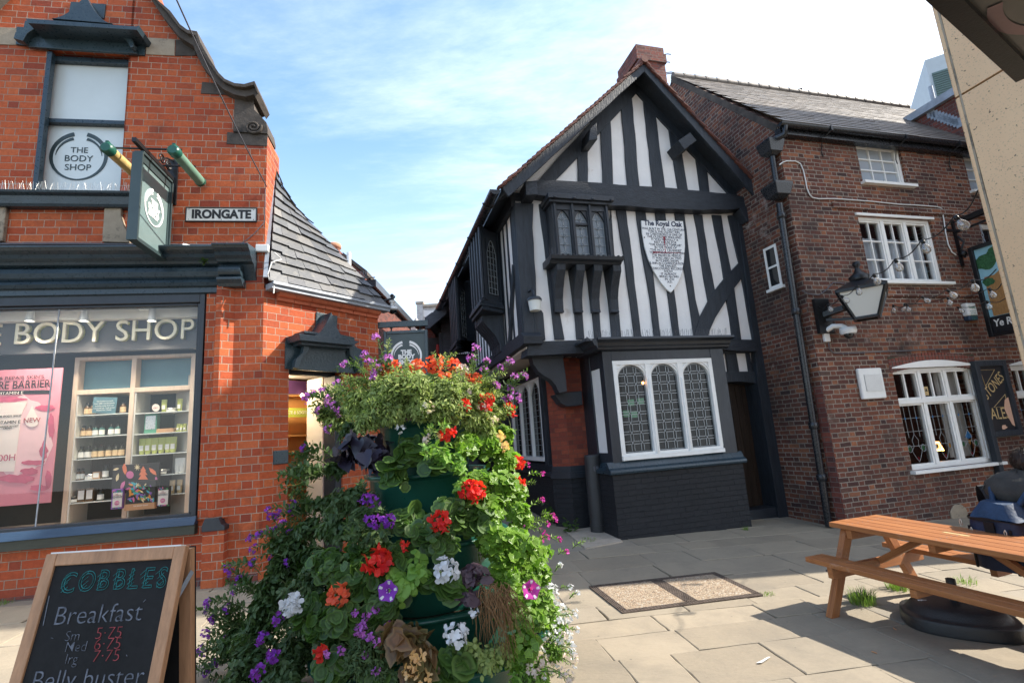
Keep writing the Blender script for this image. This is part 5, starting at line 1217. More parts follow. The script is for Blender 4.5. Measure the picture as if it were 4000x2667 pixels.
spikes('bird_spike_strip', 'dark wire bird spikes along the top of the bay window', FB, -.2, bw_ + .05, -.02, zc1 + .06, 150, .14, 'spike_dark', 1)
spikes('bird_spike_strip', 'bright steel bird spikes along the sill of the upper shop window', FS, -2.6, sR - .02, -.14, s0 + .004, 130, .125, 'spike_steel', 2)
spikes('bird_spike_strip', 'dark bird spikes at the end of the front oriel sill', FB, ol - .13, ol - .02, YO - .05, zs1 + .005, 9, .13, 'spike_dark', 3)
YD = .72
dp = Lp(FB, cq, [(-140, -10), (392, -10), (582, 1152), (60, 1200)], YD)
mb = MB(FB); n = 9
for k in range(n):
    t0_, t1__ = k / n, (k + 1) / n - .006
    a = [dp[0][i] + (dp[1][i] - dp[0][i]) * t0_ for i in (0, 1)]; b = [dp[0][i] + (dp[1][i] - dp[0][i]) * t1__ for i in (0, 1)]
    c = [dp[3][i] + (dp[2][i] - dp[3][i]) * t1__ for i in (0, 1)]; d = [dp[3][i] + (dp[2][i] - dp[3][i]) * t0_ for i in (0, 1)]
    mb.prism([a, d, c, b], YD, YD + .04)
dr_ = mb.build('door', 'door_wood', inn, .004)
stud([(1690, 470), (1738, 480), (1768, 800), (1773, 882), (1826, 1190), (1790, 1192), (1786, 1160), (1741, 882), (1733, 790)], 'door_post', GY - .02, GY + .4, 'timber_black', FB, lambda x, y: (x, y))
stud([(1655, 780), (1740, 780), (1744, 808), (1655, 812)], 'rail', GY + .02, GY + .3, 'beam_black', FB, lambda x, y: (x, y))
mb = MB(FB); P = Lp(FB, lambda x, y: (x, y), [(1640, 805), (1742, 805), (1748, 862), (1640, 862)], GY + .1); mb.prism(P, GY + .1, GY + .2); mb.build('transom_plaster', 'plaster_white', inn)
for P in ([(1645, 808), (1656, 808), (1660, 860), (1645, 860)], [(1667, 808), (1691, 808), (1700, 860), (1674, 860)], [(1714, 808), (1722, 808), (1731, 860), (1722, 860)]): stud(P, 'stud', GY + .06, GY + .099, 'timber_black', FB, lambda x, y: (x, y))
stud([(1640, 853), (1748, 853), (1752, 882), (1700, 876), (1640, 880)], 'door_head', GY + .04, GY + .36, 'timber_black', FB, lambda x, y: (x, y))
mb = MB(FB); P = Lp(FB, cq, [(200, 1205), (580, 1150), (740, 1165), (745, 1290), (200, 1350)], GY + .02); mb.prism(P, GY + .02, YD); mb.build('door_step', 'black_paint', inn, .012)
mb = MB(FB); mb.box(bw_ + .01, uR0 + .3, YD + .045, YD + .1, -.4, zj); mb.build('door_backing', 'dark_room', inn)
pa = FB.inv(G(*c6(625, 1385))); pb = FB.inv(G(*c6(478, 1368)))
pa.z = pb.z = 0
zp = FB.L(*c6(610, 880), pa.y)[1]; zpm = FB.L(*c6(600, 965), pa.y)[1]
dirb = (pb - pa).normalized(); pc_ = pb + dirb * .05
YW = pb.y + .12
def plan(grow): return [(pa.x - grow * .6, pa.y - grow), (.1, pa.y - grow), (.1, pa.y + 1), (pb.x + .3, pa.y + 1.2), (pb.x - grow, pb.y - grow * .4)]
mb = MB(FB); mb.prism(plan(0), zp, zj0 + .05, ax='z'); mb.build('corner_pier', 'pier_brick', inn)
mb = MB(FB); mb.prism(plan(.03), -.6, zpm, ax='z'); mb.build('pier_plinth', 'black_brick', inn)
mb = MB(FB)
for g0, za_, zb_ in ((.065, zpm - .02, zpm + .05), (.05, zpm + .05, zpm + .085), (.02, zpm + .0851, zp + .01)): mb.prism(plan(g0), za_, zb_, ax='z')
mb.build('plinth_moulding', 'black_paint', inn, .012)
P = Lp(FB, c6, [(245, -15), (262, 55), (300, 112), (345, 148), (400, 180), (440, 225), (470, 290), (535, 275), (524, 150), (500, -15)], GY + .28)
mb = MB(FB); mb.prism(P, GY + .16, GY + .36); P = Lp(FB, c6, [(240, -20), (505, -20), (503, 5), (247, 5)], GY + .28); mb.prism(P, GY + .12, GY + .159); mb.build('jetty_bracket', 'black_paint', inn, .01)
P = Lp(FB, c6, [(448, 296), (480, 285), (530, 278), (668, 265), (676, 380), (600, 388), (545, 392), (500, 368), (470, 325)], pa.y - .2)
mb = MB(FB); mb.prism(P, pa.y - .24, pa.y + .02); mb.build('corbel', 'black_paint', inn, .012)
FL = Frame(FB.P(uc0, GY, 0), YB_ - PI / 2)                # x runs back-to-front, so the alley is negative
S_ = lambda x, y, off=0.0: FL.L(*c2(x, y), off)
zE_ = S_(730, 235)[1] + .1; zJ = S_(780, 1190)[1] - .20
mb = MB(FL); mb.box(-9.2, 0, .02, .2, zJ - .05, zE_ + .15); mb.build('side_plaster', 'plaster_white', inn)
mb = MB(FL)
mb.prism(wob([(-9.2, zJ - .02), (-.0, zJ - .02), (.16, zJ + .0), (.18, zJ + .12), (.05, zJ + .2), (-9.2, zJ + .2)], .4, .01), -.07, .25); mb.build('jetty_beam', 'beam_black', inn, .008)
x = -.28; k = 0
while x > -9:
    w_ = random.uniform(.075, .10); mb = MB(FL); mb.prism(wob([(x - w_, zJ + .18), (x, zJ + .18), (x + random.uniform(-.03, .03), zE_ + .1), (x - w_ + random.uniform(-.03, .03), zE_ + .1)], .3, .009), .008, .03)
    mb.build('stud', 'timber_black', inn); x -= random.uniform(.25, .29); k += 1
mb = MB(FL); mb.prism(wob([(-.95, zJ + .18), (-.80, zJ + .18), (-.22, zJ + 1.4), (-.32, zJ + 1.45)], .3, .008), -.028, .01); mb.build('brace', 'timber_black', inn)
mb = MB(FL); mb.box(-.19, -.001, -.025, .15, zJ + .15, zE_ + .1); mb.build('corner_post', 'timber_black', inn, .006)
mb = MB(FL); mb.box(-9.2, -.0, -.06, .1, zE_ + .05, zE_ + .3); mb.build('eaves_plate', 'beam_black', inn)
yg = evl[0] - uc0
mb = MB(FL); mb.prism([(.02, zE_ + .30), (yg, evl[1] - .03), (yg, evl[1] + .0), (.02, zE_ + .34)], -9.4, -.0 + GY - YV - .45, ax='x'); mb.build('eaves_soffit', 'timber_black', inn)
xg0 = GY - YV + .02; zgt = evl[1] - .01
rows = []
for xx in [xg0 - .02 - 9.6 * t / 16 for t in range(17)]:
    rows.append([(xx, yg - .11 - .085 * math.cos(a), zgt - .04 - .08 * math.sin(a)) for a in [PI * j / 8 for j in range(9)]])
mb = MB(FL); mb.grid(rows); mb.face([rows[0][j] for j in range(9)])
for t in range(7): xx = xg0 - .5 - 1.45 * t; mb.tube([(xx, yg - .11 - .097 * math.cos(a), zgt - .04 - .092 * math.sin(a)) for a in [PI * j / 8 for j in range(9)]], .012, 5)
xd = xg0 - 9.35; mb.tube([(xd, yg - .11, zgt - .1), (xd, yg - .11, zgt - .3), (xd - .05, yg + .25, zgt - .6), (xd - .05, yg + .33, zgt - 1.2)], .05, 8)
mb.build('gutter', 'gutter_black', inn)
def side_oriel(xw, x1, x2, yo, zb, ztp):
    pl_ = [(xw, 0), (x1, -yo), (x2, -yo), (x2 - (xw - x1), 0)]
    mb = MB(FL)
    mb.prism([(p[0], p[1]) for p in pl_], zb, ztp, ax='z'); o = mb.build('oriel_window', 'black_paint', inn, .004)
    fr2 = MB(FL); fg = MB(FL); fl = MB(FL)
    L = math.hypot(xw - x1, yo); fo = Frame(FL.P(x1, -yo, 0), FL.yaw + math.atan2(yo, xw - x1))
    fr2 = MB(fo); fg = MB(fo); fl = MB(fo)
    light(fr2, fg, fl, L * .25, L * .75, zb + .12, ztp - .2, .25, -.025, .02, True, 'grid')
    fr2.box(.0, L * .12, -.035, -.001, zb, ztp); fr2.box(L * .88, L, -.035, -.001, zb, ztp)
    fr2.build('light_frame', 'black_paint', o); fg.build('pane', 'lead_glass', o); fl.build('lead', 'lead_came', o)
    fr3 = MB(FL)
    for k in range(5): xx = x1 + (x2 - x1) * k / 4; fr3.box(xx - .04, xx + .04, -yo - .03, -yo - .001, zb + .02, ztp)
    fr3.build('mullion', 'timber_black', o)
    mb = MB(FL)
    for g_, za_, zb_ in ((.06, zb - .06, zb + .001), (.09, zb - .12, zb - .061), (.05, zb - .19, zb - .121)): mb.prism([(pl_[0][0] + g_, 0), (x1 + g_ * .6, -yo - g_), (x2 - g_ * .6, -yo - g_), (pl_[3][0] - g_, 0)], za_, zb_, ax='z')
    mb.build('sill', 'timber_black', o, .01)
    zr = zb - .19; hh = min(.95, zr - zJ - .12)
    cur = [(0, zr), (-yo * .95, zr), (-yo * .93, zr - hh * .16), (-yo * .72, zr - hh * .33), (-yo * .42, zr - hh * .55), (-yo * .24, zr - hh * .8), (-yo * .2, zr - hh), (0, zr - hh)]
    for k in range(5):
        xx = xw - .1 - (xw - x2) * .95 * k / 4
        m2 = MB(FL); m2.prism(cur, xx - .06, xx + .06, ax='x'); m2.build('corbel_rib', 'timber_black', o, .008)
    m3 = MB(FL); m3.prism([(p[0] * .8, p[1]) for p in cur], xw - (xw - x2) * .99, xw - .1, ax='x'); m3.build('corbel_web', 'black_paint', o)
    return o
YOs = .42
xw1 = S_(655, 880)[0]; x11 = S_(492, 700, -YOs)[0]; x12 = S_(412, 800, -YOs)[0]; zb1 = S_(525, 870, -YOs)[1] + .05
side_oriel(xw1, x11, x12, YOs, zb1, zE_ + .06)
xw2 = S_(395, 1190)[0]; x21 = S_(288, 1050, -YOs)[0]; x22 = S_(240, 1100, -YOs)[0]; zb2 = S_(300, 1215, -YOs)[1] + .03
side_oriel(xw2, x21, x22, YOs, zb2, zE_ + .06)
gyo = FL.inv(FB.P(pb.x, pb.y, 0))
yL = gyo.y; xL = gyo.x
mb = MB(FL); mb.box(-9.2, .0, .05, yL + .6, zJ - .03, zJ + .01); mb.build('jetty_soffit', 'plaster_cream', inn)
mb = MB(FL); mb.box(-9.2, xL - .02, yL + .12, yL + .4, -.6, zJ - .031); mb.build('alley_wall', 'black_paint', inn)
mb = MB(FL); mb.box(-9.2, xL - .0, yL + .02, yL + .119, -.6, zpm); mb.build('alley_plinth', 'black_brick', inn)
mb = MB(FL); mb.box(-9.2, xL, yL - .02, yL + .118, zpm + .001, zpm + .07); mb.box(-9.2, xL, yL + .03, yL + .118, zpm + .0705, zp + .02); mb.build('plinth_moulding', 'black_paint', inn, .012)
yw_ = yL + .06
w0 = FL.L(*c6(385, 840), yw_); w1 = FL.L(*c6(130, 800), yw_); zwT = FL.L(*c6(325, 150), yw_)[1]; zwB = FL.L(*c6(385, 838), yw_)[1]
mb = MB(FL); gm = MB(FL); lm = MB(FL)
xa, xb = w1[0], w0[0]; st = .06; lw = (xb - xa - .08 * 4) / 3
for k in range(3): x0 = xa + .08 + k * (lw + .08); light(mb, gm, lm, x0, x0 + lw, zwB + .07, zwT - .06, .22, yw_, .05, True, 'grid')
for k in range(4): x0 = xa + k * (lw + .08); mb.box(x0 + .0005, x0 + .0795, yw_ - .02, yw_ + .055, zwB + .07, zwT)
mb.box(xa + .001, xb - .001, yw_ - .019, yw_ + .055, zwT - .059, zwT - .001); mb.box(xa, xb, yw_ - .04, yw_ + .058, zwB, zwB + .0695)
aw = mb.build('alley_window', 'white_paint', inn, .004); gm.build('pane', 'lead_glass', aw); lm.build('lead', 'lead_came', aw)
mb = MB(FL); mb.box(xb + .001, xb + .16, yw_ - .03, yw_ + .058, zwB - .2, zJ - .04); mb.box(xa - .3, xb, yw_ - .06, yw_ + .058, zwT + .002, zwT + .2); mb.box(xa - .5, xa - .001, yw_ - .03, yw_ + .058, zwB - .2, zwT + .001); mb.build('window_surround', 'timber_black', inn, .006)
mb = MB(FL); mb.box(-9.2, xa - .501, yL - .1, yL + .117, zp + .03, zJ - .04); mb.build('alley_boarding', 'timber_black', inn)
pp = G(*c6(820, 1425)); pt_ = FB.inv(pp)
tp = FB.L(*c6(765, 785), pt_.y)
pipe = thing('waste_pipe', 'thick black capped waste pipe marked E8 beside the bay window', 'pipe', tuple(pp))
r_ = .125
mb = MB(FB); bx = pt_.x; by = pt_.y + .05; ux = tp[0]
def pz(t): return (bx + (ux - bx) * t, by, gz(pp.x, pp.y) + (tp[1] - gz(pp.x, pp.y)) * t)
mb.tube([pz(.23), pz(.97), pz(.985), pz(1.0)], [r_, r_, r_ * .99, r_ * .9], 24); mb.build('shaft', 'plastic_black', pipe)
mb = MB(FB); mb.tube([pz(-.04), pz(.10), pz(.235)], [r_ * .93, r_ * .93, r_ * .93], 24); mb.tube([pz(.09), pz(.105)], r_ * 1.0, 24); mb.build('socket', 'plastic_black', pipe)
q = pz(.82); text('E8', .10, FB, q[0] - .0, by - r_ - .003, q[2], 'chalk_grey', pipe, 'chalk_mark', .001, sx=.9)
z5 = zoom(1.96, 2800, 450); z6 = zoom(1.742, 2900, 1100); z8 = zoom(3.136, 3300, 0); zs_ = zoom(1.5675, 3600, 700); zr_ = zoom(2.613, 3100, 200); zq9 = zoom(1.4938, 3350, 1350)
wp = G(1948, 1216)
FW = Frame(wp, YB_); FV = Frame(wp, R(-73.5))
I_ = lambda x, y: (x, y)
wing = thing('brick_wing', 'old sooty brown brick building with white windows adjoining the timbered inn', 'building', tuple(wp))
zEv = FW.L(1800, 291, -.15)[1]; uEnd = 9.5
def wall_holes(mb, x0, x1, z0, z1, holes, y0, y1):
    xs = sorted({x0, x1} | {h[0] for h in holes} | {h[1] for h in holes}); zs = sorted({z0, z1} | {h[2] for h in holes} | {h[3] for h in holes})
    for i in range(len(xs) - 1):
        for j in range(len(zs) - 1):
            cx, cz = (xs[i] + xs[i + 1]) / 2, (zs[j] + zs[j + 1]) / 2
            if any(h[0] < cx < h[1] and h[2] < cz < h[3] for h in holes): continue
            mb.face([(xs[i], y0, zs[j]), (xs[i + 1], y0, zs[j]), (xs[i + 1], y0, zs[j + 1]), (xs[i], y0, zs[j + 1])], .5)
    for a, b, c, d in holes:
        mb.face([(a, y0, c), (a, y1, c), (a, y1, d), (a, y0, d)], .5); mb.face([(b, y0, c), (b, y0, d), (b, y1, d), (b, y1, c)], .5)
        mb.face([(a, y0, c), (b, y0, c), (b, y1, c), (a, y1, c)], .5); mb.face([(a, y0, d), (a, y1, d), (b, y1, d), (b, y0, d)], .5)
def rect(zf, pts, f=FW, y=.08):
    a = [f.L(*zf(*p), y) for p in pts]      # TL TR BL BR
    return ((a[0][0] + a[2][0]) / 2, (a[1][0] + a[3][0]) / 2, (a[2][1] + a[3][1]) / 2, (a[0][1] + a[1][1]) / 2)
H1 = rect(z5, [(1040, 785), (1612, 815), (1155, 1285), (1702, 1292)]); H2 = rect(z5, [(1020, 215), (1365, 250), (1095, 535), (1430, 552)])
HG = rect(z6, [(1000, 600), (1548, 570), (1112, 1292), (1678, 1218)])
dx = 3.55
H3 = (FW.L(2203, 370, .08)[0], FW.L(2203, 370, .08)[0] + 1.1, H2[2], H2[3])
H4 = (FW.L(*z5(1985, 880), .08)[0], FW.L(*z5(1985, 880), .08)[0] + 1.6, H1[2], H1[3])
HG2 = (FW.L(*z6(1800, 640), .08)[0], FW.L(*z6(1800, 640), .08)[0] + 1.7, HG[2], HG[3] - .03)
holes = [H1, H2, HG, H3, H4, HG2]
mb = MB(FW); wall_holes(mb, .0, uEnd, -.7, zEv, holes, 0, .3); mb.build('front_wall', 'old_brick', wing)
mb = MB(FW)
for zf, a, b in ((z5, (880, 690), (2050, 775)), (z5, (1270, 1355), (2000, 1390))):
    u0, z0 = FW.L(*zf(*a)); u1, z1_ = FW.L(*zf(*b)); z0 = (z0 + z1_) / 2
    mb.box(u0, u1 + 2, -.035, -.001, z0 - .05, z0 + .07)
mb.build('string_course', 'old_brick', wing, .012)
mb = MB(FW); n = 26; aw_ = HG[1] - HG[0] + .1; rs = random.Random(8)
for k in range(n):
    t = k / n; x0 = HG[0] - .05 + aw_ * t; x1 = x0 + aw_ / n - .012; lift = .10 * math.sin(PI * (t + .5 / n))
    mb.box(x0, x1, -.012, .05, HG[3] - .07 + lift, HG[3] + .15 + lift)
mb.build('window_arch', 'chimney_brick', wing, .006)
mb = MB(FW); mb.box(HG[0] - .05, HG[1] + .05, -.006, .049, HG[3] + .0, HG[3] + .2); mb.build('arch_mortar', 'joint_dirt', wing)
def casement(h, cols, rows, y=.07, name='window', sub=None, transom=None, glassm='sky_pane', leads=False, sill=True, barw=.022, opening=True):
    x0, x1, z0, z1 = h; mb = MB(FW); gm = MB(FW); bm = MB(FW)
    f = .055
    mb.box(x0, x0 + f, y - .02, y + .08, z0, z1); mb.box(x1 - f, x1, y - .02, y + .08, z0, z1); mb.box(x0 + f + .0005, x1 - f - .0005, y - .019, y + .08, z1 - f, z1); mb.box(x0 + f + .0005, x1 - f - .0005, y - .019, y + .08, z0, z0 + f)
    zz = [z0 + f, z1 - f] if transom is None else [z0 + f, transom - .035, transom + .035, z1 - f]
    if transom: mb.box(x0 + f + .0005, x1 - f - .0005, y - .03, y + .08, transom - .035, transom + .035)
    xs = [x0 + f + (x1 - x0 - 2 * f) * k / cols for k in range(cols + 1)]
    for k in range(1, cols): mb.box(xs[k] - .035, xs[k] + .035, y - .018, y + .08, z0 + f + .0005, z1 - f - .0005)
    for part in range(0, len(zz), 2):
        za, zb = zz[part], zz[part + 1]
        for k in range(cols):
            xa, xb = xs[k] + (.035 if k else 0), xs[k + 1] - (.035 if k < cols - 1 else 0)
            r = sub[part // 2][k % len(sub[part // 2])]
            g = .03; mb.box(xa + .0005, xa + g, y, y + .07, za, zb); mb.box(xb - g, xb - .0005, y, y + .07, za, zb); mb.box(xa + g + .0005, xb - g - .0005, y, y + .07, za + .0005, za + g); mb.box(xa + g + .0005, xb - g - .0005, y, y + .07, zb - g, zb - .0005)
            for c_ in range(1, r[0]): xx = xa + g + (xb - xa - 2 * g) * c_ / r[0]; bm.box(xx - barw / 2, xx + barw / 2, y + .015, y + .05, za + g, zb - g)
            for c_ in range(1, r[1]): z_ = za + g + (zb - za - 2 * g) * c_ / r[1]; bm.box(xa + g, xb - g, y + .0148, y + .0502, z_ - barw / 2, z_ + barw / 2)
            gm.face([(xa + g, y + .045, za + g), (xb - g, y + .045, za + g), (xb - g, y + .045, zb - g), (xa + g, y + .045, zb - g)])
    if sill: mb.box(x0 - .06, x1 + .12, -.09, y - .021, z0 - .05, z0 - .001)
    o = mb.build(name, 'white_paint', wing, .004); gm.build('pane', glassm, o)
    if bm.f: bm.build('glazing_bar', 'white_paint', o)
    return o, xs, zz
o1, _, _ = casement(H1, 3, 1, sub=[[(2, 3)]], glassm='clear_glass')
mb = MB(FW); mb.box(H1[0] - .05, H1[1] + .06, -.03, .05, H1[3] + .001, H1[3] + .045); mb.build('drip_board', 'white_paint', o1, .004)
mb = MB(FW)
rowsN = [[(H1[0] + .06 + k * .03, .19 + .012 * math.sin(k * 1.7), z) for k in range(int((H1[1] - H1[0] - .1) / .03))] for z in (H1[2] + .05, H1[2] + .86)]
mb.grid(rowsN); mb.build('net_curtain', 'curtain', o1)
o2, _, _ = casement(H2, 1, 1, sub=[[(3, 3)]]); mb = MB(FW); mb.box(H2[0] - .05, H2[1] + .05, -.03, .05, H2[3] + .001, H2[3] + .045); mb.build('drip_board', 'white_paint', o2, .004)
o3, _, _ = casement(H3, 1, 1, sub=[[(3, 3)]]); o4, _, _ = casement(H4, 2, 1, sub=[[(2, 3)]], glassm='dark_pane')
trz = (FW.L(*z6(1040, 825), .05)[1] + FW.L(*z6(1570, 785), .05)[1]) / 2
og_, xsg, zzg = casement(HG, 3, 1, sub=[[(1, 1)], [(2, 1)]], transom=trz, glassm='clear_glass', barw=.03)
og2, xsg2, zzg2 = casement(HG2, 3, 1, sub=[[(1, 1)], [(2, 1)]], transom=trz, glassm='clear_glass', barw=.03)
mb = MB(FW); n = 12
for o_, h in ((og_, HG), (og2, HG2)):
    mb = MB(FW); pts = [(h[0] - .02, h[3])] + [(h[0] + (h[1] - h[0]) * k / n, h[3] + .02 + .10 * math.sin(PI * k / n)) for k in range(n + 1)] + [(h[1] + .02, h[3])]
    mb.prism(pts, -.02, .1); mb.build('arched_head', 'white_paint', o_, .004)
def stained(o, xs, zz, f=FW, y=.112):
    lm = MB(f); cols = {}
    for k in range(3):
        xa, xb = xs[k] + (.065 if k else .03), xs[k + 1] - (.065 if k < 2 else .03); za, zb = zz[0] + .03, zz[1] - .03; w = xb - xa; h = zb - za; xm = (xa + xb) / 2
        for c_ in range(1, 4): x = xa + w * c_ / 4; lm.bar((x, y, za + h * (.45 if c_ != 2 else .5)), (x, y, zb), .006)
        for r_ in (.30, .55, .78): lm.bar((xa, y, za + h * r_), (xb, y, za + h * r_), .006)
        for sx in (-1, 1):
            lm.tube([(xm + sx * t, y, z) for t, z in ((0, za + h * .5), (w * .14, za + h * .40), (w * .10, za + h * .30), (w * .22, za + h * .22), (w * .1, za + h * .1), (0, za + h * .03))], .004, 5)
            lm.tube([(xm + sx * (w * .30 + w * .09 * math.cos(a)), y, za + h * .26 + w * .12 * math.sin(a)) for a in [2 * PI * j / 10 for j in range(11)]], .004, 5)
            cols.setdefault('stain_green' if k != 1 else 'stain_amber', MB(f)).prism([(xm + sx * w * .30 + w * .06 * math.cos(a), za + h * .26 + w * .09 * math.sin(a)) for a in [2 * PI * j / 8 for j in range(8)]], y + .004, y + .006)
        for (dx_, dz_) in ((-.25, .78), (.25, .78)):
            p = (xm + w * dx_, za + h * dz_); cols.setdefault('stain_blue', MB(f)).prism([(p[0] - .018, p[1]), (p[0], p[1] - .022), (p[0] + .018, p[1]), (p[0], p[1] + .022)], y - .004, y)
        cols.setdefault('stain_red', MB(f)).prism([(xm - .045, za + h * .07), (xm, za + h * .03), (xm + .045, za + h * .07), (xm, za + h * .12)], y + .003, y + .0055)
        if k == 2: cols.setdefault('stain_blue', MB(f)).prism([(xm - .09, za + h * .37), (xm, za + h * .34), (xm + .09, za + h * .37), (xm, za + h * .50)], y + .003, y + .0055); cols.setdefault('stain_amber', MB(f)).prism([(xm - .04, za + h * .32), (xm + .04, za + h * .32), (xm, za + h * .22)], y + .003, y + .0055)
    lm.build('lead', 'lead_came', o)
    for c, m in cols.items(): m.build('coloured_glass', c, o)
stained(og_, xsg, zzg); stained(og2, xsg2, zzg2)
mb = MB(FW); q = FW.L(*z6(1250, 738), .11); mb.box(q[0] - .045, q[0] + .045, .108, .111, q[1] - .085, q[1] + .06); st_ = mb.build('warning_sticker', 'gold_paint', og_)
mb = MB(FW); mb.prism([(q[0] - .03, q[1] - .02), (q[0] + .03, q[1] - .02), (q[0], q[1] + .04)], .104, .1075); mb.build('warning_triangle', 'ink_black', og_)
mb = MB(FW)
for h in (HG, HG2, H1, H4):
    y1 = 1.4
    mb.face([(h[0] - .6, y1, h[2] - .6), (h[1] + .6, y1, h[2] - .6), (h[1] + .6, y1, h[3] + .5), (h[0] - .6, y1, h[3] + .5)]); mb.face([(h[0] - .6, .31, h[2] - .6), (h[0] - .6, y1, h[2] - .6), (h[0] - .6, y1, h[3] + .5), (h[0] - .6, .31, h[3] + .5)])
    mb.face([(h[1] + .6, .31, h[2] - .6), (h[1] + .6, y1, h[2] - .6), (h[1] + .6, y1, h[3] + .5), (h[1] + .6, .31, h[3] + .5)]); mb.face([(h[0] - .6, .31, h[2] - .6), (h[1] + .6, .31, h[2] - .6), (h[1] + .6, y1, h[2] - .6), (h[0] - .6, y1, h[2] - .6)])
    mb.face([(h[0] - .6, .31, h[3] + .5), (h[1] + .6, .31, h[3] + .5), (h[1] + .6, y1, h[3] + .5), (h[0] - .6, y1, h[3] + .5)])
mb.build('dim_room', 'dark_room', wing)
mb = MB(FW); mb.box(xsg[2] + .06, HG[1] - .06, .30, .34, HG[2] + .1, HG[3] - .05); mb.build('roller_blind', 'shop_wall', og_)
q = FW.L(*z6(1320, 1115), .7); mb = MB(FW); mb.lathe([(.10, q[1] - .09), (.05, q[1] + .07)], (q[0], .7, 0), 12); mb.build('lamp_shade', 'lamp_amber', og_)
zV = lambda u: None
vr = FV.L(1545, 175); ve = FV.L(1788, 288)
mb = MB(FV)
mb.prism([(-3.2, -.7), (0, -.7), (0, zEv - .02), ve, vr, (vr[0] - 1.4, vr[1] - 2.2), (-3.2, 5)], 0, .3); mb.build('gable_end', 'old_brick', wing)
mb = MB(FV); d = Vector((vr[0] - ve[0], vr[1] - ve[1])).normalized(); nn = Vector((-d.y, d.x)) * (1 if -d.y < 0 else -1)
nn = Vector((d.y, -d.x)) if Vector((d.y, -d.x)).y < 0 else Vector((-d.y, d.x))
mb.prism([ve, vr, (vr[0] + nn.x * .11, vr[1] + nn.y * .11), (ve[0] + nn.x * .11, ve[1] + nn.y * .11)], -.012, -.001); mb.build('verge_mortar', 'dark_stone', wing)
hs = rect(I_, [(1757, 570), (1783, 560), (1765, 668), (1797, 655)], FV, .0)
mb = MB(FV); x0, x1, z0, z1_ = hs; f = .045
mb.box(x0, x0 + f, -.012, .03, z0, z1_); mb.box(x1 - f, x1, -.012, .03, z0, z1_); mb.box(x0 + f + .0005, x1 - f - .0005, -.011, .03, z1_ - f, z1_); mb.box(x0 + f + .0005, x1 - f - .0005, -.011, .03, z0, z0 + f); zm = (z0 + z1_) / 2; mb.box(x0 + f + .0005, x1 - f - .0005, -.010, .03, zm - .015, zm + .02); mb.box(x0 - .03, x1 + .05, -.06, .03, z0 - .05, z0 - .001)
sw = mb.build('narrow_window', 'white_paint', wing, .003); mb = MB(FV); mb.face([(x0 + f, -.004, z0 + f), (x1 - f, -.004, z0 + f), (x1 - f, -.004, z1_ - f), (x0 + f, -.004, z1_ - f)]); mb.build('pane', 'dark_pane', sw)
mb = MB(FV); mb.box(-.17, .0, -.012, -.001, -.6, 1.9); mb.build('rebuilt_corner', 'chimney_brick', wing, .004)
mb = MB(FW); q = FW.L(3745 * .588, 2010 * .588); mb.prism(blob(q[0], q[1], .19, .17, 18, .12, 0, 3), -.02, -.0); mb.build('stone_block', 'sand_stone', wing, .01)
ridge0 = FV.P(vr[0], 0, vr[1])
rl = FW.inv(ridge0)
E0 = FW.P(-.05, -.22, zEv + .05); E1 = FW.P(uEnd, -.22, zEv + .05); R0 = ridge0; R1 = FW.P(7.0, rl.y, vr[1])
mb = MB(); slates(mb, E0, E1, R1, R0, 24, .30, .008, 1.5, 31, .008)
for k in range(24):
    a = R0.lerp(R1, k / 24); b = R0.lerp(R1, (k + .96) / 24); mb.tube([a, b], .085 if k % 1 == 0 else .08, 8)
    mb.tube([b - (b - a).normalized() * .03, b + (b - a).normalized() * .03], .095, 8)
bk = FW.P(0, rl.y + 4, zEv); mb.face([R0, R1, FW.P(7.0, rl.y + 3.4, zEv), FW.P(rl.x, rl.y + 3.4, zEv)])
wr_ = mb.build('roof', 'wing_slate', wing)
mb = MB(FW)
rows = [[(x, -.20 - .06 * math.cos(a), zEv + .02 - .06 * math.sin(a)) for a in [PI * j / 8 for j in range(9)]] for x in (-.12, 2, 4, 6, uEnd)]
mb.grid(rows); mb.face([rows[0][j] for j in range(9)]); mb.box(-.05, uEnd, -.13, -.001, zEv - .12, zEv + .0)
for px_, py_ in ((852, 100), (1420, 150), (1830, 195)):
    u, z = FW.L(*z5(px_, py_), -.2); mb.tube([(u, -.26, zEv + .05), (u, -.27, zEv - .03), (u - .02, -.06, zEv - .12), (u - .03, -.02, zEv - .32), (u + .0, -.01, zEv - .40)], .009, 5); mb.box(u - .02, u + .02, -.275, -.255, zEv - .05, zEv + .03)
mb.build('gutter', 'gutter_black', wing)
q = FW.inv(AT(1938, 213, ridge0.y + 1.2)); mb = MB(FW); mb.lathe([(.11, vr[1] - .2), (.11, vr[1] + .05), (.13, vr[1] + .08), (.11, vr[1] + .11), (.13, vr[1] + .14), (.02, vr[1] + .16)], (FW.inv(R0.lerp(R1, .52)).x, rl.y + .1, 0), 12); mb.build('roof_vent', 'metal_black', wr_)
mb = MB(FW); xv = FW.inv(R0.lerp(R1, .57)).x; mb.box(xv, xv + .75, rl.y + .1, rl.y + .5, vr[1] - .3, vr[1] + .08); mb.box(xv + .1, xv + .6, rl.y + .12, rl.y + .45, vr[1] + .081, vr[1] + .16); mb.build('ridge_stack', 'chimney_brick', wr_)
pts = [(1772, 350), (1779, 400), (1788, 455), (1797, 520), (1820, 690), (1850, 860), (1868, 985), (1888, 1100), (1904, 1208)]
pp_ = [FV.P(FV.L(x, y, -.12)[0], -.12, FV.L(x, y, -.12)[1]) for x, y in pts]
dpipe = thing('rainwater_pipe', 'black cast iron rainwater pipe with two hopper heads at the brick corner', 'drainpipe', tuple(pp_[-1]))
top2 = pp_[0]
def onl(z, a=pp_[2], b=pp_[-1]): t = (z - a.z) / (b.z - a.z); return a.lerp(b, t)
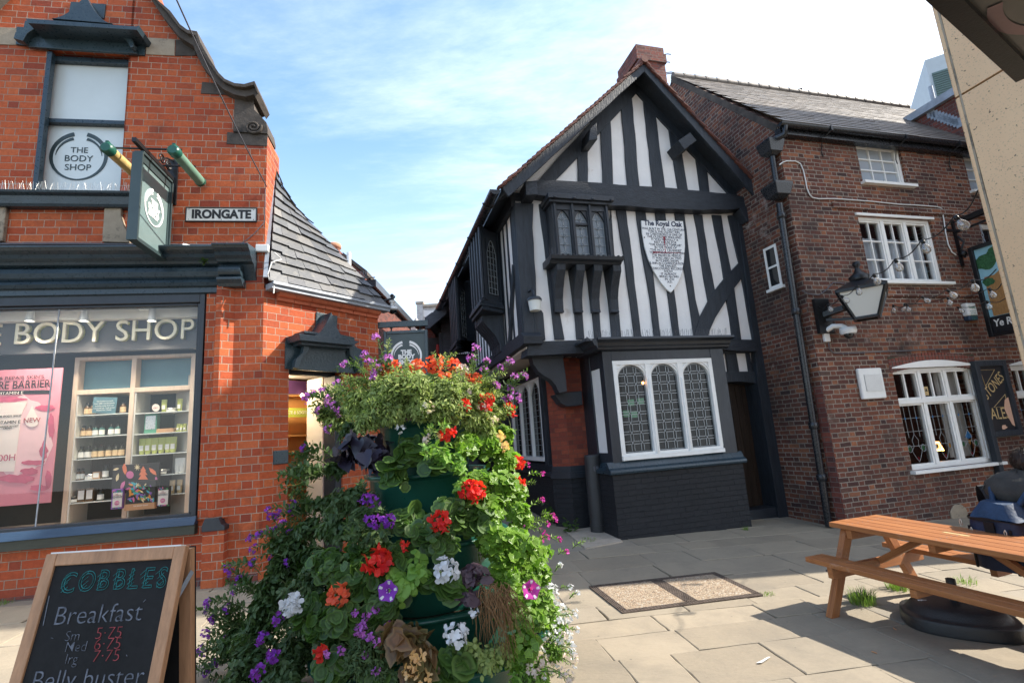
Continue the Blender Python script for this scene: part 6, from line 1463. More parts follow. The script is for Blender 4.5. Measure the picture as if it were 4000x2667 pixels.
bot = pp_[-1]; bot = Vector((bot.x, bot.y, gz(bot.x, bot.y)))
mb = MB(); mb.tube([pp_[0], pp_[2]], .045, 12); mb.tube([onl(pp_[2].z - .1), onl(bot.z + .02)], .052, 12)
mb.build('pipe', 'gutter_black', dpipe)
mb = MB()
for z in (pp_[2].z - .32, pp_[4].z - .2, pp_[6].z + .05, (pp_[6].z + bot.z) / 2): mb.tube([onl(z - .05), onl(z - .045), onl(z + .05), onl(z + .055)], [.06, .07, .07, .06], 12); q = onl(z); mb.bar(q, q + Vector((.13, .10, 0)), .03)
mb.build('collar', 'gutter_black', dpipe)
for k, (q, w, h) in enumerate(((pp_[0], .17, .26), (pp_[2] + Vector((0, 0, .05)), .19, .26))):
    f_ = Frame((q.x, q.y, 0), YB_); mb = MB(f_); mb.lathe([(w * .45, q.z - h * .3), (w * 1.0, q.z - h * .1), (w * 1.32, q.z + h * .55), (w * 1.32, q.z + h * .7), (w * 1.2, q.z + h * .7)], (0, 0, 0), 4, None, PI / 4, PI / 4 + 2 * PI, True);
    for i in range(len(mb.sm)): mb.sm[i] = False
    mb.build('hopper_head', 'gutter_black', dpipe, .006)
g0 = FW.P(-.02, -.2, zEv - .03); mb = MB(); mb.tube([g0, g0 + Vector((-.02, 0, -.15)), pp_[0] + Vector((0, 0, .2))], .05, 10); mb.build('gutter_outlet', 'gutter_black', dpipe)
vq = rect(z6, [(785, 590), (945, 585), (820, 800), (980, 792)], FW, -.05)
vt = thing('extractor_vent', 'cream plastic louvred extractor vent beside the ground floor window', 'vent', tuple(FW.P(vq[0], 0, vq[2])))
mb = MB(FW); mb.box(vq[0], vq[1], -.06, 0, vq[2], vq[3]); mb.build('housing', 'plastic_white', vt, .02)
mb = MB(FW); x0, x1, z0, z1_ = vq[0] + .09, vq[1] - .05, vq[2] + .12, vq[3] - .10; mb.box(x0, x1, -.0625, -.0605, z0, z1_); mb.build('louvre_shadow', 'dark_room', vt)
mb = MB(FW)
for k in range(19): z = z0 + (z1_ - z0) * (k + .5) / 19; mb.box(x0, x1, -.072, -.063, z - .006, z + .006)
mb.build('louvre', 'plastic_white', vt)
q = FW.L(*z6(570, 355), -.02); cam_ = thing('security_camera', 'white dome security camera on a bracket on the brick corner', 'security camera', tuple(FW.P(q[0], 0, q[1])))
mb = MB(FW); mb.box(q[0] - .06, q[0] + .05, -.04, .02, q[1] - .13, q[1] + .13); mb.tube([(q[0], -.03, q[1] + .05), (q[0] + .05, -.12, q[1] + .10), (q[0] + .14, -.2, q[1] + .09), (q[0] + .2, -.24, q[1] + .02)], .042, 8); mb.build('arm', 'plastic_white', cam_, .01)
mb = MB(FW); c = (q[0] + .2, -.24, 0); mb.lathe([(.03, q[1] + .06), (.115, q[1] + .05), (.12, q[1] - .01), (.105, q[1] - .05)], c, 16, caps=True); mb.build('housing', 'plastic_white', cam_)
mb = MB(FW); mb.ball((q[0] + .2, -.24, q[1] - .06), .07, 12, 7); mb.build('dome', 'dark_pane', cam_)
q0_ = FW.L(*z5(1120, 1340), -.55); YLn = -.55
xs_ = [FW.L(*z5(x, y), YLn) for x, y in ((955, 1365), (1285, 1330), (1050, 1545), (1215, 1540))]
cx = FW.L(*z5(1120, 1400), YLn)[0]; zt_l = (xs_[0][1] + xs_[1][1]) / 2; zb_l = (xs_[2][1] + xs_[3][1]) / 2 - .02
rt = (xs_[1][0] - xs_[0][0]) / 2; rb = (xs_[3][0] - xs_[2][0]) / 2
zf_ = FW.L(*z5(1090, 1170), YLn)[1]; zrf = FW.L(*z5(1095, 1262), YLn)[1]
ln = thing('wall_lantern', 'large black four-sided wall lantern numbered 15408 on the brick wing', 'street lamp', tuple(FW.P(cx, YLn, zb_l)))
def sq(r, z): return [(cx + r * math.cos(a), YLn + r * math.sin(a), z) for a in (-PI / 2 - .12, -.12, PI / 2 - .12, PI - .12)]
T_, B__ = sq(rt, zt_l), sq(rb, zb_l)
mb = MB(FW)
for k in range(4):
    j = (k + 1) % 4; mb.face([B__[k], B__[j], T_[j], T_[k]])
mb.build('glass', 'lamp_glass', ln)
mb = MB(FW)
for k in range(4):
    j = (k + 1) % 4; mb.bar(B__[k], T_[k], .035); mb.bar(B__[k], B__[j], .035); mb.bar(T_[k], T_[j], .045)
mb.face(B__)
T2 = sq(rt * 1.08, zt_l + .02); ap_ = sq(rt * .28, zrf)
for k in range(4): j = (k + 1) % 4; mb.face([T2[k], T2[j], ap_[j], ap_[k]])
mb.face(T2)
mb.lathe([(rt * .30, zrf - .01), (rt * .34, zrf + .05), (rt * .2, zrf + .10), (.05, zrf + .14), (.03, zrf + .2), (.06, zrf + .24), (.05, zrf + .29), (.005, zf_)], (cx, YLn, 0), 10)
mb.build('frame', 'metal_black', ln)
mb = MB(FW); mb.bar((cx - .12, YLn + .25, zt_l - .2), (cx - .25, 0, zt_l - .25), .12, .08); mb.box(cx - .4, cx - .12, -.06, -.001, zt_l - .55, zt_l + .02); mb.bar((cx - .05, YLn + .1, zb_l + .02), (cx - .25, 0, zb_l + .1), .04); mb.build('wall_bracket', 'metal_black', ln)
f_ = Frame(FW.P(*sq(rt * .98, 0)[0]), YB_ + PI / 4 - .12); mb = MB(f_); text('15408', .075, f_, rt * .6, -.012, zt_l - .09, 'label_white', ln, 'lamp_number', .001, sx=.85)
mb = MB(f_); mb.box(rt * .6 - .11, rt * .6 + .11, -.009, .0, zt_l - .13, zt_l - .05); mb.build('number_plate', 'ink_black', ln)
aq = rect(z5, [(1905, 1440), (1975, 1437), (1922, 1560), (1996, 1560)], FW, -.08)
al = thing('alarm_box', 'white and blue burglar alarm box reading Simplify on the brick wing', 'alarm box', tuple(FW.P(aq[0], 0, aq[2])))
mb = MB(FW); mb.box(aq[0], aq[1], -.10, 0, aq[2] + .06, aq[3]); mb.build('cover', 'plastic_white', al, .02)
mb = MB(FW); mb.box(aq[0] + .005, aq[1] - .005, -.095, 0, aq[2] - .02, aq[2] + .0595); mb.build('strobe', 'sill_blue', al, .015)
text('Simplify', .055, FW, (aq[0] + aq[1]) / 2, -.103, aq[3] - .08, 'box_green', al, 'alarm_words', .001, sx=.95)
mb = MB(FW)
for i in range(5):
    for j in range(4): mb.lathe([(.009, 0), (.001, 0)], (0, 0, 0), 6) if False else mb.box(aq[0] + .06 + j * .035, aq[0] + .075 + j * .035, -.1025, -.1005, aq[3] - .16 - i * .035, aq[3] - .145 - i * .035)
mb.build('alarm_dots', 'box_green', al)
sq_ = rect(z6, [(1548, 540), (1780, 535), (1695, 1060), (1895, 1040)], FW, -.05)
ab = thing('ale_sign', 'black framed sign in gold capitals reading STONES ALES, peeling at the corner', 'sign', tuple(FW.P(sq_[0], 0, sq_[2])))
x0, x1, z0, z1_ = sq_; fw_ = .10
mb = MB(FW); mb.box(x0, x0 + fw_, -.09, 0, z0 - .75, z1_); mb.box(x1 - fw_, x1, -.089, 0, z0, z1_); mb.box(x0 + fw_ + .001, x1 - fw_ - .001, -.088, 0, z1_ - fw_, z1_); mb.box(x0 + fw_ + .001, x1 - fw_ - .001, -.088, 0, z0, z0 + fw_); mb.build('frame', 'timber_black', ab, .006)
mb = MB(FW); mb.box(x0 + fw_, x1 - fw_, -.045, -.001, z0 + fw_, z1_ - fw_); mb.build('panel', 'box_black', ab)
xm = (x0 + x1) / 2; hh = z1_ - z0
text('STONES', .25, FW, xm - .0, -.048, z0 + hh * .66, 'gold_paint', ab, 'gold_letters', .001, sx=.72, rot=R(33)); text('ALES', .28, FW, xm + .0, -.048, z0 + hh * .29, 'gold_paint', ab, 'gold_letters', .001, sx=.78)
mb = MB(FW)
for tri in ([(x0 + .14, z1_ - .16), (x0 + .50, z1_ - .16), (x0 + .19, z1_ - .44)], [(x1 - .16, z0 + hh * .54), (x1 - .16, z0 + hh * .38), (x1 - .5, z0 + hh * .38)]):
    for k in range(3): a, b = tri[k], tri[(k + 1) % 3]; mb.bar((a[0], -.047, a[1]), (b[0], -.047, b[1]), .012, .004)
mb.build('gold_lines', 'gold_paint', ab)
mb = MB(FW); mb.prism([(x1 - fw_ - .001, z0 + fw_ + .05), (x1 - fw_ - .001, z0 + hh * .50), (x1 - .2, z0 + hh * .47), (x1 - .26, z0 + hh * .36), (x1 - .22, z0 + hh * .25), (x1 - .16, z0 + .18)], -.0505, -.0485); mb.prism(blob(xm + .02, z0 + fw_ + .05, .06, .04, 12, .3, 0, 2), -.0502, -.0488); mb.build('peeled_patch', 'plaster_pink', ab)
ub = FW.L(*zs_(215, 400))[0]
FH = Frame(FW.P(ub, 0, 0), YB_ - PI / 2)                   # x outwards from the wall, y to the right
hq = [FH.L(*zs_(*p)) for p in ((297, 420), (410, 970), (430, 387), (552, 950))]
xh0 = (hq[0][0] + hq[1][0]) / 2; zh0, zh1 = hq[1][1], hq[0][1]; xh1 = xh0 + (zh1 - zh0) * .78
hs_ = thing('inn_sign', 'hanging painted inn sign of an oak tree with blackletter caption', 'sign', tuple(FW.P(ub, -xh0, zh0)))
mb = MB(FH); f = .07
mb.box(xh0, xh0 + f, -.04, .06, zh0, zh1); mb.box(xh1 - f, xh1, -.04, .06, zh0, zh1); mb.box(xh0 + f + .001, xh1 - f - .001, -.039, .06, zh1 - f, zh1); mb.box(xh0 + f + .001, xh1 - f - .001, -.039, .06, zh0, zh0 + f); mb.build('frame', 'metal_black', hs_, .006)
W_, Hh = xh1 - xh0, zh1 - zh0
mb = MB(FH); mb.box(xh0 + f, xh1 - f, -.0, .03, zh0 + f, zh0 + Hh * .21); mb.build('caption_panel', 'ink_black', hs_)
mb = MB(FH); mb.box(xh0 + f, xh1 - f, .0, .03, zh0 + Hh * .2101, zh1 - f); mb.build('painted_sky', 'paint_sky', hs_)
h = lambda a, b: (xh0 + W_ * a, zh0 + Hh * b)
mb = MB(FH); mb.prism([h(*p) for p in ((.40, .215), (.92, .215), (.92, .40), (.75, .44), (.6, .42), (.45, .36))], -.002, -.0005); mb.build('painted_meadow', 'paint_meadow', hs_)
mb = MB(FH); mb.prism([h(*p) for p in ((.10, .214), (.62, .214), (.50, .30), (.40, .42), (.42, .50), (.60, .62), (.80, .66), (.92, .70), (.92, .86), (.60, .72), (.55, .92), (.44, .92), (.46, .72), (.34, .93), (.24, .93), (.34, .70), (.22, .64), (.10, .64))], -.005, -.0025); mb.build('painted_trunk', 'paint_bark', hs_)
mb = MB(FH)
for k, (a, b, r) in enumerate(((.16, .80, .13), (.30, .88, .10), (.14, .58, .07), (.72, .88, .14), (.86, .60, .10), (.74, .52, .09), (.66, .46, .06), (.55, .84, .06))): p = h(a, b); mb.prism([(max(xh0 + f + .002, min(xh1 - f - .002, x)), min(zh1 - f - .002, z)) for x, z in blob(p[0], p[1], r * W_, r * W_ * .8, 18, .15, 0, k)], -.0055 - .0004 * k, -.0052 - .0004 * k + .0002)
mb.build('painted_leaves', 'paint_leaf', hs_)
text('Ye Royal', .17, FH, xh0 + .10, -.003, zh0 + Hh * .135, 'label_white', hs_, 'caption', .001, 'LEFT', .8, shear=.1, off=.004)
mb = MB(FH)
zb0, zb1 = FH.L(*zs_(245, 535))[1], FH.L(*zs_(185, 250))[1]; zarm = FH.L(*zs_(215, 325), 0)[1]
mb.box(-.0, .03, -.03, .03, zb0, zb1); mb.box(.0, .025, -.22, .12, zarm + .02, zarm + .07)
mb.bar((.02, 0, zarm), (xh1 + .1, 0, zarm + .06), .035); mb.bar((.02, 0, zb1 - .06), (xh0 + W_ * .4, 0, zarm + .22), .015)
mb.tube([(.05, .0, zarm - .10 + .02), (.12, 0, zarm - .22), (.06, 0, zarm - .32), (.03, .0, zarm - .42), (.09, 0, zarm - .5)], .018, 6); mb.ball((.07, 0, zarm - .42), .06, 10, 6)
mb.build('bracket', 'metal_black', hs_)
mb = MB(FH); mb.tube([(xh0 + .05, -.06, zarm + .16), (xh1, -.06, zarm + .2)], .06, 10); mb.build('strip_light', 'metal_black', hs_)
mb = MB(FH)
for xx in (xh0 + W_ * .2, xh0 + W_ * .8):
    nl = 6; zt0 = zarm - .01
    for k in range(nl):
        z = zt0 - (zt0 - zh1) * (k + .5) / nl; r = (zt0 - zh1) / nl * .62
        mb.tube([(xx + (.014 * math.cos(a) if k % 2 else 0), (0 if k % 2 else .014 * math.cos(a)), z + r * math.sin(a)) for a in [2 * PI * j / 8 for j in range(9)]], .005, 4)
mb.build('chain', 'lead_grey', hs_)
FN = Frame(FW.P(4.75, 0, 0), YB_ - PI / 2)
nb = thing('tall_neighbour', 'taller red brick building rising beyond the slate roof, its unseen front behind the stone pillar shaped to cast shade', 'building', tuple(FW.P(4.75, -1, 0)))
v0 = FN.L(*zr_(1285, 612)); v1 = FN.L(*zr_(1600, 420))
sl_ = (v1[1] - v0[1]) / (v1[0] - v0[0]); sl_ = min(1.4, abs(sl_) if abs(sl_) > .5 else .9)
zpk = v0[1] + sl_ * 2.6
NEAR = 2.62; TOPN = 13.0; ZP = 7.62  # unseen high front part, reach and height set to shade inn, wing and paving
mb = MB(FN)
mb.prism([(-3.5, -.7), (NEAR, -.7), (NEAR, TOPN), (.5, TOPN), (.5, ZP), (-3.5, ZP)], 0, 9); mb.build('side_wall', 'chimney_brick', nb)
mb = MB(FN); mb.prism([(-3.6, ZP + .001), (.499, ZP + .001), (.499, ZP + .16), (-3.6, ZP + .16)], -.10, 9); mb.build('parapet', 'lead_grey', nb)
mb = MB(FN)
for k in range(10):
    a = FN.L(*zr_(1360 + k * 33, 640 + k * 11)); mb.box(a[0], a[0] + .1, -.012, 0, a[1] - .12, a[1] + .08)
mb.build('stepped_flashing', 'lead_grey', nb)
q1, q2 = AT(2112, 262, 15), AT(2212, 192, 13.6)
rl_ = thing('roof_rail', 'grey tubular guard rail above the slate roof', 'railing', tuple(AT(2125, 258, 15)))
mb = MB(); mb.tube([AT(2110, 262, 15), AT(2260, 168, 13.6)], .05, 8); mb.build('top_rail', 'lead_grey', rl_)
mb = MB(); p = AT(2142, 222, 14.7); mb.tube([p + Vector((0, 0, .35)), p + Vector((0, 0, -1.6))], .06, 8); mb.build('post', 'lead_grey', rl_)
prm = thing('plant_room', 'pale grey louvred rooftop plant room high behind the stone pillar', 'building', tuple(AT(2180, 215, 24)))
FQ = Frame(AT(2126, 140, 24), R(-30)); a = [FQ.L(*z8(x, y)) for x, y in ((985, 768), (1115, 1215), (1160, 650))]
zt_p = (a[0][1] + a[2][1]) / 2; x0 = a[0][0]; zb_p = a[1][1] - 3
mb = MB(FQ); mb.box(x0, x0 + 6, 0, 5, zb_p, zt_p); mb.build('cladding', 'grey_panel', prm)
mb = MB(FQ); lp = FQ.L(*z8(1065, 905)); mb.box(lp[0], lp[0] + 1.1, -.05, -.0, zb_p, lp[1])
for k in range(40): z = lp[1] - .1 - k * .12; mb.box(lp[0], lp[0] + 1.1, -.09, -.051, z - .03, z + .02)
mb.build('louvre', 'louvre_green', prm)
rc = ray(2247, 430); ye = 3.36; xe = ye * rc.x / rc.y
FE = Frame((xe, ye, 0), YB_ - PI / 2)
be = thing('stone_building', 'beige speckled stone-clad building corner close on the right', 'building', (xe, ye, gz(xe, ye)))
a = FE.L(*z8(1325, 1225)); b_ = FE.L(*z8(1100, 70)); c_ = FE.L(*z8(1440, 1145)); vj = (b_[0] + c_[0]) / 2
mb = MB(FE); mb.box(.004, 9, .05, 2.2, -.6, 9.5); mb.build('core', 'joint_dirt', be)
zj_ = a[1]; mb = MB(FE); gp = .007
for z0, z1_ in ((-.6, zj_ - 2.75), (zj_ - 2.75, zj_), (zj_, zj_ + 2.75), (zj_ + 2.75, 9.5)):
    mb.box(0, vj - gp, 0, .049, z0 + gp, z1_ - gp)
    x = vj
    while x < 9: mb.box(x + gp, min(9, x + 2.4) - gp, 0, .049, z0 + gp, z1_ - gp); x += 2.4
    mb.box(-.004, -.001, .0, 2.2, z0 + gp, z1_ - gp)
mb.build('cladding', 'beige_stone', be, .006)
mb = MB(FE)
rs = random.Random(5)
zz_l = [zj_ - 5 + k * .25 for k in range(60)]
for k in range(59):
    mb.bar((vj + .003 * math.sin(k), .004, zz_l[k]), (vj + .003 * math.sin(k + 1), .004, zz_l[k + 1] + .002), .012, .012)
mb.build('joint_sealant', 'sand_stone', be)
zC = 3.05
def hp(X, Y, z=zC): d = ray(X, Y); return CAM + d * ((z - CAM.z) / d.z)
k0, k1, k2 = hp(2330, 178), hp(2128, -8), hp(2420, 128)
e1, e2 = (k1 - k0), (k2 - k0); L1 = e1.length; e1n = e1.normalized(); e2n = (e2 - e1n * e2.dot(e1n)).normalized()
sc_ = thing('sign_case', 'dark framed grey glazed case overhanging the top right corner', 'sign case', tuple(k0))
A0 = k0; A1 = k0 + e1n * (L1 + 1.2); A2 = A1 + e2n * 1.0; A3 = k0 + e2n * 1.0
mb = MB(); w = .075
for p, q in ((A0, A1), (A3, A2)): mb.bar(p + e2n * (w / 2 if p is A0 else -w / 2), q + e2n * (w / 2 if p is A0 else -w / 2), w, .06)
for p, q in ((A0, A3), (A1, A2)): mb.bar(p + e1n * (w / 2 if p is A0 else -w / 2) + e2n * w, q + e1n * (w / 2 if p is A0 else -w / 2) - e2n * w, w, .06)
mb.build('frame', 'metal_black', sc_, .004)
mb = MB(); up = Vector((0, 0, .004)); mb.face([A0 + e1n * w + e2n * w + up, A1 - e1n * w + e2n * w + up, A2 - e1n * w - e2n * w + up, A3 + e1n * w - e2n * w + up]); pn_ = mb.build('pane', 'murky_panel', sc_)
mb = MB(); cc = k0 + e1n * (L1 * .55) + e2n * .33; n = 14
o_ = [cc + e1n * (.34 * math.cos(a)) + e2n * (.26 * math.sin(a)) for a in [PI * .9 + PI * .75 * k / n for k in range(n + 1)]]; i_ = [cc + e1n * (.30 * math.cos(a)) + e2n * (.21 * math.sin(a)) for a in [PI * .9 + PI * .75 * k / n for k in range(n + 1)]]
for k in range(n): mb.face([p - Vector((0, 0, .001)) for p in (o_[k], o_[k + 1], i_[k + 1], i_[k])])
mb.build('pink_arc', 'pink_ghost', pn_)
mb = MB(); mb.bar(A0.lerp(A1, .5) + e2n * .9, A0.lerp(A1, .5) + e2n * 2.2, .05); mb.box(0, .01, 0, .01, -5, -4.99) if False else None; mb.build('wall_arm', 'metal_black', sc_)
cb = zoom(3.92, 1450, 1050)
def far_frame(y, yaw=0.0): return Frame((0, y, 0), yaw)
F1 = far_frame(19); hL = lambda pts, f=F1: [f.L(*r5(*p)) for p in pts]
hb = thing('brick_house', 'distant red brick gabled house with chimney stack and steel flue behind the slate roof', 'house', tuple(F1.P(-5, 0, 0)))
g = hL([(820, 760), (990, 680), (1180, 835), (1180, 860)])
mb = MB(F1); mb.prism([(-14, -1), (g[3][0], -1), g[3], g[2], g[1], (-14, g[1][1] - .5)], 0, 6); mb.build('wall', 'chimney_brick', hb)
mb = MB(F1); a, b = g[1], g[2]; mb.prism([a, (b[0] + .1, b[1] - .05), (b[0] + .1, b[1] + .12), (a[0], a[1] + .16)], -.1, 6); mb.build('verge', 'dark_stone', hb)
q = hL([(860, 640), (965, 632), (975, 755)]); mb = MB(F1); mb.box(q[0][0], q[1][0], -.4, .6, q[2][1] - 1, q[1][1]); mb.box(q[0][0] - .06, q[1][0] + .06, -.46, .66, q[1][1] - .25, q[1][1] - .08); chm = mb.build('chimney', 'chimney_brick', hb)
for px_, s in ((825, .8), (900, 1)):
    c = F1.L(*r5(px_, 600)); r = .26; zt = F1.L(*r5(px_, 560))[1]
    mb = MB(F1); mb.lathe([(r * .95, q[1][1] - .02), (r * .8, zt - .2), (r * 1.05, zt - .18), (r * 1.05, zt - .06), (r * .9, zt), (r * .6, zt)], (c[0], .1, 0), 12, caps=True); mb.build('chimney_pot', 'pot_clay', chm)
q = hL([(1070, 690), (1090, 690), (1080, 825)]); mb = MB(F1); mb.tube([((q[0][0] + q[1][0]) / 2, -.6, q[2][1] - .5), ((q[0][0] + q[1][0]) / 2, -.6, q[0][1])], .08, 10); mb.build('flue', 'plastic_white', hb)
F2 = far_frame(13.5)
hb2 = thing('brick_house', 'brick house with tiled eaves peeping out between the corner roof and the sky', 'house', tuple(F2.P(-4, 0, 0)))
q = hL([(1030, 830), (1290, 890), (1295, 930), (1250, 960), (1250, 1075)], F2)
mb = MB(F2); mb.box(-9, q[3][0], 0, 5, -1, q[2][1] - .05); mb.build('wall', 'chimney_brick', hb2)
mb = MB(F2); mb.box(-9, q[2][0], -.25, 5, q[2][1] - .1, q[2][1] + .1); mb.build('eaves', 'gutter_black', hb2)
mb = MB(); slates(mb, F2.P(-9, -.3, q[2][1] + .1), F2.P(q[2][0], -.3, q[2][1] + .1), F2.P(q[2][0] - 1.9, 1.8, q[0][1] + .5), F2.P(-9, 1.8, q[0][1] + .5), 6, .35, .03, 1.4, 41); mb.build('roof', 'wing_slate', hb2)
mb = MB(F2);
for k in range(9): x = F2.L(*r5(1110 + k * 14, 915))[0]; mb.bar((x, -.3, q[2][1] + .12), (x, -.3, q[2][1] + .34), .012)
mb.build('spike_row', 'spike_dark', hb2)
F3 = far_frame(27)
wb = thing('white_building', 'peeling whitewashed brick building at the far end of the alley', 'building', tuple(F3.P(-3, 0, 0)))
q = [F3.L(*cb(*p)) for p in ((700, 545), (795, 545), (795, 590), (1300, 590), (700, 950), (620, 830), (600, 950))]
mb = MB(F3); mb.box(q[0][0], q[0][0] + 9, 0, 8, -1.5, q[2][1]); mb.box(q[0][0], q[1][0], -.1, .9, q[2][1] - 2.0, q[0][1]); mb.build('wall', 'pale_brick', wb)
mb = MB(F3); mb.box(q[1][0] + .01, q[0][0] + 9, -.12, .5, q[2][1] + .001, q[2][1] + .14); mb.box(q[0][0] - .05, q[1][0] + .05, -.15, .95, q[0][1] + .001, q[0][1] + .12); mb.build('coping', 'concrete_block', wb)
mb = MB(F3); e = [F3.L(*cb(*p)) for p in ((780, 620), (840, 640), (1050, 650), (1010, 760), (860, 780), (800, 720))]; mb.prism(wob(e, .5, .12), -.03, -.001); mb.build('render_patch', 'plaster_white', wb)
F4 = far_frame(24)
mb = MB(F4); q4 = [F4.L(*cb(*p)) for p in ((685, 740), (625, 835), (585, 940), (710, 940))]; mb.prism([(q4[0][0], -1), (q4[2][0], -1), q4[2], q4[1], q4[0]], 0, 2.5); mb.build('side_range', 'pale_brick', wb)
F5 = far_frame(15.2)
bb = thing('boarded_building', 'black weatherboarded building with gabled eave in the alley', 'building', tuple(F5.P(-.8, 0, 0)))
q = [F5.L(*cb(*p)) for p in ((1070, 900), (1300, 900), (900, 850), (1215, 730), (1215, 790), (970, 1000), (910, 1005), (1000, 775))]
mb = MB(F5); top = q[3][1]; n = 26; z0 = -1.0; hgt = (top - z0) / n
for k in range(n): z = z0 + hgt * k; mb.prism([(-.00, z), (-.035, z), (-.012, z + hgt), (0, z + hgt)], q[0][0], q[0][0] + 4, ax='x')
mb.box(q[0][0] + .001, q[0][0] + 4, .001, 5, -1, top); mb.build('weatherboarding', 'clapboard', bb)
mb = MB(F5); mb.prism([q[2], q[7], q[3], q[4], q[5], q[6]], -.9, -.8); mb.prism([q[2], q[7], (q[7][0], q[7][1] - .15), (q[2][0], q[2][1] - .15)], -.8, 4); mb.prism([q[7], q[3], (q[3][0] + 2, q[3][1] + 2.4), (q[7][0] + 2, q[7][1] + 2.4)], -.8, 4); mb.build('verge_board', 'clapboard', bb)
q = [F5.L(*cb(*p)) for p in ((875, 1000), (1055, 1560))]
mb = MB(F5); mb.box(q[0][0] - .5, q[1][0] + .02, .6, .9, -1, q[0][1]); mb.build('lobby_wall', 'shop_dark', bb)
mb = MB(F5); mb.box(q[1][0] + .01, q[1][0] + .12, -.05, .3, -1, q[0][1]); mb.build('corner_post', 'timber_black', bb)
q = [F5.L(*cb(*p), .2) for p in ((990, 1160), (1050, 1310))]
mb = MB(F5); c = ((q[0][0] + q[1][0]) / 2, .2, 0); r = (q[1][0] - q[0][0]) / 2; mb.lathe([(r * .7, q[1][1]), (r, q[1][1] + .1), (r, q[0][1] - .1), (r * .7, q[0][1])], c, 12, caps=True); tag(mb.build('lantern', 'red_box'), 'red lantern hanging in the alley in front of the boarded building', 'lantern')
F6 = far_frame(16.0); q = [F6.L(*cb(*p)) for p in ((815, 930), (880, 880))]
mb = MB(F6); mb.box(q[0][0], q[1][0] + .2, 0, .3, -1, q[1][1]); mb.box(q[0][0] - .3, q[1][0] + .3, -.4, .4, q[1][1], q[1][1] + .12); tag(mb.build('brick_pier', 'chimney_brick'), 'narrow tan brick pier with cap beside the boarded building', 'pier')
F7 = far_frame(30); mb = MB(F7); mb.box(-14, 8, 0, 1, -1, 3.2); tag(mb.build('back_wall', 'chimney_brick'), 'low brick wall closing the far end of the alley', 'wall')
F8 = far_frame(8.7, R(8))
q = [F8.L(*cb(*p)) for p in ((60, 520), (320, 455), (322, 385), (322, 500), (325, 600), (325, 700), (360, 440))]
pc2 = thing('bracket_camera', 'white dome camera hanging from a black ornamental bracket at the end of the shop', 'security camera', tuple(F8.P(q[0][0], 0, q[0][1])))
mb = MB(F8); mb.tube([(q[0][0] - .1, 0, q[0][1] - .03), (q[1][0], 0, q[1][1])], .018, 6); mb.tube([(q[1][0], 0, q[3][1]), (q[2][0], 0, q[2][1] - .05), (q[2][0], 0, q[2][1])], [.03, .025, .004], 8); mb.ball((q[1][0], 0, q[1][1] + .05), .035, 8, 5); mb.tube([(q[1][0], 0, q[1][1]), (q[6][0], 0, q[6][1]), (q[6][0], 0, q[6][1] + .03)], .014, 5)
mb.tube([(q[0][0] + .12, 0, q[0][1] - .03), (q[0][0] + .22, 0, q[0][1] - .06), (q[0][0] + .30, 0, q[0][1] - .03), (q[0][0] + .26, 0, q[0][1] + .0)], .012, 5); mb.build('bracket', 'metal_black', pc2)
mb = MB(F8); mb.lathe([(.055, q[3][1] + .01), (.055, q[3][1] - .01), (.03, q[3][1] - .03), (.035, q[4][1] + .0), (.08, q[4][1] - .05), (.085, q[5][1] + .13), (.08, q[5][1] + .10)], (q[1][0], 0, 0), 14, caps=True); mb.build('housing', 'plastic_white', pc2)
mb = MB(F8); mb.ball((q[1][0], 0, q[5][1] + .085), .077, 12, 8); mb.build('dome', 'dark_pane', pc2)
F9 = far_frame(8.25, R(6))
q = [F9.L(*cb(*p)) for p in ((90, 835), (870, 858), (192, 955), (862, 942), (205, 1620), (530, 1325))]
s2 = thing('hanging_sign', 'dark green square hanging shop sign over the flowers at the alley mouth', 'sign', tuple(F9.P(q[1][0], 0, q[3][1])))
x0, x1 = q[2][0], q[3][0]; zt = (q[2][1] + q[3][1]) / 2; zb = zt - (x1 - x0) * 1.18; f = .05
mb = MB(F9); mb.box(q[0][0] - .25, q[1][0], -.03, .03, (q[0][1] + q[1][1]) / 2 - .045, (q[0][1] + q[1][1]) / 2 + .045); mb.build('arm', 'teal_paint', s2)
mb = MB(F9)
for xx in (x0 + .12, x1 - .12): mb.tube([(xx, 0, zt), (xx, 0, zt + .16)], .012, 6); mb.ball((xx, 0, zt + .06), .022, 8, 5)
mb.build('hook', 'metal_black', s2)
mb = MB(F9); mb.box(x0 + f, x1 - f, -.02, .02, zb + f, zt - f); mb.build('board', 'sign_green', s2)
mb = MB(F9); mb.box(x0, x0 + f - .0005, -.04, .04, zb, zt); mb.box(x1 - f + .0005, x1, -.04, .04, zb, zt); mb.box(x0 + f, x1 - f, -.039, .039, zt - f + .0005, zt); mb.box(x0 + f, x1 - f, -.039, .039, zb, zb + f - .0005); mb.build('frame', 'teal_paint', s2, .006)
cx = (x0 + x1) / 2; cz = F9.L(*cb(535, 1335))[1]; rr = (F9.L(*cb(778, 1330))[0] - F9.L(*cb(298, 1330))[0]) / 2
mb = MB(F9); roundel(mb, cx, cz, rr, -.024, -.0205); mb.build('roundel', 'sign_white', s2)
for t, py, sz in (('THE', 1278, .36), ('BODY', 1350, .38), ('SHOP', 1432, .38)): text(t, rr * sz, F9, cx, -.022, F9.L(*cb(540, py))[1], 'sign_white', s2, 'roundel_word', .002, off=.006)
ub = FS.L(*sg(305, 300))[0]
FSP = Frame(FS.P(ub, 0, 0), FS.yaw + PI / 2)
q = [FSP.L(*sg(*p)) for p in ((98, 165), (62, 690), (275, 378), (247, 828))]
s1 = thing('projecting_sign', 'grey-green projecting shop sign hung at right angles from a scrolled bracket, seen edge-on', 'sign', tuple(FSP.P(q[2][0], 0, q[2][1])))
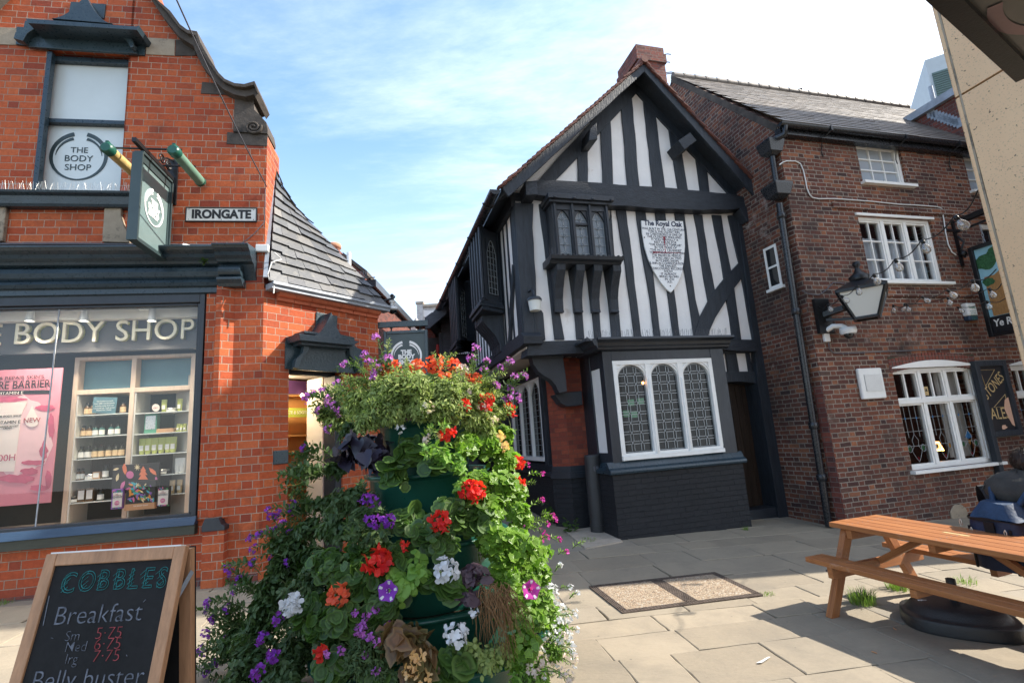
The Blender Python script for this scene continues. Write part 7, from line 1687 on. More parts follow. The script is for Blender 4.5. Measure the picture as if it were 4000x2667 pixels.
x0, x1 = (q[0][0] + q[1][0]) / 2, (q[2][0] + q[3][0]) / 2; zt, zb = (q[0][1] + q[2][1]) / 2, (q[1][1] + q[3][1]) / 2; f = .04
mb = MB(FSP); mb.box(x0, x1, -.02, .02, zb, zt); mb.build('board', 'sign_face', s1)
mb = MB(FSP); mb.box(x0 - .03, x0 - .0005, -.055, .055, zb - .03, zt); mb.box(x1 + .0005, x1 + .03, -.05, .05, zb - .03, zt); mb.box(x0, x1, -.05, .05, zb - .03, zb - .0005); mb.box(x0, x1, -.05, .05, zt + .0005, zt + .03)
for z0_, z1_ in ((zb, zb + .025), (zt - .09, zt)): mb.box(x0 + .0005, x1 - .0005, -.032, -.0205, z0_, z1_)
mb.box(x0 + .0005, x0 + .03, -.031, -.0205, zb + .0255, zt - .0905); mb.box(x1 - .03, x1 - .0005, -.031, -.0205, zb + .0255, zt - .0905); mb.build('frame', 'sign_green', s1, .004)
cx = (x0 + x1) / 2; cz = FSP.L(*sg(170, 510))[1]; rr = (x1 - x0) * .315
mb = MB(FSP); roundel(mb, cx, cz, rr, -.028, -.0205); mb.build('roundel', 'sign_white', s1)
for t, dz, sz in (('THE', .25, .38), ('BODY', -.09, .42), ('SHOP', -.44, .42)): text(t, rr * sz, FSP, cx, -.024, cz + rr * dz, 'sign_white', s1, 'roundel_word', .002, off=.006)
za_ = zt + .10
mb = MB(FSP); mb.bar((x0 - .12, 0, za_), (0.0, 0, za_), .045, .05); mb.bar((x0 + .1, 0, zt), (x0 + .1, 0, za_), .02); mb.bar((x1 - .1, 0, zt), (x1 - .1, 0, za_), .02)
mb.box(-.03, -.001, -.06, .06, za_ - .36, za_ + .28)
def scroll(cx, cz, r, turns, a0, sgn): return [(cx + sgn * (r * (1 - .8 * k / 20)) * math.cos(a0 + turns * 2 * PI * k / 20), 0, cz + (r * (1 - .8 * k / 20)) * math.sin(a0 + turns * 2 * PI * k / 20)) for k in range(21)]
for c_, r_, s_ in ((-.14, .08, 1), (-.30, .07, -1), (-.12, .06, -1)): mb.tube(scroll(c_, za_ + .12, r_, 1.4, 0, s_), .011, 5)
mb.tube([(-.03, 0, za_ + .26), (-.2, 0, za_ + .2), (-.42, 0, za_ + .03)], .012, 5); mb.tube([(-.03, 0, za_ - .3), (-.2, 0, za_ - .1), (-.22, 0, za_ - .02)], .012, 5)
for xx in (x0 + .16, x1 - .16): mb.tube([(xx, -.38, za_ + .05), (xx, .36, za_ + .05)], .012, 6)
mb.build('bracket', 'metal_black', s1)
for side, mt in ((-.36, 'tube_green'), (.34, 'tube_amber')):
    if side < 0: A_ = FSP.L(*sg(300, 130), side); B2 = FSP.L(*sg(462, 375), side)
    else: A_ = FSP.L(242, 332, side); B2 = FSP.L(318, 412, side);
    zt2 = (A_[1] + B2[1]) / 2; xa, xb = A_[0], B2[0]
    mb = MB(FSP); mb.tube([(xa + .10, side, zt2), (xb, side, zt2)], .062, 14); t_ = mb.build('lamp_tube', mt, s1)
    mb = MB(FSP); mb.tube([(xa, side, zt2), (xa + .02, side, zt2), (xa + .0995, side, zt2)], [.05, .07, .07], 14); mb.tube([(xb + .0005, side, zt2), (xb + .03, side, zt2)], [.068, .068], 14); mb.box(xa + .02, xa + .06, side - .015, side + .015, zt2 + .06, zt2 + .09); mb.build('end_cap', 'plastic_green', t_)
q = [FS.L(*sg(*p), -.02) for p in ((380, 508), (810, 516), (380, 594), (808, 600))]
sp = thing('street_name_plate', 'white cast street name plate with black letters IRONGATE', 'street sign', tuple(FS.P(q[0][0], 0, q[2][1])))
x0, x1, z0, z1_ = q[0][0], q[1][0], (q[2][1] + q[3][1]) / 2, (q[0][1] + q[1][1]) / 2
mb = MB(FS); mb.box(x0 + .012, x1 - .012, -.022, 0, z0 + .012, z1_ - .012); mb.build('plate', 'plate_white', sp)
mb = MB(FS); mb.box(x0, x0 + .0115, -.03, 0, z0, z1_); mb.box(x1 - .0115, x1, -.03, 0, z0, z1_); mb.box(x0 + .012, x1 - .012, -.03, 0, z1_ - .0115, z1_); mb.box(x0 + .012, x1 - .012, -.03, 0, z0, z0 + .0115); mb.build('rim', 'ink_black', sp, .003)
o = text('IRONGATE', (z1_ - z0) * .82, FS, (x0 + x1) / 2, -.024, (z0 + z1_) / 2, 'ink_black', sp, 'street_letters', .003, off=.007)
wd = max(v.co.x for v in o.data.vertices) - min(v.co.x for v in o.data.vertices); o.matrix_basis = o.matrix_basis @ Matrix.Diagonal(((x1 - x0) * .83 / wd, 1, 1, 1))
mb = MB(FS)
for xx in (x0 + .04, (x0 + x1) / 2, x1 - .04):
    for z in (z0 + .03, z1_ - .03): mb.ball((xx, -.024, z), .006, 6, 4)
mb.build('screw_head', 'metal_black', sp)
q0 = FS.P(UC + .02, -.03, FS.L(622, 432)[1]); q1 = AT(392, -30, 3.9)
mb = MB(); mb.tube([q0.lerp(q1, t / 12) - Vector((0, 0, .06 * math.sin(PI * t / 12))) for t in range(13)], .008, 6); tag(mb.build('overhead_cable', 'wire_grey'), 'taut grey cable running from the shop corner up out of the picture', 'cable')
P = [(2255, 195), (2250, 330), (2210, 470), (2130, 560), (2060, 620), (1990, 665)]
mb = MB(FS); mb.tube([(min(a[0], UC - .005), -.012, a[1]) for a in Lp(FS, z2, P)], .006, 5); mb.tube([(a[0], -.03, a[1]) for a in Lp(FS, z2, [(-300, 658), (600, 655), (1400, 662), (2090, 668)])], .016, 6); tag(mb.build('wall_cable', 'wire_grey'), 'dark cable looped down the brick corner and along the cornice top', 'cable')
b = FS.L(*z2(2255, 692)); mb = MB(FS); mb.box(UC - .10, UC + .06, -.06, -.001, b[1] - .05, b[1] + .05); jb = tag(mb.build('junction_box', 'plastic_white', None, .01), 'small white junction box at the brick corner above the terracotta roll', 'junction box'); jb['_o'] = (0, 0, 0)
mb = MB(); pts = [FC.P(a, -.16, z) for a, z in Lp(FC, z2, [(2290, 720), (2352, 775), (2270, 800), (2235, 900), (2250, 950), (2290, 960), (2285, 1060)], -.16)]; mb.tube(pts, .009, 5); mb.build('loose_lead', 'wire_white', jb)
b = FS.L(*z2(1570, 660), -.2); mb = MB(FS); mb.tube([(b[0] - .06, -.2, b[1] - .0), (b[0] + .09, -.16, b[1] - .03)], .028, 10); tag(mb.build('cornice_tube', 'plastic_white'), 'short white tube lying on top of the shop cornice', 'tube')
class GFrame(Frame):
    def P(s, x, y, z):
        q = s.o + s.ex * x + s.ey * y; return Vector((q.x, q.y, gz(q.x, q.y) + z))
FT = GFrame((3.129, 5.158, 0), R(-66.66))
TH, BI, BO, FH_, HZ, HB = .345, .42, .655, .636, .738, .459
LT = 1.95
tb = thing('picnic_table', 'brown wooden picnic table with attached benches standing on the sunny paving', 'picnic table', tuple(FT.P(1, 0, 0)))
mb = MB(FT); nb_ = 5; w = 2 * TH / nb_
def board(mb, x0, x1, y0, y1, z0, z1, r=None):
    r = random.random() if r is None else r; c = .004
    sec = [(y0 + c, z0), (y1 - c, z0), (y1, z0 + c), (y1, z1 - c), (y1 - c, z1), (y0 + c, z1), (y0, z1 - c), (y0, z0 + c)]
    A = [(x0, y, z) for y, z in sec]; B = [(x1, y, z) for y, z in sec]
    mb.face(A[::-1], r, [(0, y) for y, z in sec]); mb.face(B, r, [(0, y) for y, z in sec])
    for i in range(8):
        j = (i + 1) % 8; mb.face([A[i], A[j], B[j], B[i]], r, [(0, sec[i][0] + sec[i][1]), (0, sec[j][0] + sec[j][1]), (x1 - x0, sec[j][0] + sec[j][1]), (x1 - x0, sec[i][0] + sec[i][1])])
for k in range(nb_): board(mb, random.uniform(-.004, .004), LT, -TH + w * k + .003, -TH + w * (k + 1) - .003, HZ - .042, HZ)
mb.build('tabletop', 'table_wood', tb)
for s in (-1, 1):
    mb = MB(FT); wb_ = (BO - BI) / 2
    for k in range(2): y0 = BI + wb_ * k + .003; y1 = BI + wb_ * (k + 1) - .003; board(mb, -.053, LT + .03, *sorted((s * y0, s * y1)), HB - .042, HB)
    mb.build('bench_seat', 'table_wood', tb)
def tbar(mb, p, q, w, h):
    """square timber with the grain along it"""
    p, q = Vector(p), Vector(q); d = q - p; L = d.length; x = d / L; up = Vector((1, 0, 0)); y = up.cross(x).normalized(); z = x.cross(y)
    sec = [(-w / 2, -h / 2), (w / 2, -h / 2), (w / 2, h / 2), (-w / 2, h / 2)]; A = [p + y * a + z * b for a, b in sec]; B = [q + y * a + z * b for a, b in sec]; r = random.random()
    mb.face(A[::-1], r, [(0, a) for a, b in sec]); mb.face(B, r, [(0, a) for a, b in sec])
    for i in range(4): j = (i + 1) % 4; mb.face([A[i], A[j], B[j], B[i]], r, [(0, i * .1), (0, i * .1 + .09), (L, i * .1 + .09), (L, i * .1)])
for xf in (.10, 1.52):
    for s in (-1, 1): mb = MB(FT); tbar(mb, (xf, s * FH_, -.02), (xf, s * .24, HZ - .046), .09, .055); mb.build('leg', 'table_wood', tb, .004)
    mb = MB(FT); tbar(mb, (xf + .058, -BO + .02, HB - .09), (xf + .058, BO - .02, HB - .09), .09, .05); mb.build('seat_rail', 'table_wood', tb, .004)
    mb = MB(FT); tbar(mb, (xf + .058, -TH + .03, HZ - .085), (xf + .058, TH - .03, HZ - .085), .08, .05); mb.build('top_rail', 'table_wood', tb, .004)
mb = MB(FT); tbar(mb, (.19, 0, HB - .06), (.62, 0, HZ - .06), .06, .05); mb.build('brace', 'table_wood', tb, .004)
mb = MB(FT); tbar(mb, (1.45, 0, HB - .06), (1.02, 0, HZ - .06), .06, .05); mb.build('brace', 'table_wood', tb, .004)
for xx in (.82,):
    mb = MB(FT); tbar(mb, (xx, -TH + .03, HZ - .075), (xx, TH - .03, HZ - .075), .06, .05); mb.build('top_rail', 'table_wood', tb, .004)
    for s in (-1, 1): mb = MB(FT); tbar(mb, (xx + .0, s * (BI + .01), HB - .075), (xx, s * (BO - .01), HB - .075), .06, .05); mb.build('seat_batten', 'table_wood', tb, .004)
mb = MB(FT)
for xf in (.10, 1.52):
    for s in (-1, 1):
        for yy, zz2 in ((.50, HB - .09), (.56, HB - .10), (.27, HZ - .075)): mb.tube([(xf - .034, s * yy, zz2), (xf - .028, s * yy, zz2)], .011, 8)
for xx in (.12, .82, 1.55):
    for k in range(nb_):
        for o2 in (-.03, .03): mb.tube([(xx + .04, -TH + w * (k + .5) + o2, HZ + .0002), (xx + .04, -TH + w * (k + .5) + o2, HZ + .0015)], .005, 6)
mb.build('bolt_head', 'lead_grey', tb)
mb = MB(FT); q = FT.inv(G(3735 * .588, 2085 * .588, HZ)); mb.box(q.x - .09, q.x + .09, q.y - .022, q.y + .022, HZ + .0005, HZ + .002); mb.build('brass_plate', 'gold_paint', tb)
ubc = G(3100 * .588 + 1700 / 2.613 * .588, 1960 * .588 + 1265 / 2.613 * .588)
FU = GFrame((ubc.x, ubc.y, 0), R(-28))
ub_ = thing('parasol_base', 'black plastic parasol base with short pole stub under the bench edge', 'parasol base', tuple(FU.P(0, 0, 0)))
def oct_(a, b, c): return [(-a, -b + c), (-a + c, -b), (a - c, -b), (a, -b + c), (a, b - c), (a - c, b), (-a + c, b), (-a, b - c)]
def ringo(p, z): return [(x, y, z) for x, y in p]
mb = MB(FU); prs = [(oct_(.385, .315, .14), 0), (oct_(.39, .32, .14), .006), (oct_(.39, .32, .14), .085), (oct_(.385, .315, .14), .098), (oct_(.35, .285, .13), .104), (oct_(.335, .27, .13), .11), (oct_(.31, .245, .12), .15), (oct_(.26, .20, .10), .178), (oct_(.12, .10, .05), .19), (oct_(.02, .02, .01), .192)]
mb.grid([ringo(p, z) for p, z in prs], True); bo = mb.build('weight', 'plastic_black', ub_); m_ = bo.modifiers.new('sub', 'SUBSURF'); m_.levels = m_.render_levels = 2
mb = MB(FU); mb.tube([(0, 0, .17), (0, 0, .185), (0, 0, .19)], [.075, .07, .05], 16); mb.tube([(0, 0, .18), (0, 0, .36)], .034, 16); mb.tube([(0, 0, .3601), (0, 0, .364)], .026, 16); mb.build('pole_stub', 'plastic_black', ub_)
for x, y in ((-.22, -.03), (.2, -.06)):
    mb = MB(FU); mb.tube([(x - .03, y, .168), (x + .03, y, .172)], .012, 8); mb.tube([(x, y - .03, .166), (x, y + .02, .17)], .008, 6); mb.build('filler_plug', 'plastic_white', ub_)
bt = (AT(112, 1268, 2.45), AT(430, 1257, 2.42))
yawA = math.atan2(bt[1].y - bt[0].y, bt[1].x - bt[0].x); wA = (bt[1] - bt[0]).xy.length; cA = (bt[0] + bt[1]) / 2
hA = cA.z - gz(cA.x, cA.y); lean = .30
FA = Frame((cA.x, cA.y, 0), yawA); zg_ = gz(cA.x, cA.y)
ab_ = thing('chalkboard_sign', 'wooden framed A-board chalked with COBBLES breakfast prices on the paving', 'A-board', tuple(FA.P(0, 0, zg_)))
class Tilt(Frame):
    def __init__(s, fr, top, a):
        s.o = fr.P(0, 0, top); s.ex = fr.ex.copy(); s.ez = (fr.ez * math.cos(a) + fr.ey * math.sin(a)); s.ey = s.ez.cross(s.ex); s.yaw = fr.yaw
    def P(s, x, y, z): return s.o + s.ex * x + s.ey * y + s.ez * z
    def L(s, X, Y, y=0.0):
        d = ray(X, Y); p0 = s.o + s.ey * y; t = (p0 - CAM).dot(s.ey) / d.dot(s.ey); q = CAM + d * t; return ((q - s.o).dot(s.ex), (q - s.o).dot(s.ez))
aT = math.atan(lean / hA); LB = math.hypot(hA, lean)
FTl = Tilt(FA, cA.z, aT); fw = .052; hw = wA / 2
mb = MB(FTl)
board_ = lambda m, x0, x1, z0, z1, v: m.box(x0, x1, -.012, .018, z0, z1)
mb.box(-hw, -hw + fw, -.012, .018, -LB, 0); mb.box(hw - fw, hw, -.012, .018, -LB, 0); mb.box(-hw + fw + .0005, hw - fw - .0005, -.0115, .0175, -fw, 0); mb.box(-hw + fw + .0005, hw - fw - .0005, -.0115, .0175, -LB + .08, -LB + .08 + fw); mb.build('front_frame', 'pine_frame', ab_, .004)
mb = MB(FTl); mb.box(-hw + fw, hw - fw, -.002, .006, -LB + .081 + fw, -fw - .0005); mb.build('front_board', 'board_black', ab_)
mb = MB(FTl); mb.box(-hw + .01, hw - .03, .0, .035, .001, .007); mb.build('top_strip', 'label_white', ab_)
FBk = Tilt(FA, cA.z, -aT * .30)
mb = MB(FBk); mb.box(-hw, -hw + fw, .02, .05, -LB, -.02); mb.box(hw - fw, hw, .02, .05, -LB, -.02); mb.box(-hw + fw, hw - fw, .02, .05, -fw, -.02); mb.build('back_frame', 'pine_frame', ab_, .004)
mb = MB(FBk); mb.box(-hw + fw, hw - fw, .03, .038, -LB + .1, -fw); mb.box(-hw, hw + .002, .0505, .056, -LB + .05, -.015); mb.build('back_board', 'board_black', ab_)
mb = MB(); p = FTl.P(hw - .005, 0, -.22); q = FBk.P(hw + .002, .03, -.12); mb.bar(p, q, .004, .022); mb.build('stay', 'lead_grey', ab_)
def chalk(s, x, y, sz, mt, sx=1.0, al='CENTER', outline=False, bev=.0012, shear=.0, rot=0):
    q = FTl.L(*z4(x, y), -.003); f_ = Frame((0, 0, 0), 0); f_.ex, f_.ey, f_.ez = FTl.ex, FTl.ey, FTl.ez; f_.o = FTl.o
    return text(s, sz, f_, q[0], -.0035, q[1], mt, ab_, 'chalk_writing', .0004, al, sx, bev, outline, rot, shear, -.0025 if not outline else 0)
for s, x, y in (('C', 548, 775), ('O', 695, 762), ('B', 828, 752), ('B', 957, 745), ('L', 1068, 742), ('E', 1185, 735), ('S', 1296, 732)):
    chalk(s, x, y, .118, 'chalk_teal', .85, 'CENTER', True, .0016)
mb = MB(FTl)
rs = random.Random(2)
for x, y in ((548, 775), (695, 762), (828, 752), (957, 745), (1068, 742), (1185, 735), (1296, 732)):
    for k in range(4):
        q = FTl.L(*z4(x - 30 + rs.uniform(-8, 20), y - 55 + k * 34), -.003); mb.bar((q[0] - .012, -.0035, q[1] - .011), (q[0] + .014, -.0035, q[1] + .012), .0016, .0016)
mb.build('chalk_hatching', 'chalk_teal', ab_)
chalk('Breakfast', 785, 1020, .105, 'chalk_grey', 1.02)
for s, p, y in (('Sm', '5\u00b775', 1185), ('Med', '6\u00b775', 1272), ('lrg', '7\u00b775', 1368)):
    chalk(s, 520, y + 12, .056, 'chalk_grey', 1.0, 'LEFT'); chalk(p, 760 - (y - 1185) * .12, y - 10, .064, 'chalk_red', 1.1, 'LEFT')
chalk('Belly buster', 700, 1535, .10, 'chalk_grey', 1.02)
mb = MB(FTl);
for a, b in (((395, 870), (345, 1110)), ((1010, 1340), (1016, 1352)), ((1145, 920), (1165, 900)), ((410, 1205), (425, 1210))): qa, qb = FTl.L(*z4(*a), -.003), FTl.L(*z4(*b), -.003); mb.bar((qa[0], -.0035, qa[1]), (qb[0], -.0035, qb[1]), .003, .002)
mb.build('chalk_smear', 'chalk_grey', ab_)
def bulb(parent, c, d):
    d = Vector(d).normalized(); c = Vector(c); x = d.orthogonal().normalized(); y = d.cross(x)
    def ring(r, t): return [c + d * t + (x * math.cos(2 * PI * k / 12) + y * math.sin(2 * PI * k / 12)) * r for k in range(12)]
    mb = MB(); mb.grid([ring(r, t) for r, t in ((.012, .04), (.016, .05), (.032, .075), (.038, .10), (.032, .125), (.016, .138), (.002, .142))], True); b = mb.build('bulb', 'bulb_glass', parent)
    mb = MB(); mb.grid([ring(r, t) for r, t in ((.004, 0), (.015, .0), (.017, .02), (.015, .045), (.004, .046))], True); mb.build('socket', 'metal_black', b)
    mb = MB(); mb.tube([c + d * .05, c + d * .08 + x * .008, c + d * .11, c + d * .08 - x * .008, c + d * .05], .0025, 4); mb.build('filament', 'brass', b)
strings = [('upper string of clear festoon bulbs slanting from the stone pillar down to the lantern', [(2000, 575, 3.45, 0), (1820, 770, 3.8, 1), (1570, 955, 4.4, 1), (1365, 1100, 5.1, 1), (1200, 1215, 5.8, 1), (1075, 1300, 6.5, 1), (950, 1380, 7.0, 1), (848, 1446, 7.7, 1), (775, 1460, 8.1, 1), (640, 1430, 8.2, 0)]),
           ('middle string of clear festoon bulbs passing below the first floor casement', [(2140, 1178, 5.0, 0), (1955, 1258, 5.4, 1), (1762, 1335, 6.2, 1), (1566, 1386, 7.2, 1), (1455, 1448, 7.9, 1), (1350, 1450, 8.2, 1)]),
           ('lower string of clear festoon bulbs in front of the inn sign', [(2180, 1290, 6.2, 0), (2085, 1325, 6.5, 1), (1765, 1392, 7.6, 1), (1440, 1440, 8.4, 1)]),
           ('short sagging string of festoon bulbs below the alarm box', [(2220, 1392, 6.8, 0), (2066, 1420, 7.4, 1), (1840, 1466, 8.6, 1)])]
for lab_, P in strings:
    pts = [AT(*z5(x, y), d) for x, y, d, b in P]
    s = thing('festoon_lights', lab_, 'string lights', tuple(pts[-1]), 'festoon light strings in front of the brick wing')
    mb = MB(); path = []
    for k in range(len(pts) - 1):
        for t in range(6): path.append(pts[k].lerp(pts[k + 1], t / 6) - Vector((0, 0, .05 * math.sin(PI * t / 6))))
    path.append(pts[-1]); mb.tube(path, .0055, 5); mb.build('flex', 'metal_black', s)
    for q, (x, y, d, b) in zip(pts, P):
        if b: bulb(s, q, (random.uniform(-.2, .5), random.uniform(-.3, .3), -.75))
def wall_run(name, label, mat, zf, pts, rad, f=FW, off=-.02):
    mb = MB(f); P = [(a[0], off, a[1]) for a in Lp(f, zf, pts, off)]; sm = []
    for k in range(len(P) - 1):
        for t in range(4): sm.append(tuple(P[k][i] + (P[k + 1][i] - P[k][i]) * t / 4 for i in range(3)))
    sm.append(P[-1]); mb.tube(sm, rad, 5); return tag(mb.build(name, mat), label, 'cable')
wall_run('wall_cable', 'white cable looping across the brick wing between the upper windows', 'wire_white', z5, [(480, 380), (505, 362), (535, 352), (600, 352), (640, 372), (662, 420), (680, 500), (690, 560), (712, 610), (735, 632), (780, 641), (900, 640), (1050, 650), (1200, 662), (1400, 684), (1540, 690), (1690, 702), (1722, 715), (1738, 800), (1752, 900), (1772, 990), (1800, 1048), (1832, 1070)], .011)
wall_run('wall_cable', 'pale cable drooping from the corner pipe to the lantern', 'wire_grey', z5, [(655, 1345), (700, 1368), (780, 1378), (830, 1345), (890, 1282), (950, 1285), (1040, 1300)], .008)
wall_run('wall_cable', 'dark cables strung under the first floor casement towards the inn sign', 'metal_black', z5, [(1290, 1340), (1420, 1352), (1560, 1340), (1700, 1345), (2000, 1352), (2150, 1340)], .012)
wall_run('wall_cable', 'thin cable looping along the wall above the ground floor window', 'wire_grey', z6, [(585, 400), (592, 455), (620, 485), (680, 490), (1000, 475), (1300, 462), (1870, 440)], .008)
def tuft(label, X, Y, n, h, spread, seed, name='grass_tuft', mat='grass_blade', cat='grass tuft'):
    rs = random.Random(seed); c = G(X, Y); mb = MB()
    for k in range(n):
        a = rs.uniform(0, 2 * PI); r = spread * rs.random() ** .7; b = c + Vector((math.cos(a) * r, math.sin(a) * r, -.01)); hh = h * rs.uniform(.5, 1.1); l = rs.uniform(.1, .7); a2 = a + rs.uniform(-.8, .8)
        d = Vector((math.cos(a2), math.sin(a2), 0)); sd = Vector((-d.y, d.x, 0)) * rs.uniform(.0018, .0034); m = b + d * hh * l * .35 + Vector((0, 0, hh * .6)); t = b + d * hh * l + Vector((0, 0, hh * (1 - l * .35))); rr = rs.random()
        mb.face([b - sd, b + sd, m + sd * .8, m - sd * .8], rr); mb.face([m - sd * .8, m + sd * .8, t], rr)
    return tag(mb.build(name, mat), label, cat)
tuft('bright green grass tuft at the near leg of the picnic table', 1983, 1385, 260, .16, .11, 1)
tuft('grass tuft behind the near bench of the picnic table', 2062, 1352, 200, .14, .09, 2)
tuft('thin grass tuft by the far leg of the picnic table', 2215, 1338, 60, .10, .10, 3)
tuft('grass tuft in front of the waste pipe on the stone pad edge', 1350, 1243, 120, .07, .13, 4)
tuft('small grass tuft right of the waste pipe on the stone pad', 1392, 1222, 60, .06, .08, 5)
tuft('short weed at the corner of the bay window plinth', 1712, 1216, 50, .07, .06, 6)
tuft('grass sprig at the left edge of the picture below the shop', 10, 1385, 60, .06, .08, 7)
tuft('tiny grass tuft beside the access cover corner', 1762, 1364, 50, .04, .07, 8)
def weed(label, X, Y, h, n, seed, size=.035, lean=(0, 0)):
    rs = random.Random(seed); c = G(X, Y); t = thing('weed_plant', label, 'weed', tuple(c)); mb = MB(); st = MB()
    for k in range(max(2, n // 9)):
        b = c + Vector((rs.uniform(-.05, .05), rs.uniform(-.04, .04), 0)); tp = b + Vector((rs.uniform(-.12, .12) + lean[0], rs.uniform(-.1, .1) + lean[1], h * rs.uniform(.6, 1))); st.tube([b, b.lerp(tp, .5) + Vector((rs.uniform(-.02, .02), 0, 0)), tp], .003, 4)
        for j in range(9):
            q = b.lerp(tp, .15 + .85 * j / 8); leafat(mb, 'ovate', q, Vector((rs.uniform(-1, 1), rs.uniform(-1, .2), rs.uniform(-.1, .7))), Vector((rs.uniform(-.3, .3), -.5, 1)), size * rs.uniform(.7, 1.3), rs)
    st.build('stem', 'stem_green', t); mb.build('leaves', 'leaf_round', t)
SH = {}
SH['ovate'] = [(0, 0, 0), (.28, .25, .03), (.34, .5, .05), (.22, .8, .02), (0, 1.0, -.08), (-.22, .8, .02), (-.34, .5, .05), (-.28, .25, .03)]
SH['narrow'] = [(0, 0, 0), (.13, .3, .02), (.15, .55, .03), (0, 1.0, -.06), (-.15, .55, .03), (-.13, .3, .02)]
SH['toothed'] = [(0, 0, 0), (.16, .15, .02), (.22, .32, .0), (.17, .36, .02), (.24, .55, .0), (.17, .60, .02), (.14, .8, 0), (0, 1.0, -.08), (-.14, .8, 0), (-.17, .6, .02), (-.24, .55, 0), (-.17, .36, .02), (-.22, .32, 0), (-.16, .15, .02)]
SH['round'] = [(0, .06, -.02)] + [(math.sin(a) * .56 * (1 + .05 * math.cos(a * 7.0)), .45 - math.cos(a) * .56 * (1 + .05 * math.cos(a * 7.0)), .035 * math.cos(a * 2) + .02) for a in [.35 + (2 * PI - .7) * k / 15 for k in range(16)]]
SH['ivy'] = [(0, .08, -.03)] + [(math.sin(a) * r, .42 - math.cos(a) * r, .018 * ((k % 2) * 2 - 1)) for k, (a, r) in enumerate([(.5, .42), (.95, .50), (1.25, .36), (1.65, .56), (2.1, .38), (2.6, .42), (PI, .62), (2 * PI - 2.6, .42), (2 * PI - 2.1, .38), (2 * PI - 1.65, .56), (2 * PI - 1.25, .36), (2 * PI - .95, .50), (2 * PI - .5, .42)])]
SH['heart'] = [(0, .12, 0), (.2, -.02, .05), (.42, .1, .09), (.46, .32, .08), (.32, .6, .03), (0, 1.05, -.14), (-.32, .6, .03), (-.46, .32, .08), (-.42, .1, .09), (-.2, -.02, .05)]
SH['begonia'] = [(0, .1, 0), (.25, .0, .06), (.40, .18, .03), (.36, .3, .07), (.42, .42, .0), (.28, .58, .04), (.26, .74, -.02), (0, 1.05, -.14), (-.2, .72, .0), (-.24, .5, .05), (-.34, .36, .0), (-.3, .2, .06), (-.2, .02, .05)]
SH['petal'] = [(0, 0, 0), (.3, .35, .06), (.38, .7, .1), (.2, 1.0, .06), (-.2, 1.0, .06), (-.38, .7, .1), (-.3, .35, .06)]
CEN = {'round': (0, .42, -.055), 'ivy': (0, .42, -.035), 'heart': (0, .4, -.045), 'begonia': (0, .4, -.05)}
def leafat(mb, shape, pos, d, up, size, rs, r=None):
    """leaf blade growing from pos along d, face turned to up"""
    d = Vector(d); d = d.normalized() if d.length > 1e-5 else Vector((0, 0, 1)); up = Vector(up); x = d.cross(up)
    x = x.normalized() if x.length > 1e-4 else d.orthogonal().normalized(); n = x.cross(d)
    pts = [Vector(pos) + (x * a + d * b + n * c) * size for a, b, c in SH[shape]]; r = rs.random() if r is None else r
    if shape in CEN:
        a, b, c = CEN[shape]; q = Vector(pos) + (x * a + d * b + n * c) * size
        base = len(mb.v); mb.v += [q] + pts; m = len(pts)
        for i in range(m): mb.f.append([base, base + 1 + i, base + 1 + (i + 1) % m]); mb.uv += [(0, 0), (1, 0), (1, 1)]; mb.r.append(r); mb.sm.append(True)
    else: mb.face(pts, r, [(0, 0)] * len(pts))
weed('tall weed with oval leaves at the foot of the black alley plinth', 1262, 1205, .42, 36, 3, .07, (-.05, 0))
weed('leafy weed on the paving left of the stone pad', 1312, 1222, .20, 40, 4, .06)
weed('low weed against the shop wall behind the A-board', *z4(215, 820), .18, 24, 5, .05)
weed('small weed under the far corner of the picnic table top', *zr_(0, 0) if False else (1975, 1213), .16, 30, 6, .05)
c = FS.P(FS.L(*z2(1720, 800), -.2)[0], -.22, FS.L(*z2(1720, 800), -.2)[1]); rs = random.Random(9); mb = MB()
for k in range(26): leafat(mb, 'toothed', c, (rs.uniform(-1, 1), rs.uniform(-1, -.2), rs.uniform(-.5, .6)), (0, -.4, 1), rs.uniform(.05, .10), rs)
tag(mb.build('fern_sprig', 'leaf_verbena'), 'small green fern sprouting from the shop cornice', 'fern')
rs = random.Random(12)
for k, (X, Y, m) in enumerate(((2055, 1443, 'cigarette end between the table and the parasol base, nearest the tuft'), (2103, 1438, 'cigarette end just left of the parasol base'), (2008, 1497, 'cigarette end in the bench shadow'))):
    c = G(X, Y, .006); a = rs.uniform(0, 3); d = Vector((math.cos(a), math.sin(a), 0)) * .018; mb = MB(); mb.tube([c - d, c + d], .0042, 6); o = mb.build('cigarette_end', 'cork_butt'); tag(o, m, 'cigarette end', 'cigarette ends on the paving')
c = G(1752, 1520, .006); mb = MB()
for k in range(9): leafat(mb, 'narrow', c + Vector((.012 * k - .05, .006 * k, 0)), (1, -.3 + .1 * k, .15), (0, 0, 1), .05, rs)
tag(mb.build('feather', 'feather_white'), 'small white feather on the sunny paving', 'feather')
PX, PY = -.72, 4.05
PG_ = gz(PX, PY)
pt0 = thing('tiered_planter', 'green plastic five-tier flower tower standing in the paved square', 'planter', (PX, PY, PG_))
tiers = [(.36, 966, 955), (.45, 1088, 960), (.56, 1254, 960), (.68, 1418, 985), (.83, 1560, 1060)]
TZ = []
for r, yy, xx in tiers: TZ.append((r, AT(xx, yy, PY - r + .02).z))
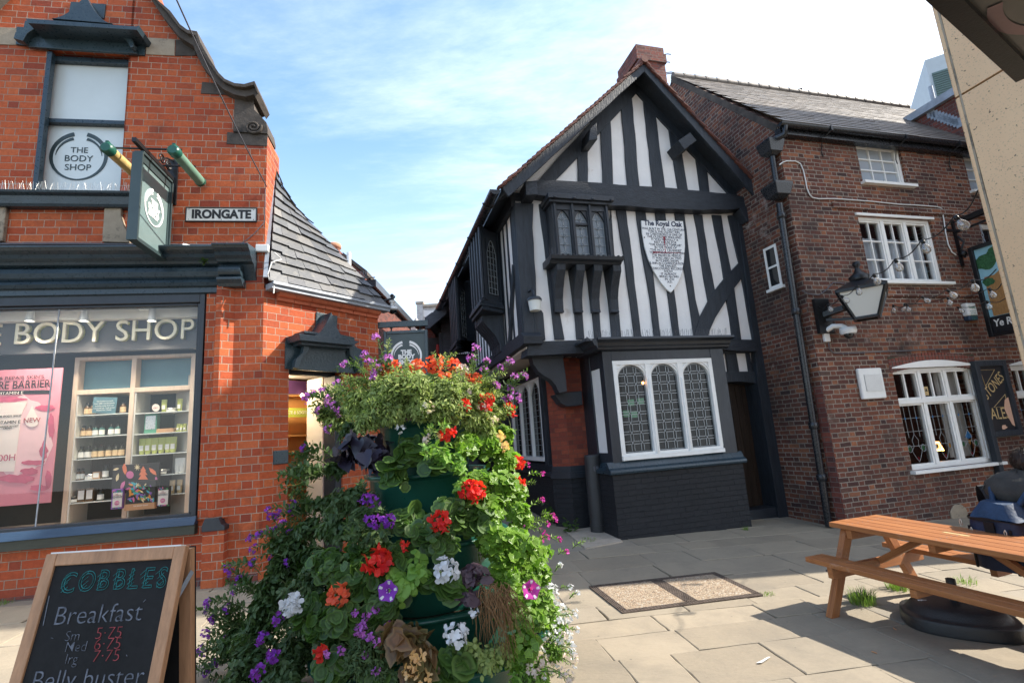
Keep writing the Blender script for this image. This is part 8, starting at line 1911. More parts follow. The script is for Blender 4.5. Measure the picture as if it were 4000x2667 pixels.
for k, (r, z) in enumerate(TZ):
    zb = (TZ[k + 1][1] - .06) if k < 4 else PG_ + .0
    r2 = r * .86
    rows = []
    def lob(a, rr): return rr * (1 + .022 * math.cos(a * 8))
    for rr, zz in ((r2, zb), (r * .95, z - .05), (r * .97, z - .035), (r * 1.03, z - .03), (r * 1.045, z - .015), (r * 1.03, z), (r * .96, z), (r * .95, z - .05)):
        rows.append([(PX + lob(a, rr) * math.cos(a), PY + lob(a, rr) * math.sin(a), zz) for a in [2 * PI * j / 64 for j in range(64)]])
    mb = MB(); mb.grid(rows, True); t = mb.build('tier', 'plastic_green', pt0)
    mb = MB(); mb.face([(PX + lob(a, r * .955) * math.cos(a), PY + lob(a, r * .955) * math.sin(a), z - .045) for a in [2 * PI * j / 32 for j in range(32)]]); mb.build('soil', 'soil', t)
RP = [(-.3, 1.02), (.1, .98), (.5, .90), (.9, .78), (1.25, .66), (1.5, .60), (1.7, .62), (1.85, .55), (1.98, .42), (2.08, .25), (2.2, .05)]
def Rz(z):
    if z <= RP[0][0]: return RP[0][1]
    for (a, r0), (b, r1) in zip(RP, RP[1:]):
        if z <= b: return r0 + (r1 - r0) * (z - a) / (b - a)
    return .05
def surf(X, Y, k=1.0):
    y = PY - .7
    for _ in range(8):
        q = AT(X, Y, y); dx = q.x - PX; r = Rz(q.z) * k; y = PY - math.sqrt(max(r * r - dx * dx, 0)) if abs(dx) < r else PY - .02
    return AT(X, Y, y)
def outward(p): v = Vector((p.x - PX, p.y - PY, 0)); return v.normalized() if v.length > .01 else Vector((0, -1, 0))
UP = Vector((0, 0, 1))
def rv(rs): return Vector((rs.gauss(0, 1), rs.gauss(0, 1), rs.gauss(0, 1)))
def clump(mb, st, rs, X, Y, rad, n, shape, size, k=.9, flat=.75, droop=.3, drop=0.0):
    """leaves of one plant: scattered through the outer part of a lumpy blob, each on its own stalk"""
    c = surf(X, Y, k) ; o = outward(c); c = c - o * rad * .25
    n = int(n * {'narrow': 2.1, 'toothed': 2.3, 'round': 2.0, 'ivy': 2.3, 'heart': .8, 'begonia': 1.0}.get(shape, 1.5)); size *= {'narrow': 1.4, 'toothed': 1.25, 'round': .72, 'ivy': .85}.get(shape, 1.0)
    lump = [(rv(rs).normalized(), rs.uniform(.65, 1.15)) for _ in range(7)]
    for _ in range(n):
        v = rv(rs).normalized(); v = (v + o * .55 + UP * .18).normalized(); sc = max([b * max(0, v.dot(a)) ** 3 for a, b in lump] + [.55])
        rr = rad * sc * rs.uniform(.45, 1.15); p = c + Vector((v.x * rr, v.y * rr, v.z * rr * flat))
        nrm = (v * .55 + o * .35 + UP * .5 + rv(rs) * .42).normalized()
        d = (v * .6 - UP * droop + rv(rs) * .45); d = d - nrm * d.dot(nrm); d = d.normalized() if d.length > 1e-3 else o
        s = size * rs.uniform(.6, 1.25); leafat(mb, shape, p - d * s * .4, d, nrm, s, rs)
        if st is not None and rs.random() < .35: q = p - d * s * .35; st.tube([q, q - v * rad * .25 - UP * .03, c + v * rr * .3], .0035, 3, caps=False)
def sprays(mb, st, rs, X, Y, n, ln, size, shape='toothed', k=.75, per=26, up=.35, side=0.0, ends=None):
    """airy shoots leaving the plant, leaved in pairs all along"""
    c = surf(X, Y, k); o = outward(c)
    n = int(n * 1.5); size *= 1.2
    for _ in range(n):
        d = (o * rs.uniform(.4, 1.0) + UP * rs.uniform(-.15, .9) * (up / .35) + Vector((rs.uniform(-.8, .8) + side, 0, 0))).normalized(); L = ln * rs.uniform(.6, 1.2)
        b = c + rv(rs) * .07; sag = -UP * L * rs.uniform(0, .35); path = [b + d * L * t + sag * t * t + UP * .10 * L * math.sin(3 * t) for t in [j / 6 for j in range(7)]]
        st.tube(path, [.0038, .0036, .0034, .003, .0028, .0024, .002], 4, caps=False)
        for j in range(per):
            t = .12 + .88 * j / per; i = min(5, int(t * 6)); p = path[i].lerp(path[i + 1], t * 6 - i); tg = (path[i + 1] - path[i]).normalized()
            s_ = tg.orthogonal().normalized(); a = j * 2.4; w = s_ * math.cos(a) + tg.cross(s_) * math.sin(a)
            leafat(mb, shape, p, w + tg * .55, UP + rv(rs) * .3 + o * .3, size * (1.15 - .5 * t) * rs.uniform(.7, 1.2), rs)
        if ends is not None: ends.append((path[-1], (path[-1] - path[-2]).normalized()))
def head(parent, p, d, rad, n, mat, rs, shape='petal', psize=.03, name='flower_head', flat=.8):
    rad *= .8 if rad > .035 else 1; psize *= .78 if psize > .03 else 1
    mb = MB(); d = Vector(d).normalized(); x = d.orthogonal().normalized(); y = d.cross(x)
    n = max(4, int(n * .8)); psize *= 1.12
    for k in range(n):
        ph = math.acos(1 - (k + .5) / n * 1.35); th = k * 2.399963 + rs.uniform(-.25, .25)
        v = d * math.cos(ph) * flat + (x * math.cos(th) + y * math.sin(th)) * math.sin(ph); c = p + (v + rv(rs) * .16) * rad * rs.uniform(.72, 1.15); v = v.normalized(); a = v.orthogonal().normalized(); b = v.cross(a); t0 = rs.uniform(0, 6.28); r = rs.random()
        for j in range(5):
            t = t0 + 2 * PI * j / 5; w = a * math.cos(t) + b * math.sin(t); leafat(mb, shape, c, w + v * rs.uniform(.0, .8) + rv(rs) * .15, v + rv(rs) * .35, psize * rs.uniform(.7, 1.2), rs, min(1, max(0, r + rs.uniform(-.3, .3))))
    return mb.build(name, mat, parent)
def stalk(st, p, q, rs, r=.0035): st.tube([q, q.lerp(p, .5) + rv(rs) * .012, p], r, 4, caps=False)
def plant(name, label, cat, mat, blobs=(), spr=(), seed=1, heads=(), group=None, ends_heads=None):
    rs = random.Random(seed); X, Y = (blobs[0][:2] if blobs else spr[0][:2]); base = surf(X, Y, .5)
    t = thing(name, label, cat, tuple(base), group); mb = MB(); st = MB(); ends = []
    for b in blobs: clump(mb, st, rs, *b)
    for s in spr: sprays(mb, st, rs, *s, ends=ends)
    hl = []
    for (X, Y, rad, n, m, ps, kk) in heads:
        p = surf(X, Y, kk); o = outward(p); d = (o + UP * .7 - Vector((0, .2, 0))).normalized(); hl.append((p, d, rad, n, m, ps)); stalk(st, p - d * rad * .5, surf(X, Y + 60, .72), rs)
    if ends_heads:
        m, rad, n, ps, prob = ends_heads
        for p, d in ends:
            if rs.random() < prob: hl.append((p, (d + UP * .6).normalized(), rad * rs.uniform(.75, 1.2), n, m, ps))
    if mb.f: mb.build('leaves', mat, t)
    if st.f: st.build('stems', 'stem_green', t)
    for p, d, rad, n, m, ps in hl: head(t, p, d, rad, n, m, rs, psize=ps)
    return t
R_, V_ = 'round', 'narrow'
plant('bushy_plant', 'fine grey-green bush filling the left half of the planter top', 'plant', 'leaf_grey', [(900, 950, .17, 260, V_, .036, .97, .8), (840, 965, .16, 240, V_, .036, .97, .8), (965, 945, .16, 240, V_, .036, .97, .8), (745, 950, .15, 200, V_, .036, 1.0, .8), (815, 930, .22, 420, V_, .038, .95, .8), (885, 905, .24, 480, V_, .038, .95, .8), (950, 900, .24, 420, V_, .036, .95, .8), (770, 965, .17, 240, V_, .036, .95, .8)], [(850, 900, 14, .22, .032, V_, .85, 30, .9), (800, 930, 9, .20, .032, V_, .92, 28, .7, -.3), (930, 890, 12, .22, .032, V_, .85, 28, .9), (870, 950, 12, .18, .032, V_, .95, 26, .9)], 1)
plant('bushy_plant', 'fine grey-green bush filling the right half of the planter top', 'plant', 'leaf_grey', [(1030, 950, .16, 240, V_, .036, .97, .8), (1090, 965, .15, 220, V_, .036, .97, .8), (1020, 900, .24, 440, V_, .036, .95, .8), (1085, 915, .23, 420, V_, .037, .95, .8), (1140, 950, .17, 260, V_, .036, .95, .8), (1120, 1000, .15, 220, V_, .036, .98, .8)], [(1030, 890, 12, .22, .032, V_, .85, 28, .9), (1100, 910, 12, .2, .032, V_, .9, 28, .8, .2), (1010, 950, 10, .18, .032, V_, .95, 26, .9)], 2, [(1078, 905, .03, 8, 'petal_pale', .02, 1.0), (985, 935, .035, 9, 'petal_pale', .02, 1.06), (1110, 935, .03, 9, 'petal_pale', .018, 1.06), (1130, 965, .03, 9, 'petal_pale', .018, 1.06)])
plant('geranium_plant', 'coral-flowered geranium crowning the very top of the planter', 'plant', 'leaf_round', [(985, 885, .16, 60, R_, .075, .9)], (), 3, [(958, 845, .055, 15, 'petal_coral', .042, 1.0), (1000, 838, .06, 17, 'petal_coral', .042, .98), (1040, 840, .055, 16, 'petal_coral', .042, .95), (905, 846, .05, 14, 'petal_coral', .04, 1.0), (880, 852, .04, 10, 'petal_coral', .036, 1.0), (1020, 868, .045, 12, 'petal_coral', .04, 1.0), (1090, 873, .05, 14, 'petal_coral', .04, 1.0), (1062, 850, .035, 9, 'petal_pale', .03, 1.0), (925, 870, .035, 9, 'petal_coral', .036, 1.02)])
VH = ('petal_purple', .026, 9, .017, .85); VL = ('petal_lilac', .026, 9, .017, .8)
plant('verbena_plant', 'purple verbena spraying out at the upper left of the planter', 'plant', 'leaf_verbena', [(800, 990, .13, 130, 'toothed', .045, .95)], [(775, 955, 8, .20, .042, 'toothed', .9, 20, .7, -.5), (850, 890, 8, .30, .042, 'toothed', .8, 20, .9, -.25), (900, 870, 5, .26, .04, 'toothed', .8, 20, 1.0, -.1)], 4, (), None, VL)
plant('verbena_plant', 'lilac verbena at the upper right edge of the planter', 'plant', 'leaf_verbena', [(1140, 930, .10, 90, 'toothed', .045, .95)], [(1090, 890, 6, .26, .042, 'toothed', .8, 20, 1.0, .3), (1135, 920, 8, .22, .042, 'toothed', .85, 20, .7, .5)], 5, (), None, VL)
plant('verbena_plant', 'leafy verbena branching across the shop doorway on the left', 'plant', 'leaf_verbena', [(765, 1075, .12, 110, 'toothed', .05, 1.0)], [(740, 1075, 12, .24, .05, 'toothed', .95, 20, .25, -.8)], 6, (), None, ('petal_purple', .024, 8, .016, .35))
plant('verbena_plant', 'purple verbena in the middle of the planter\'s left flank', 'plant', 'leaf_verbena', [(800, 1150, .18, 220, 'toothed', .05, .95), (830, 1200, .16, 180, 'toothed', .05, .95), (700, 1215, .17, 220, 'toothed', .05, 1.0), (750, 1160, .15, 170, 'toothed', .05, .98), (760, 1215, .19, 240, 'toothed', .055, .95), (655, 1260, .19, 260, 'toothed', .05, 1.05)], [(715, 1190, 10, .22, .045, 'toothed', .95, 22, .4, -.5), (665, 1240, 7, .22, .045, 'toothed', .97, 22, .4, -.5)], 7, [(857, 1152, .035, 12, 'petal_purple', .018, 1.1), (838, 1145, .025, 9, 'petal_purple', .016, 1.12)], None, ('petal_purple', .026, 9, .015, .6))
plant('verbena_plant', 'dark-leaved purple verbena sprawling low at the planter\'s left foot', 'plant', 'leaf_verbena', [(640, 1300, .2, 260, 'toothed', .05, 1.02), (600, 1395, .22, 300, 'toothed', .05, 1.1), (540, 1470, .2, 260, 'toothed', .05, 1.25), (700, 1360, .2, 240, 'toothed', .05, 1.0), (620, 1350, .24, 360, 'toothed', .05, 1.05), (590, 1440, .26, 420, 'toothed', .05, 1.15), (560, 1530, .25, 380, 'toothed', .05, 1.25), (660, 1500, .24, 330, 'toothed', .05, 1.0), (690, 1420, .22, 260, 'toothed', .05, 1.0), (640, 1560, .22, 300, 'toothed', .05, 1.05)], [(560, 1430, 12, .34, .045, 'toothed', 1.05, 26, .3, -.9), (590, 1340, 8, .22, .042, 'toothed', 1.0, 24, .3, -.5), (540, 1520, 10, .26, .045, 'toothed', 1.25, 26, .35, -.7)], 8, [(603, 1465, .04, 14, 'petal_purple', .02, 1.2), (628, 1505, .04, 14, 'petal_purple', .02, 1.2), (540, 1538, .04, 14, 'petal_purple', .02, 1.28), (592, 1545, .045, 15, 'petal_purple', .02, 1.25), (640, 1420, .03, 10, 'petal_purple', .018, 1.15), (565, 1478, .03, 10, 'petal_purple', .018, 1.2)], None, ('petal_purple', .024, 8, .015, .45))
plant('verbena_plant', 'violet verbena in front of the second green tier', 'plant', 'leaf_verbena', [(850, 1235, .13, 110, 'toothed', .05, 1.0)], [(855, 1215, 7, .22, .045, 'toothed', .95, 20, .7)], 9, [(868, 1200, .04, 14, 'petal_purple', .02, 1.1), (893, 1195, .042, 15, 'petal_purple', .02, 1.1), (850, 1195, .03, 10, 'petal_purple', .018, 1.1)])
def ger(label, blobs, heads, seed, mat='leaf_round', shape=R_): plant('geranium_plant', label, 'plant', mat, [(x, y, r, n, shape, s, k, .8) for x, y, r, n, s, k in blobs], (), seed, heads)
ger('round-leaved geranium under the top tier with a small red bloom', [(945, 1035, .15, 42, .12, .92), (1000, 1065, .12, 24, .11, .95), (900, 1095, .12, 20, .13, .98)], [(1028, 998, .05, 14, 'petal_red', .036, 1.08), (918, 985, .024, 7, 'petal_white', .018, 1.05), (1012, 1000, .018, 5, 'petal_peach', .018, 1.06)], 11)
ger('geranium with large red bloom right of the second tier', [(1045, 1180, .17, 70, .11, .95), (1090, 1195, .15, 60, .10, .95), (1000, 1215, .15, 50, .11, .95), (930, 1195, .13, 30, .12, .9)], [(1085, 1127, .068, 20, 'petal_red', .045, 1.08)], 12)
ger('geranium with red bloom over pale-edged leaves in mid planter', [(1010, 1250, .14, 60, .09, 1.02), (975, 1225, .13, 44, .10, .98)], [(1012, 1198, .06, 17, 'petal_red', .044, 1.12), (930, 1250, .02, 6, 'petal_red', .022, 1.12)], 13)
ger('geranium with the biggest scarlet bloom at the centre left', [(860, 1320, .18, 80, .10, .98), (900, 1280, .15, 55, .10, .95), (830, 1270, .16, 60, .10, .95), (800, 1340, .17, 70, .10, 1.0)], [(870, 1290, .075, 24, 'petal_red', .048, 1.12)], 14)
ger('dark-leaved geranium with an orange-red bloom on the left flank', [(770, 1310, .17, 80, .09, 1.0), (740, 1290, .15, 70, .09, 1.0), (780, 1420, .18, 90, .09, 1.0), (730, 1440, .18, 80, .09, 1.0)], [(778, 1367, .055, 15, 'petal_coral', .044, 1.12), (735, 1500, .025, 7, 'petal_red', .03, 1.12)], 15)
ger('white-flowered geranium at the lower left of the planter', [(690, 1340, .15, 70, .085, 1.0), (715, 1390, .13, 40, .09, 1.02), (700, 1280, .13, 50, .08, .98)], [(673, 1388, .062, 20, 'petal_white', .042, 1.15)], 16)
ger('white-flowered geranium above the fourth tier rim', [(1035, 1350, .11, 20, .14, 1.02), (990, 1335, .11, 26, .10, .98)], [(1028, 1310, .062, 20, 'petal_white', .044, 1.1)], 17)
ger('white-flowered geranium in front of the lowest green tier', [(1052, 1520, .10, 9, .17, 1.03), (1020, 1555, .11, 20, .12, 1.0), (1000, 1575, .13, 30, .11, 1.0)], [(1047, 1455, .058, 18, 'petal_white', .042, 1.08), (1088, 1405, .016, 5, 'petal_white', .02, 1.05)], 18)
ger('shaded geranium low down left of the begonia', [(870, 1400, .17, 80, .09, .98), (900, 1365, .12, 30, .10, .95), (830, 1430, .18, 90, .09, .98), (760, 1530, .2, 110, .09, 1.0), (860, 1560, .16, 50, .09, .98)], (), 19)
def ivy(label, blobs, heads, seed, ends=None, spr=()): plant('ivy_geranium', label, 'plant', 'leaf_ivy', [(x, y, r, n, 'ivy', s, k, .9) for x, y, r, n, s, k in blobs], spr, seed, heads, None, ends)
ivy('sunlit ivy geranium spilling from the top right tier with red blooms', [(1125, 1020, .16, 150, .07, .98), (1165, 1060, .15, 140, .065, 1.0), (1080, 1020, .14, 110, .065, .98), (1165, 1000, .11, 90, .06, 1.0)], [(1115, 922, .055, 16, 'petal_red', .042, 1.06), (1170, 943, .05, 15, 'petal_red', .04, 1.04), (1068, 928, .03, 8, 'petal_red', .032, 1.06), (1155, 1025, .03, 8, 'petal_peach', .036, 1.06), (1148, 1005, .025, 6, 'petal_peach', .036, 1.06)], 21)
ivy('sunlit ivy geranium halfway down the right side with one red bloom', [(1150, 1130, .18, 190, .065, 1.0), (1190, 1130, .15, 150, .06, 1.02), (1105, 1110, .15, 120, .07, .97), (1200, 1180, .15, 150, .058, 1.03), (1130, 1180, .14, 100, .07, .98)], [(1188, 1060, .045, 13, 'petal_red', .036, 1.05), (1190, 1110, .03, 8, 'petal_red', .03, 1.06)], 22, ('petal_magenta', .016, 5, .013, .7), [(1190, 1090, 5, .12, .03, V_, .9, 14, .3, .6)])
ivy('bright trailing ivy geranium low on the right with magenta florets', [(1190, 1250, .18, 200, .06, 1.02), (1235, 1270, .14, 150, .055, 1.05), (1140, 1250, .16, 150, .065, .98), (1220, 1330, .15, 160, .055, 1.03), (1165, 1320, .15, 130, .065, 1.0), (1250, 1320, .11, 100, .05, 1.05)], (), 23, ('petal_magenta', .016, 5, .013, .7), [(1215, 1200, 5, .12, .03, V_, .93, 14, .3, .6), (1240, 1250, 4, .11, .03, V_, .97, 14, .2, .6)])
ivy('trailing ivy geranium reaching the paving at the right foot', [(1210, 1420, .17, 170, .055, 1.03), (1180, 1380, .13, 100, .06, 1.02), (1235, 1390, .13, 120, .05, 1.04), (1200, 1500, .17, 130, .06, 1.0)], (), 24)
plant('sweet_potato_vine', 'near-black sweet potato vine hanging over the second tier', 'plant', 'leaf_black', [(830, 1030, .17, 75, 'heart', .12, .98, .7, .9), (800, 1050, .13, 45, 'heart', .12, .98, .7, .9), (860, 1060, .12, 40, 'heart', .12, .98, .7, .9)], (), 31)
plant('heuchera_plant', 'small plum-black foliage plant beside the dead roots', 'plant', 'leaf_plum', [(1085, 1325, .11, 46, 'ovate', .085, 1.02, .7, .6), (1070, 1370, .08, 24, 'ovate', .08, 1.02, .7, .6)], (), 32)
plant('begonia_plant', 'bronze-leaved begonia with peach buds at the planter foot', 'plant', 'leaf_bronze', [(930, 1475, .15, 34, 'begonia', .13, 1.05, .7, .6), (900, 1460, .11, 16, 'begonia', .13, 1.05, .7, .7), (965, 1500, .13, 24, 'begonia', .12, 1.05, .7, .7), (950, 1550, .12, 22, 'begonia', .11, 1.05, .7, .7)], (), 33, [(960, 1505, .022, 5, 'petal_peach', .03, 1.12), (938, 1540, .026, 6, 'petal_peach', .032, 1.12), (975, 1560, .03, 7, 'petal_peach', .034, 1.12), (950, 1525, .018, 4, 'petal_peach', .026, 1.12)])
plant('alyssum_plant', 'white-flowered trailing alyssum along the lower right edge', 'plant', 'leaf_ivy', [(1265, 1410, .13, 150, V_, .03, 1.05, .9), (1285, 1450, .11, 110, V_, .028, 1.06, .9), (1270, 1500, .12, 120, V_, .03, 1.04, .9)], [(1250, 1380, 7, .10, .02, V_, .98, 14, .4, .3), (1265, 1450, 10, .11, .02, V_, .98, 14, .2, .3), (1260, 1500, 8, .11, .02, V_, .98, 14, .2, .3)], 34, [(1262, 1345, .028, 9, 'petal_white', .016, 1.04), (1272, 1375, .03, 10, 'petal_white', .016, 1.06), (1285, 1400, .035, 12, 'petal_white', .017, 1.06), (1280, 1430, .035, 12, 'petal_white', .017, 1.07), (1300, 1420, .03, 10, 'petal_white', .016, 1.08), (1270, 1460, .03, 10, 'petal_white', .016, 1.06), (1296, 1455, .03, 10, 'petal_white', .016, 1.08)], None, ('petal_white', .018, 6, .012, .9))
plant('diascia_plant', 'pale pink small-flowered plant spilling at the right foot', 'plant', 'leaf_lime', [(1240, 1545, .14, 130, V_, .034, 1.02, .9), (1200, 1560, .12, 90, V_, .034, 1.0, .9)], [(1245, 1540, 10, .16, .024, V_, 1.0, 14, .3, .3)], 35, [(1240, 1515, .035, 10, 'petal_pale', .02, 1.06), (1225, 1535, .03, 8, 'petal_pale', .02, 1.06), (1262, 1540, .03, 8, 'petal_pale', .02, 1.06)], None, ('petal_pale', .024, 7, .016, .8))
plant('cuphea_plant', 'dark twiggy plant dotted with tiny pink flowers, left of the begonia', 'plant', 'leaf_verbena', [(850, 1485, .16, 260, V_, .024, 1.05, .9), (820, 1520, .15, 200, V_, .024, 1.05, .9), (870, 1540, .14, 180, V_, .024, 1.05, .9)], [(845, 1470, 12, .16, .018, V_, 1.0, 14, .3)], 36, (), None, ('petal_lilac', .014, 4, .016, 1.0))
plant('petunia_plant', 'light green petunia with one purple and white striped flower', 'plant', 'leaf_lime', [(930, 1345, .10, 34, 'ovate', .085, 1.05, .9, .5), (960, 1310, .09, 26, 'ovate', .08, 1.05, 1.2, .4), (905, 1335, .08, 22, 'ovate', .075, 1.05, .9, .5)], (), 37)
plant('petunia_plant', 'petunia with one magenta and white striped flower on the right flank', 'plant', 'leaf_lime', [(1215, 1375, .08, 26, 'ovate', .07, 1.05, .9, .5)], (), 38)
plant('herb_plant', 'small scalloped pale herb over the lowest tier rim', 'plant', 'leaf_grey', [(1120, 1520, .12, 120, 'ovate', .032, 1.02, .8), (1085, 1490, .09, 70, 'ovate', .03, 1.02, .8), (1150, 1500, .10, 80, 'ovate', .03, 1.02, .8)], (), 39)
plant('lobelia_plant', 'toothed light green shoots in front of the upper tier', 'plant', 'leaf_lime', [(1020, 1050, .07, 30, 'toothed', .06, 1.05, 1.2), (1055, 1070, .07, 34, 'toothed', .06, 1.04, 1.1), (1070, 1120, .09, 50, 'toothed', .055, 1.02, 1.0)], [(1000, 1035, 4, .16, .05, 'toothed', .98, 12, .9)], 40, [(980, 1008, .022, 8, 'petal_pale', .016, 1.08)])
def trumpet(parent, X, Y, mat, r=.055):
    p = surf(X, Y, 1.12); d = (Vector((0, -1, .25)) + outward(p) * .4).normalized(); x = d.orthogonal().normalized(); y = d.cross(x)
    mb = MB(); rows = [[p + d * (-.05 + .05 * t ** .5) + (x * math.cos(a) + y * math.sin(a)) * r * (.12 + .88 * t ** 2) * (1 + .10 * math.cos(a * 5) * t) for a in [2 * PI * k / 30 for k in range(30)]] for t in (0, .3, .6, .85, 1)]
    mb.grid(rows, True); f = mb.build('flower', mat, parent); mb = MB()
    for j in range(5):
        t = 2 * PI * j / 5; u = x * math.cos(t) + y * math.sin(t); w = d.cross(u); a = p - d * .022 + u * r * .2; b = p + d * .004 + u * r * .97; mb.face([a - w * .003, a + w * .003, b + w * .0085, b - w * .0085])
    mb.build('stripe', 'petal_white', f)
pets = [o for o in bpy.data.objects if o.name.startswith('petunia_plant')]
trumpet(pets[0], 890, 1357, 'petal_purple'); trumpet(pets[1], 1220, 1354, 'petal_magenta')
rs = random.Random(77); c = surf(1135, 1365, 1.04); mb = MB()
for k in range(120):
    b = c + Vector((rs.uniform(-.10, .10), rs.uniform(-.05, .02), rs.uniform(-.02, .07))); dn = rs.uniform(.08, .36); sx = rs.uniform(-.05, .16); path = [b]
    for j in range(1, 6): t = j / 5; path.append(b + Vector((sx * t + rs.uniform(-.018, .018), -.06 * math.sin(PI * t * .7) + rs.uniform(-.012, .012), -dn * t ** 1.5 + rs.uniform(-.012, .012))))
    mb.tube(path, [.0028, .0025, .0022, .0019, .0015, .001], 4, caps=False)
o = mb.build('dead_roots', 'dead_root'); tag(o, 'tangle of dry brown roots hanging over the fourth green tier', 'dead plant', kind='thing')
import bmesh
bq = FT.P(.97, .66, 0)
FPn = GFrame((bq.x, bq.y, 0), R(-66.66) + R(-6))          # x along the bench, y away from the table
pe = thing('person', 'person in dark hooded jacket sitting with back turned, wearing a navy backpack', 'person', tuple(FPn.P(0, 0, 0)))
def skin(name, mat, verts, edges, parent, sub=2):
    me = bpy.data.meshes.new(name); org = Vector(parent['_o'])
    me.from_pydata([tuple(FPn.P(*v[:3]) - org) for v in verts], edges, [])
    bm = bmesh.new(); bm.from_mesh(me); lay = bm.verts.layers.skin.verify()
    for v, d in zip(bm.verts, verts):
        r = d[3]; v[lay].radius = (r, d[4] if len(d) > 4 else r); v[lay].use_root = False
    bm.verts.ensure_lookup_table(); bm.verts[0][lay].use_root = True; bm.to_mesh(me); bm.free()
    o = bpy.data.objects.new(name, me); COL.objects.link(o); m = o.modifiers.new('skin', 'SKIN'); m.use_smooth_shade = True; s = o.modifiers.new('sub', 'SUBSURF'); s.levels = s.render_levels = sub
    bpy.context.view_layer.update(); me2 = bpy.data.meshes.new_from_object(o.evaluated_get(bpy.context.evaluated_depsgraph_get())); bpy.data.objects.remove(o)
    for p in me2.polygons: p.use_smooth = True
    me2.materials.clear(); me2.materials.append(MT[mat]); o = bpy.data.objects.new(name, me2); COL.objects.link(o); o.parent = parent; o['_o'] = parent['_o']; return o
B0 = HB + .10
V = [(0, 0, B0 + .02, .13), (0, .02, B0 + .18, .12), (0, .08, B0 + .36, .13), (0, .16, B0 + .48, .075), (0, .22, B0 + .55, .055), (0, .27, B0 + .61, .082), (0, .30, B0 + .69, .098), (0, .30, B0 + .75, .075)]
E_ = [(i, i + 1) for i in range(7)]
for s in (-1, 1):
    n = len(V); V += [(s * .10, .05, B0, .09), (s * .13, .46, B0 + .03, .065), (s * .14, .50, .10, .042), (s * .15, .64, .05, .036)]; E_ += [(0, n), (n, n + 1), (n + 1, n + 2), (n + 2, n + 3)]
    n = len(V); V += [(s * .18, .10, B0 + .43, .065), (s * .27, .20, B0 + .20, .048), (s * .15, .42, B0 + .14, .034), (s * .10, .50, B0 + .15, .034, .016)]; E_ += [(2, n), (n, n + 1), (n + 1, n + 2), (n + 2, n + 3)]
    for k, (dx, ln) in enumerate(((-.028, .065), (-.009, .075), (.011, .07), (.030, .055))):
        m = len(V); V += [(s * .10 + dx, .535, B0 + .15, .009), (s * .10 + dx, .535 + ln * .6, B0 + .14, .008), (s * .10 + dx, .535 + ln, B0 + .115, .007)]; E_ += [(n + 3, m), (m, m + 1), (m + 1, m + 2)]
    m = len(V); V += [(s * .10 - s * .04, .50, B0 + .16, .010), (s * .10 - s * .055, .53, B0 + .165, .009)]; E_ += [(n + 3, m), (m, m + 1)]
body = skin('body', 'skin', V, E_, pe)
J = [(0, -.01, B0 + .02, .175, .15), (0, .01, B0 + .18, .17, .145), (0, .07, B0 + .36, .18, .15), (0, .14, B0 + .46, .10)]; JE = [(0, 1), (1, 2), (2, 3)]
for s in (-1, 1):
    n = len(J); J += [(s * .20, .09, B0 + .42, .10), (s * .28, .17, B0 + .22, .075), (s * .25, .28, B0 + .14, .065), (s * .16, .40, B0 + .14, .055)]; JE += [(2, n), (n, n + 1), (n + 1, n + 2), (n + 2, n + 3)]
skin('jacket', 'jacket', J, JE, pe)
for s in (-1, 1):
    skin('trouser_leg', 'jeans', [(s * .09, .0, B0, .11), (s * .13, .30, B0 + .02, .09), (s * .135, .47, B0 + .01, .075), (s * .14, .49, B0 - .22, .062), (s * .14, .50, .10, .055)], [(0, 1), (1, 2), (2, 3), (3, 4)], pe)
    skin('shoe', 'shoe', [(s * .14, .47, .07, .05), (s * .145, .56, .055, .045), (s * .15, .67, .045, .04)], [(0, 1), (1, 2)], pe, 2)
rs = random.Random(3); rows = []
for i in range(9):
    t = i / 8; a = -PI / 2 + PI * t
    row = []
    for j in range(22):
        b = 2 * PI * j / 22; w = math.cos(a); f_ = 1 + .05 * math.sin(3 * b + 2 * t) + .04 * math.sin(7 * b)
        row.append((.25 * w * math.cos(b) * f_, .09 + .18 * w * math.sin(b) * f_ + .03 * math.sin(a), B0 + .50 + .14 * math.sin(a) * f_ + .03 * math.sin(b) * w))
    rows.append(row)
mb = MB(FPn); mb.grid(rows, True); mb.build('hood', 'hood_grey', pe)
mb = MB(FPn)
for k in range(9): x = -.17 + .04 * k; mb.tube([(x * .4, .0 + .02, B0 + .56 + rs.uniform(-.01, .01)), (x, -.02, B0 + .53), (x * 1.15, -.045, B0 + .47)], .006, 5)
mb.build('hood_fold', 'hood_grey', pe)
mb = MB(FPn); c = Vector((0, .30, B0 + .71)); rows = []
for i in range(10):
    a = -PI * .32 + PI * .82 * i / 9; q = math.cos(a)
    rows.append([(c.x + .112 * q * math.cos(b) * (1 + .05 * math.sin(5 * b + i)), c.y + .122 * q * math.sin(b) * (1 + .04 * math.sin(7 * b)) - .012, c.z + .118 * math.sin(a) * (1 + .04 * math.sin(6 * b + 2 * i))) for b in [2 * PI * j / 24 for j in range(24)]])
mb.grid(rows, True)
for k in range(900):
    b = rs.uniform(0, 2 * PI); a = rs.uniform(-.9, 1.5); q = math.cos(a); n = Vector((q * math.cos(b), q * math.sin(b), math.sin(a))); p = c + Vector((n.x * .112, n.y * .122 - .012, n.z * .118)); tg = Vector((-math.sin(b), math.cos(b), 0)) * rs.uniform(-.6, .6) + Vector((0, -.3, -.5)); tg = (tg - n * tg.dot(n)).normalized(); w = n.cross(tg) * .004
    e = p + tg * .035 + n * rs.uniform(.004, .016); mb.face([p - w, p + w, e])
mb.build('hair', 'hair_brown', pe)
for s in (-1, 1): mb = MB(FPn); mb.ball((s * .105, .31, B0 + .665), .028, 8, 6, (.4, .7, 1)); mb.build('ear', 'skin', pe)
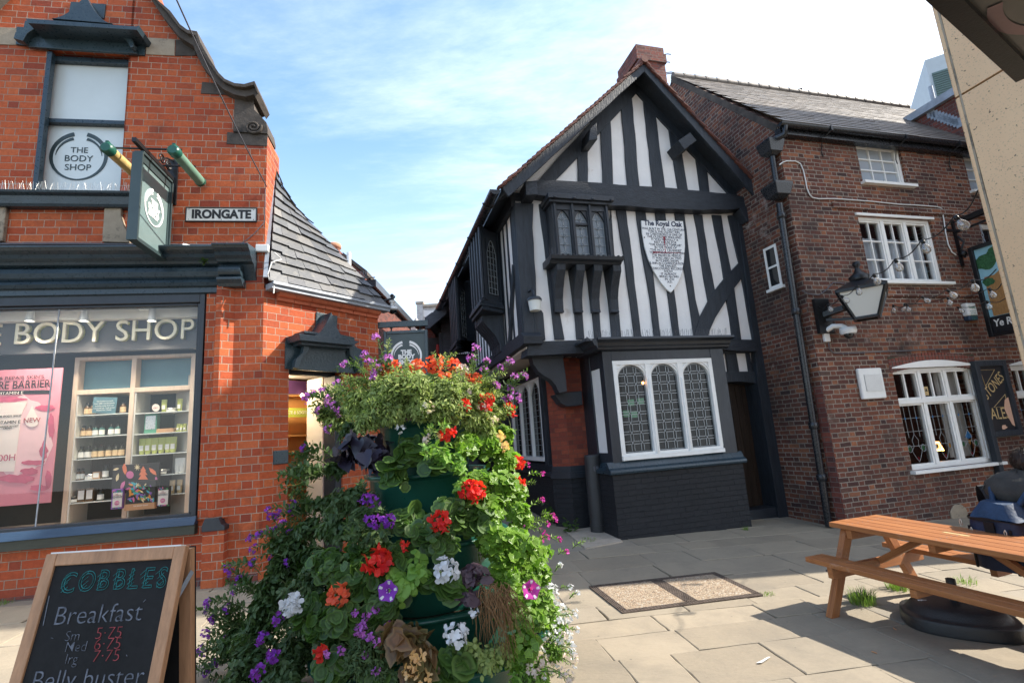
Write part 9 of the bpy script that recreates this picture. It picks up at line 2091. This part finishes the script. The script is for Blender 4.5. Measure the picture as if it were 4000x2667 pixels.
FBp = GFrame((FPn.P(0, 0, 0).x, FPn.P(0, 0, 0).y, 0), FPn.yaw)
bp = thing('backpack', 'navy backpack with two zip pulls worn on the seated person\'s back', 'backpack', tuple(FBp.P(0, -.25, B0)))
def pack(z0, z1, w0, w1, y0, y1, n=7, bulge=.03):
    rows = []
    for i in range(n):
        t = i / (n - 1); z = z0 + (z1 - z0) * t; w = w0 + (w1 - w0) * t; e = math.sin(PI * min(1, max(0, t * .9 + .05))) ; yb = y0 - bulge * e
        sec = []
        for j in range(24):
            b = 2 * PI * j / 24; cx, cy = math.cos(b), math.sin(b); k = (abs(cx) ** 4 + abs(cy) ** 4) ** -.25
            sec.append((w * cx * k * (1 + .015 * math.sin(5 * b + 3 * t)), (yb + y1) / 2 + (y1 - yb) / 2 * cy * k, z + .008 * math.sin(4 * b + 2 * t)))
        rows.append(sec)
    return rows
mb = MB(FBp); rows = pack(B0 - .12, B0 + .27, .20, .185, -.34, -.13); mb.grid(rows, True); mb.face(rows[0][::-1]); mb.face(rows[-1]); mb.build('main_bag', 'backpack_navy', bp)
mb = MB(FBp); rows = pack(B0 + .275, B0 + .40, .188, .11, -.335, -.10, 6, .0);
for i, row in enumerate(rows):
    for j in range(len(row)): x, y, z = row[j]; t = i / 5; row[j] = (x - .02 * t, y + .07 * t, z)
mb.grid(rows, True); mb.face(rows[-1]); mb.build('top_lid', 'backpack_blue', bp)
mb = MB(FBp); rows = pack(B0 + .262, B0 + .282, .196, .196, -.36, -.12, 3, 0); mb.grid(rows, True)
mb.box(-.035, .035, -.378, -.365, B0 + .07, B0 + .26); mb.box(-.16, -.145, -.372, -.36, B0 - .12, B0 + .21); mb.box(.125, .14, -.372, -.36, B0 - .12, B0 + .22); mb.tube([(-.03, -.38, B0 + .07), (0, -.385, B0 + .045), (.03, -.38, B0 + .07)], .008, 5); mb.build('webbing', 'webbing', bp)
for x, z in ((-.13, .20), (.11, .22), (-.20, .255)):
    mb = MB(FBp); mb.tube([(x, -.38, B0 + z), (x - .008, -.384, B0 + z - .02), (x - .006, -.384, B0 + z - .055), (x + .008, -.384, B0 + z - .055), (x + .008, -.384, B0 + z - .02), (x, -.38, B0 + z)], .004, 5); mb.build('zip_pull', 'zip_metal', bp)
mb = MB(FBp)
for s in (-1, 1): mb.tube([(s * .08, -.13, B0 + .36), (s * .13, -.04, B0 + .49), (s * .15, .08, B0 + .53), (s * .16, .2, B0 + .42), (s * .2, .14, B0 + .2), (s * .19, -.1, B0 + .04)], .022, 6)
mb.build('shoulder_strap', 'backpack_blue', bp)
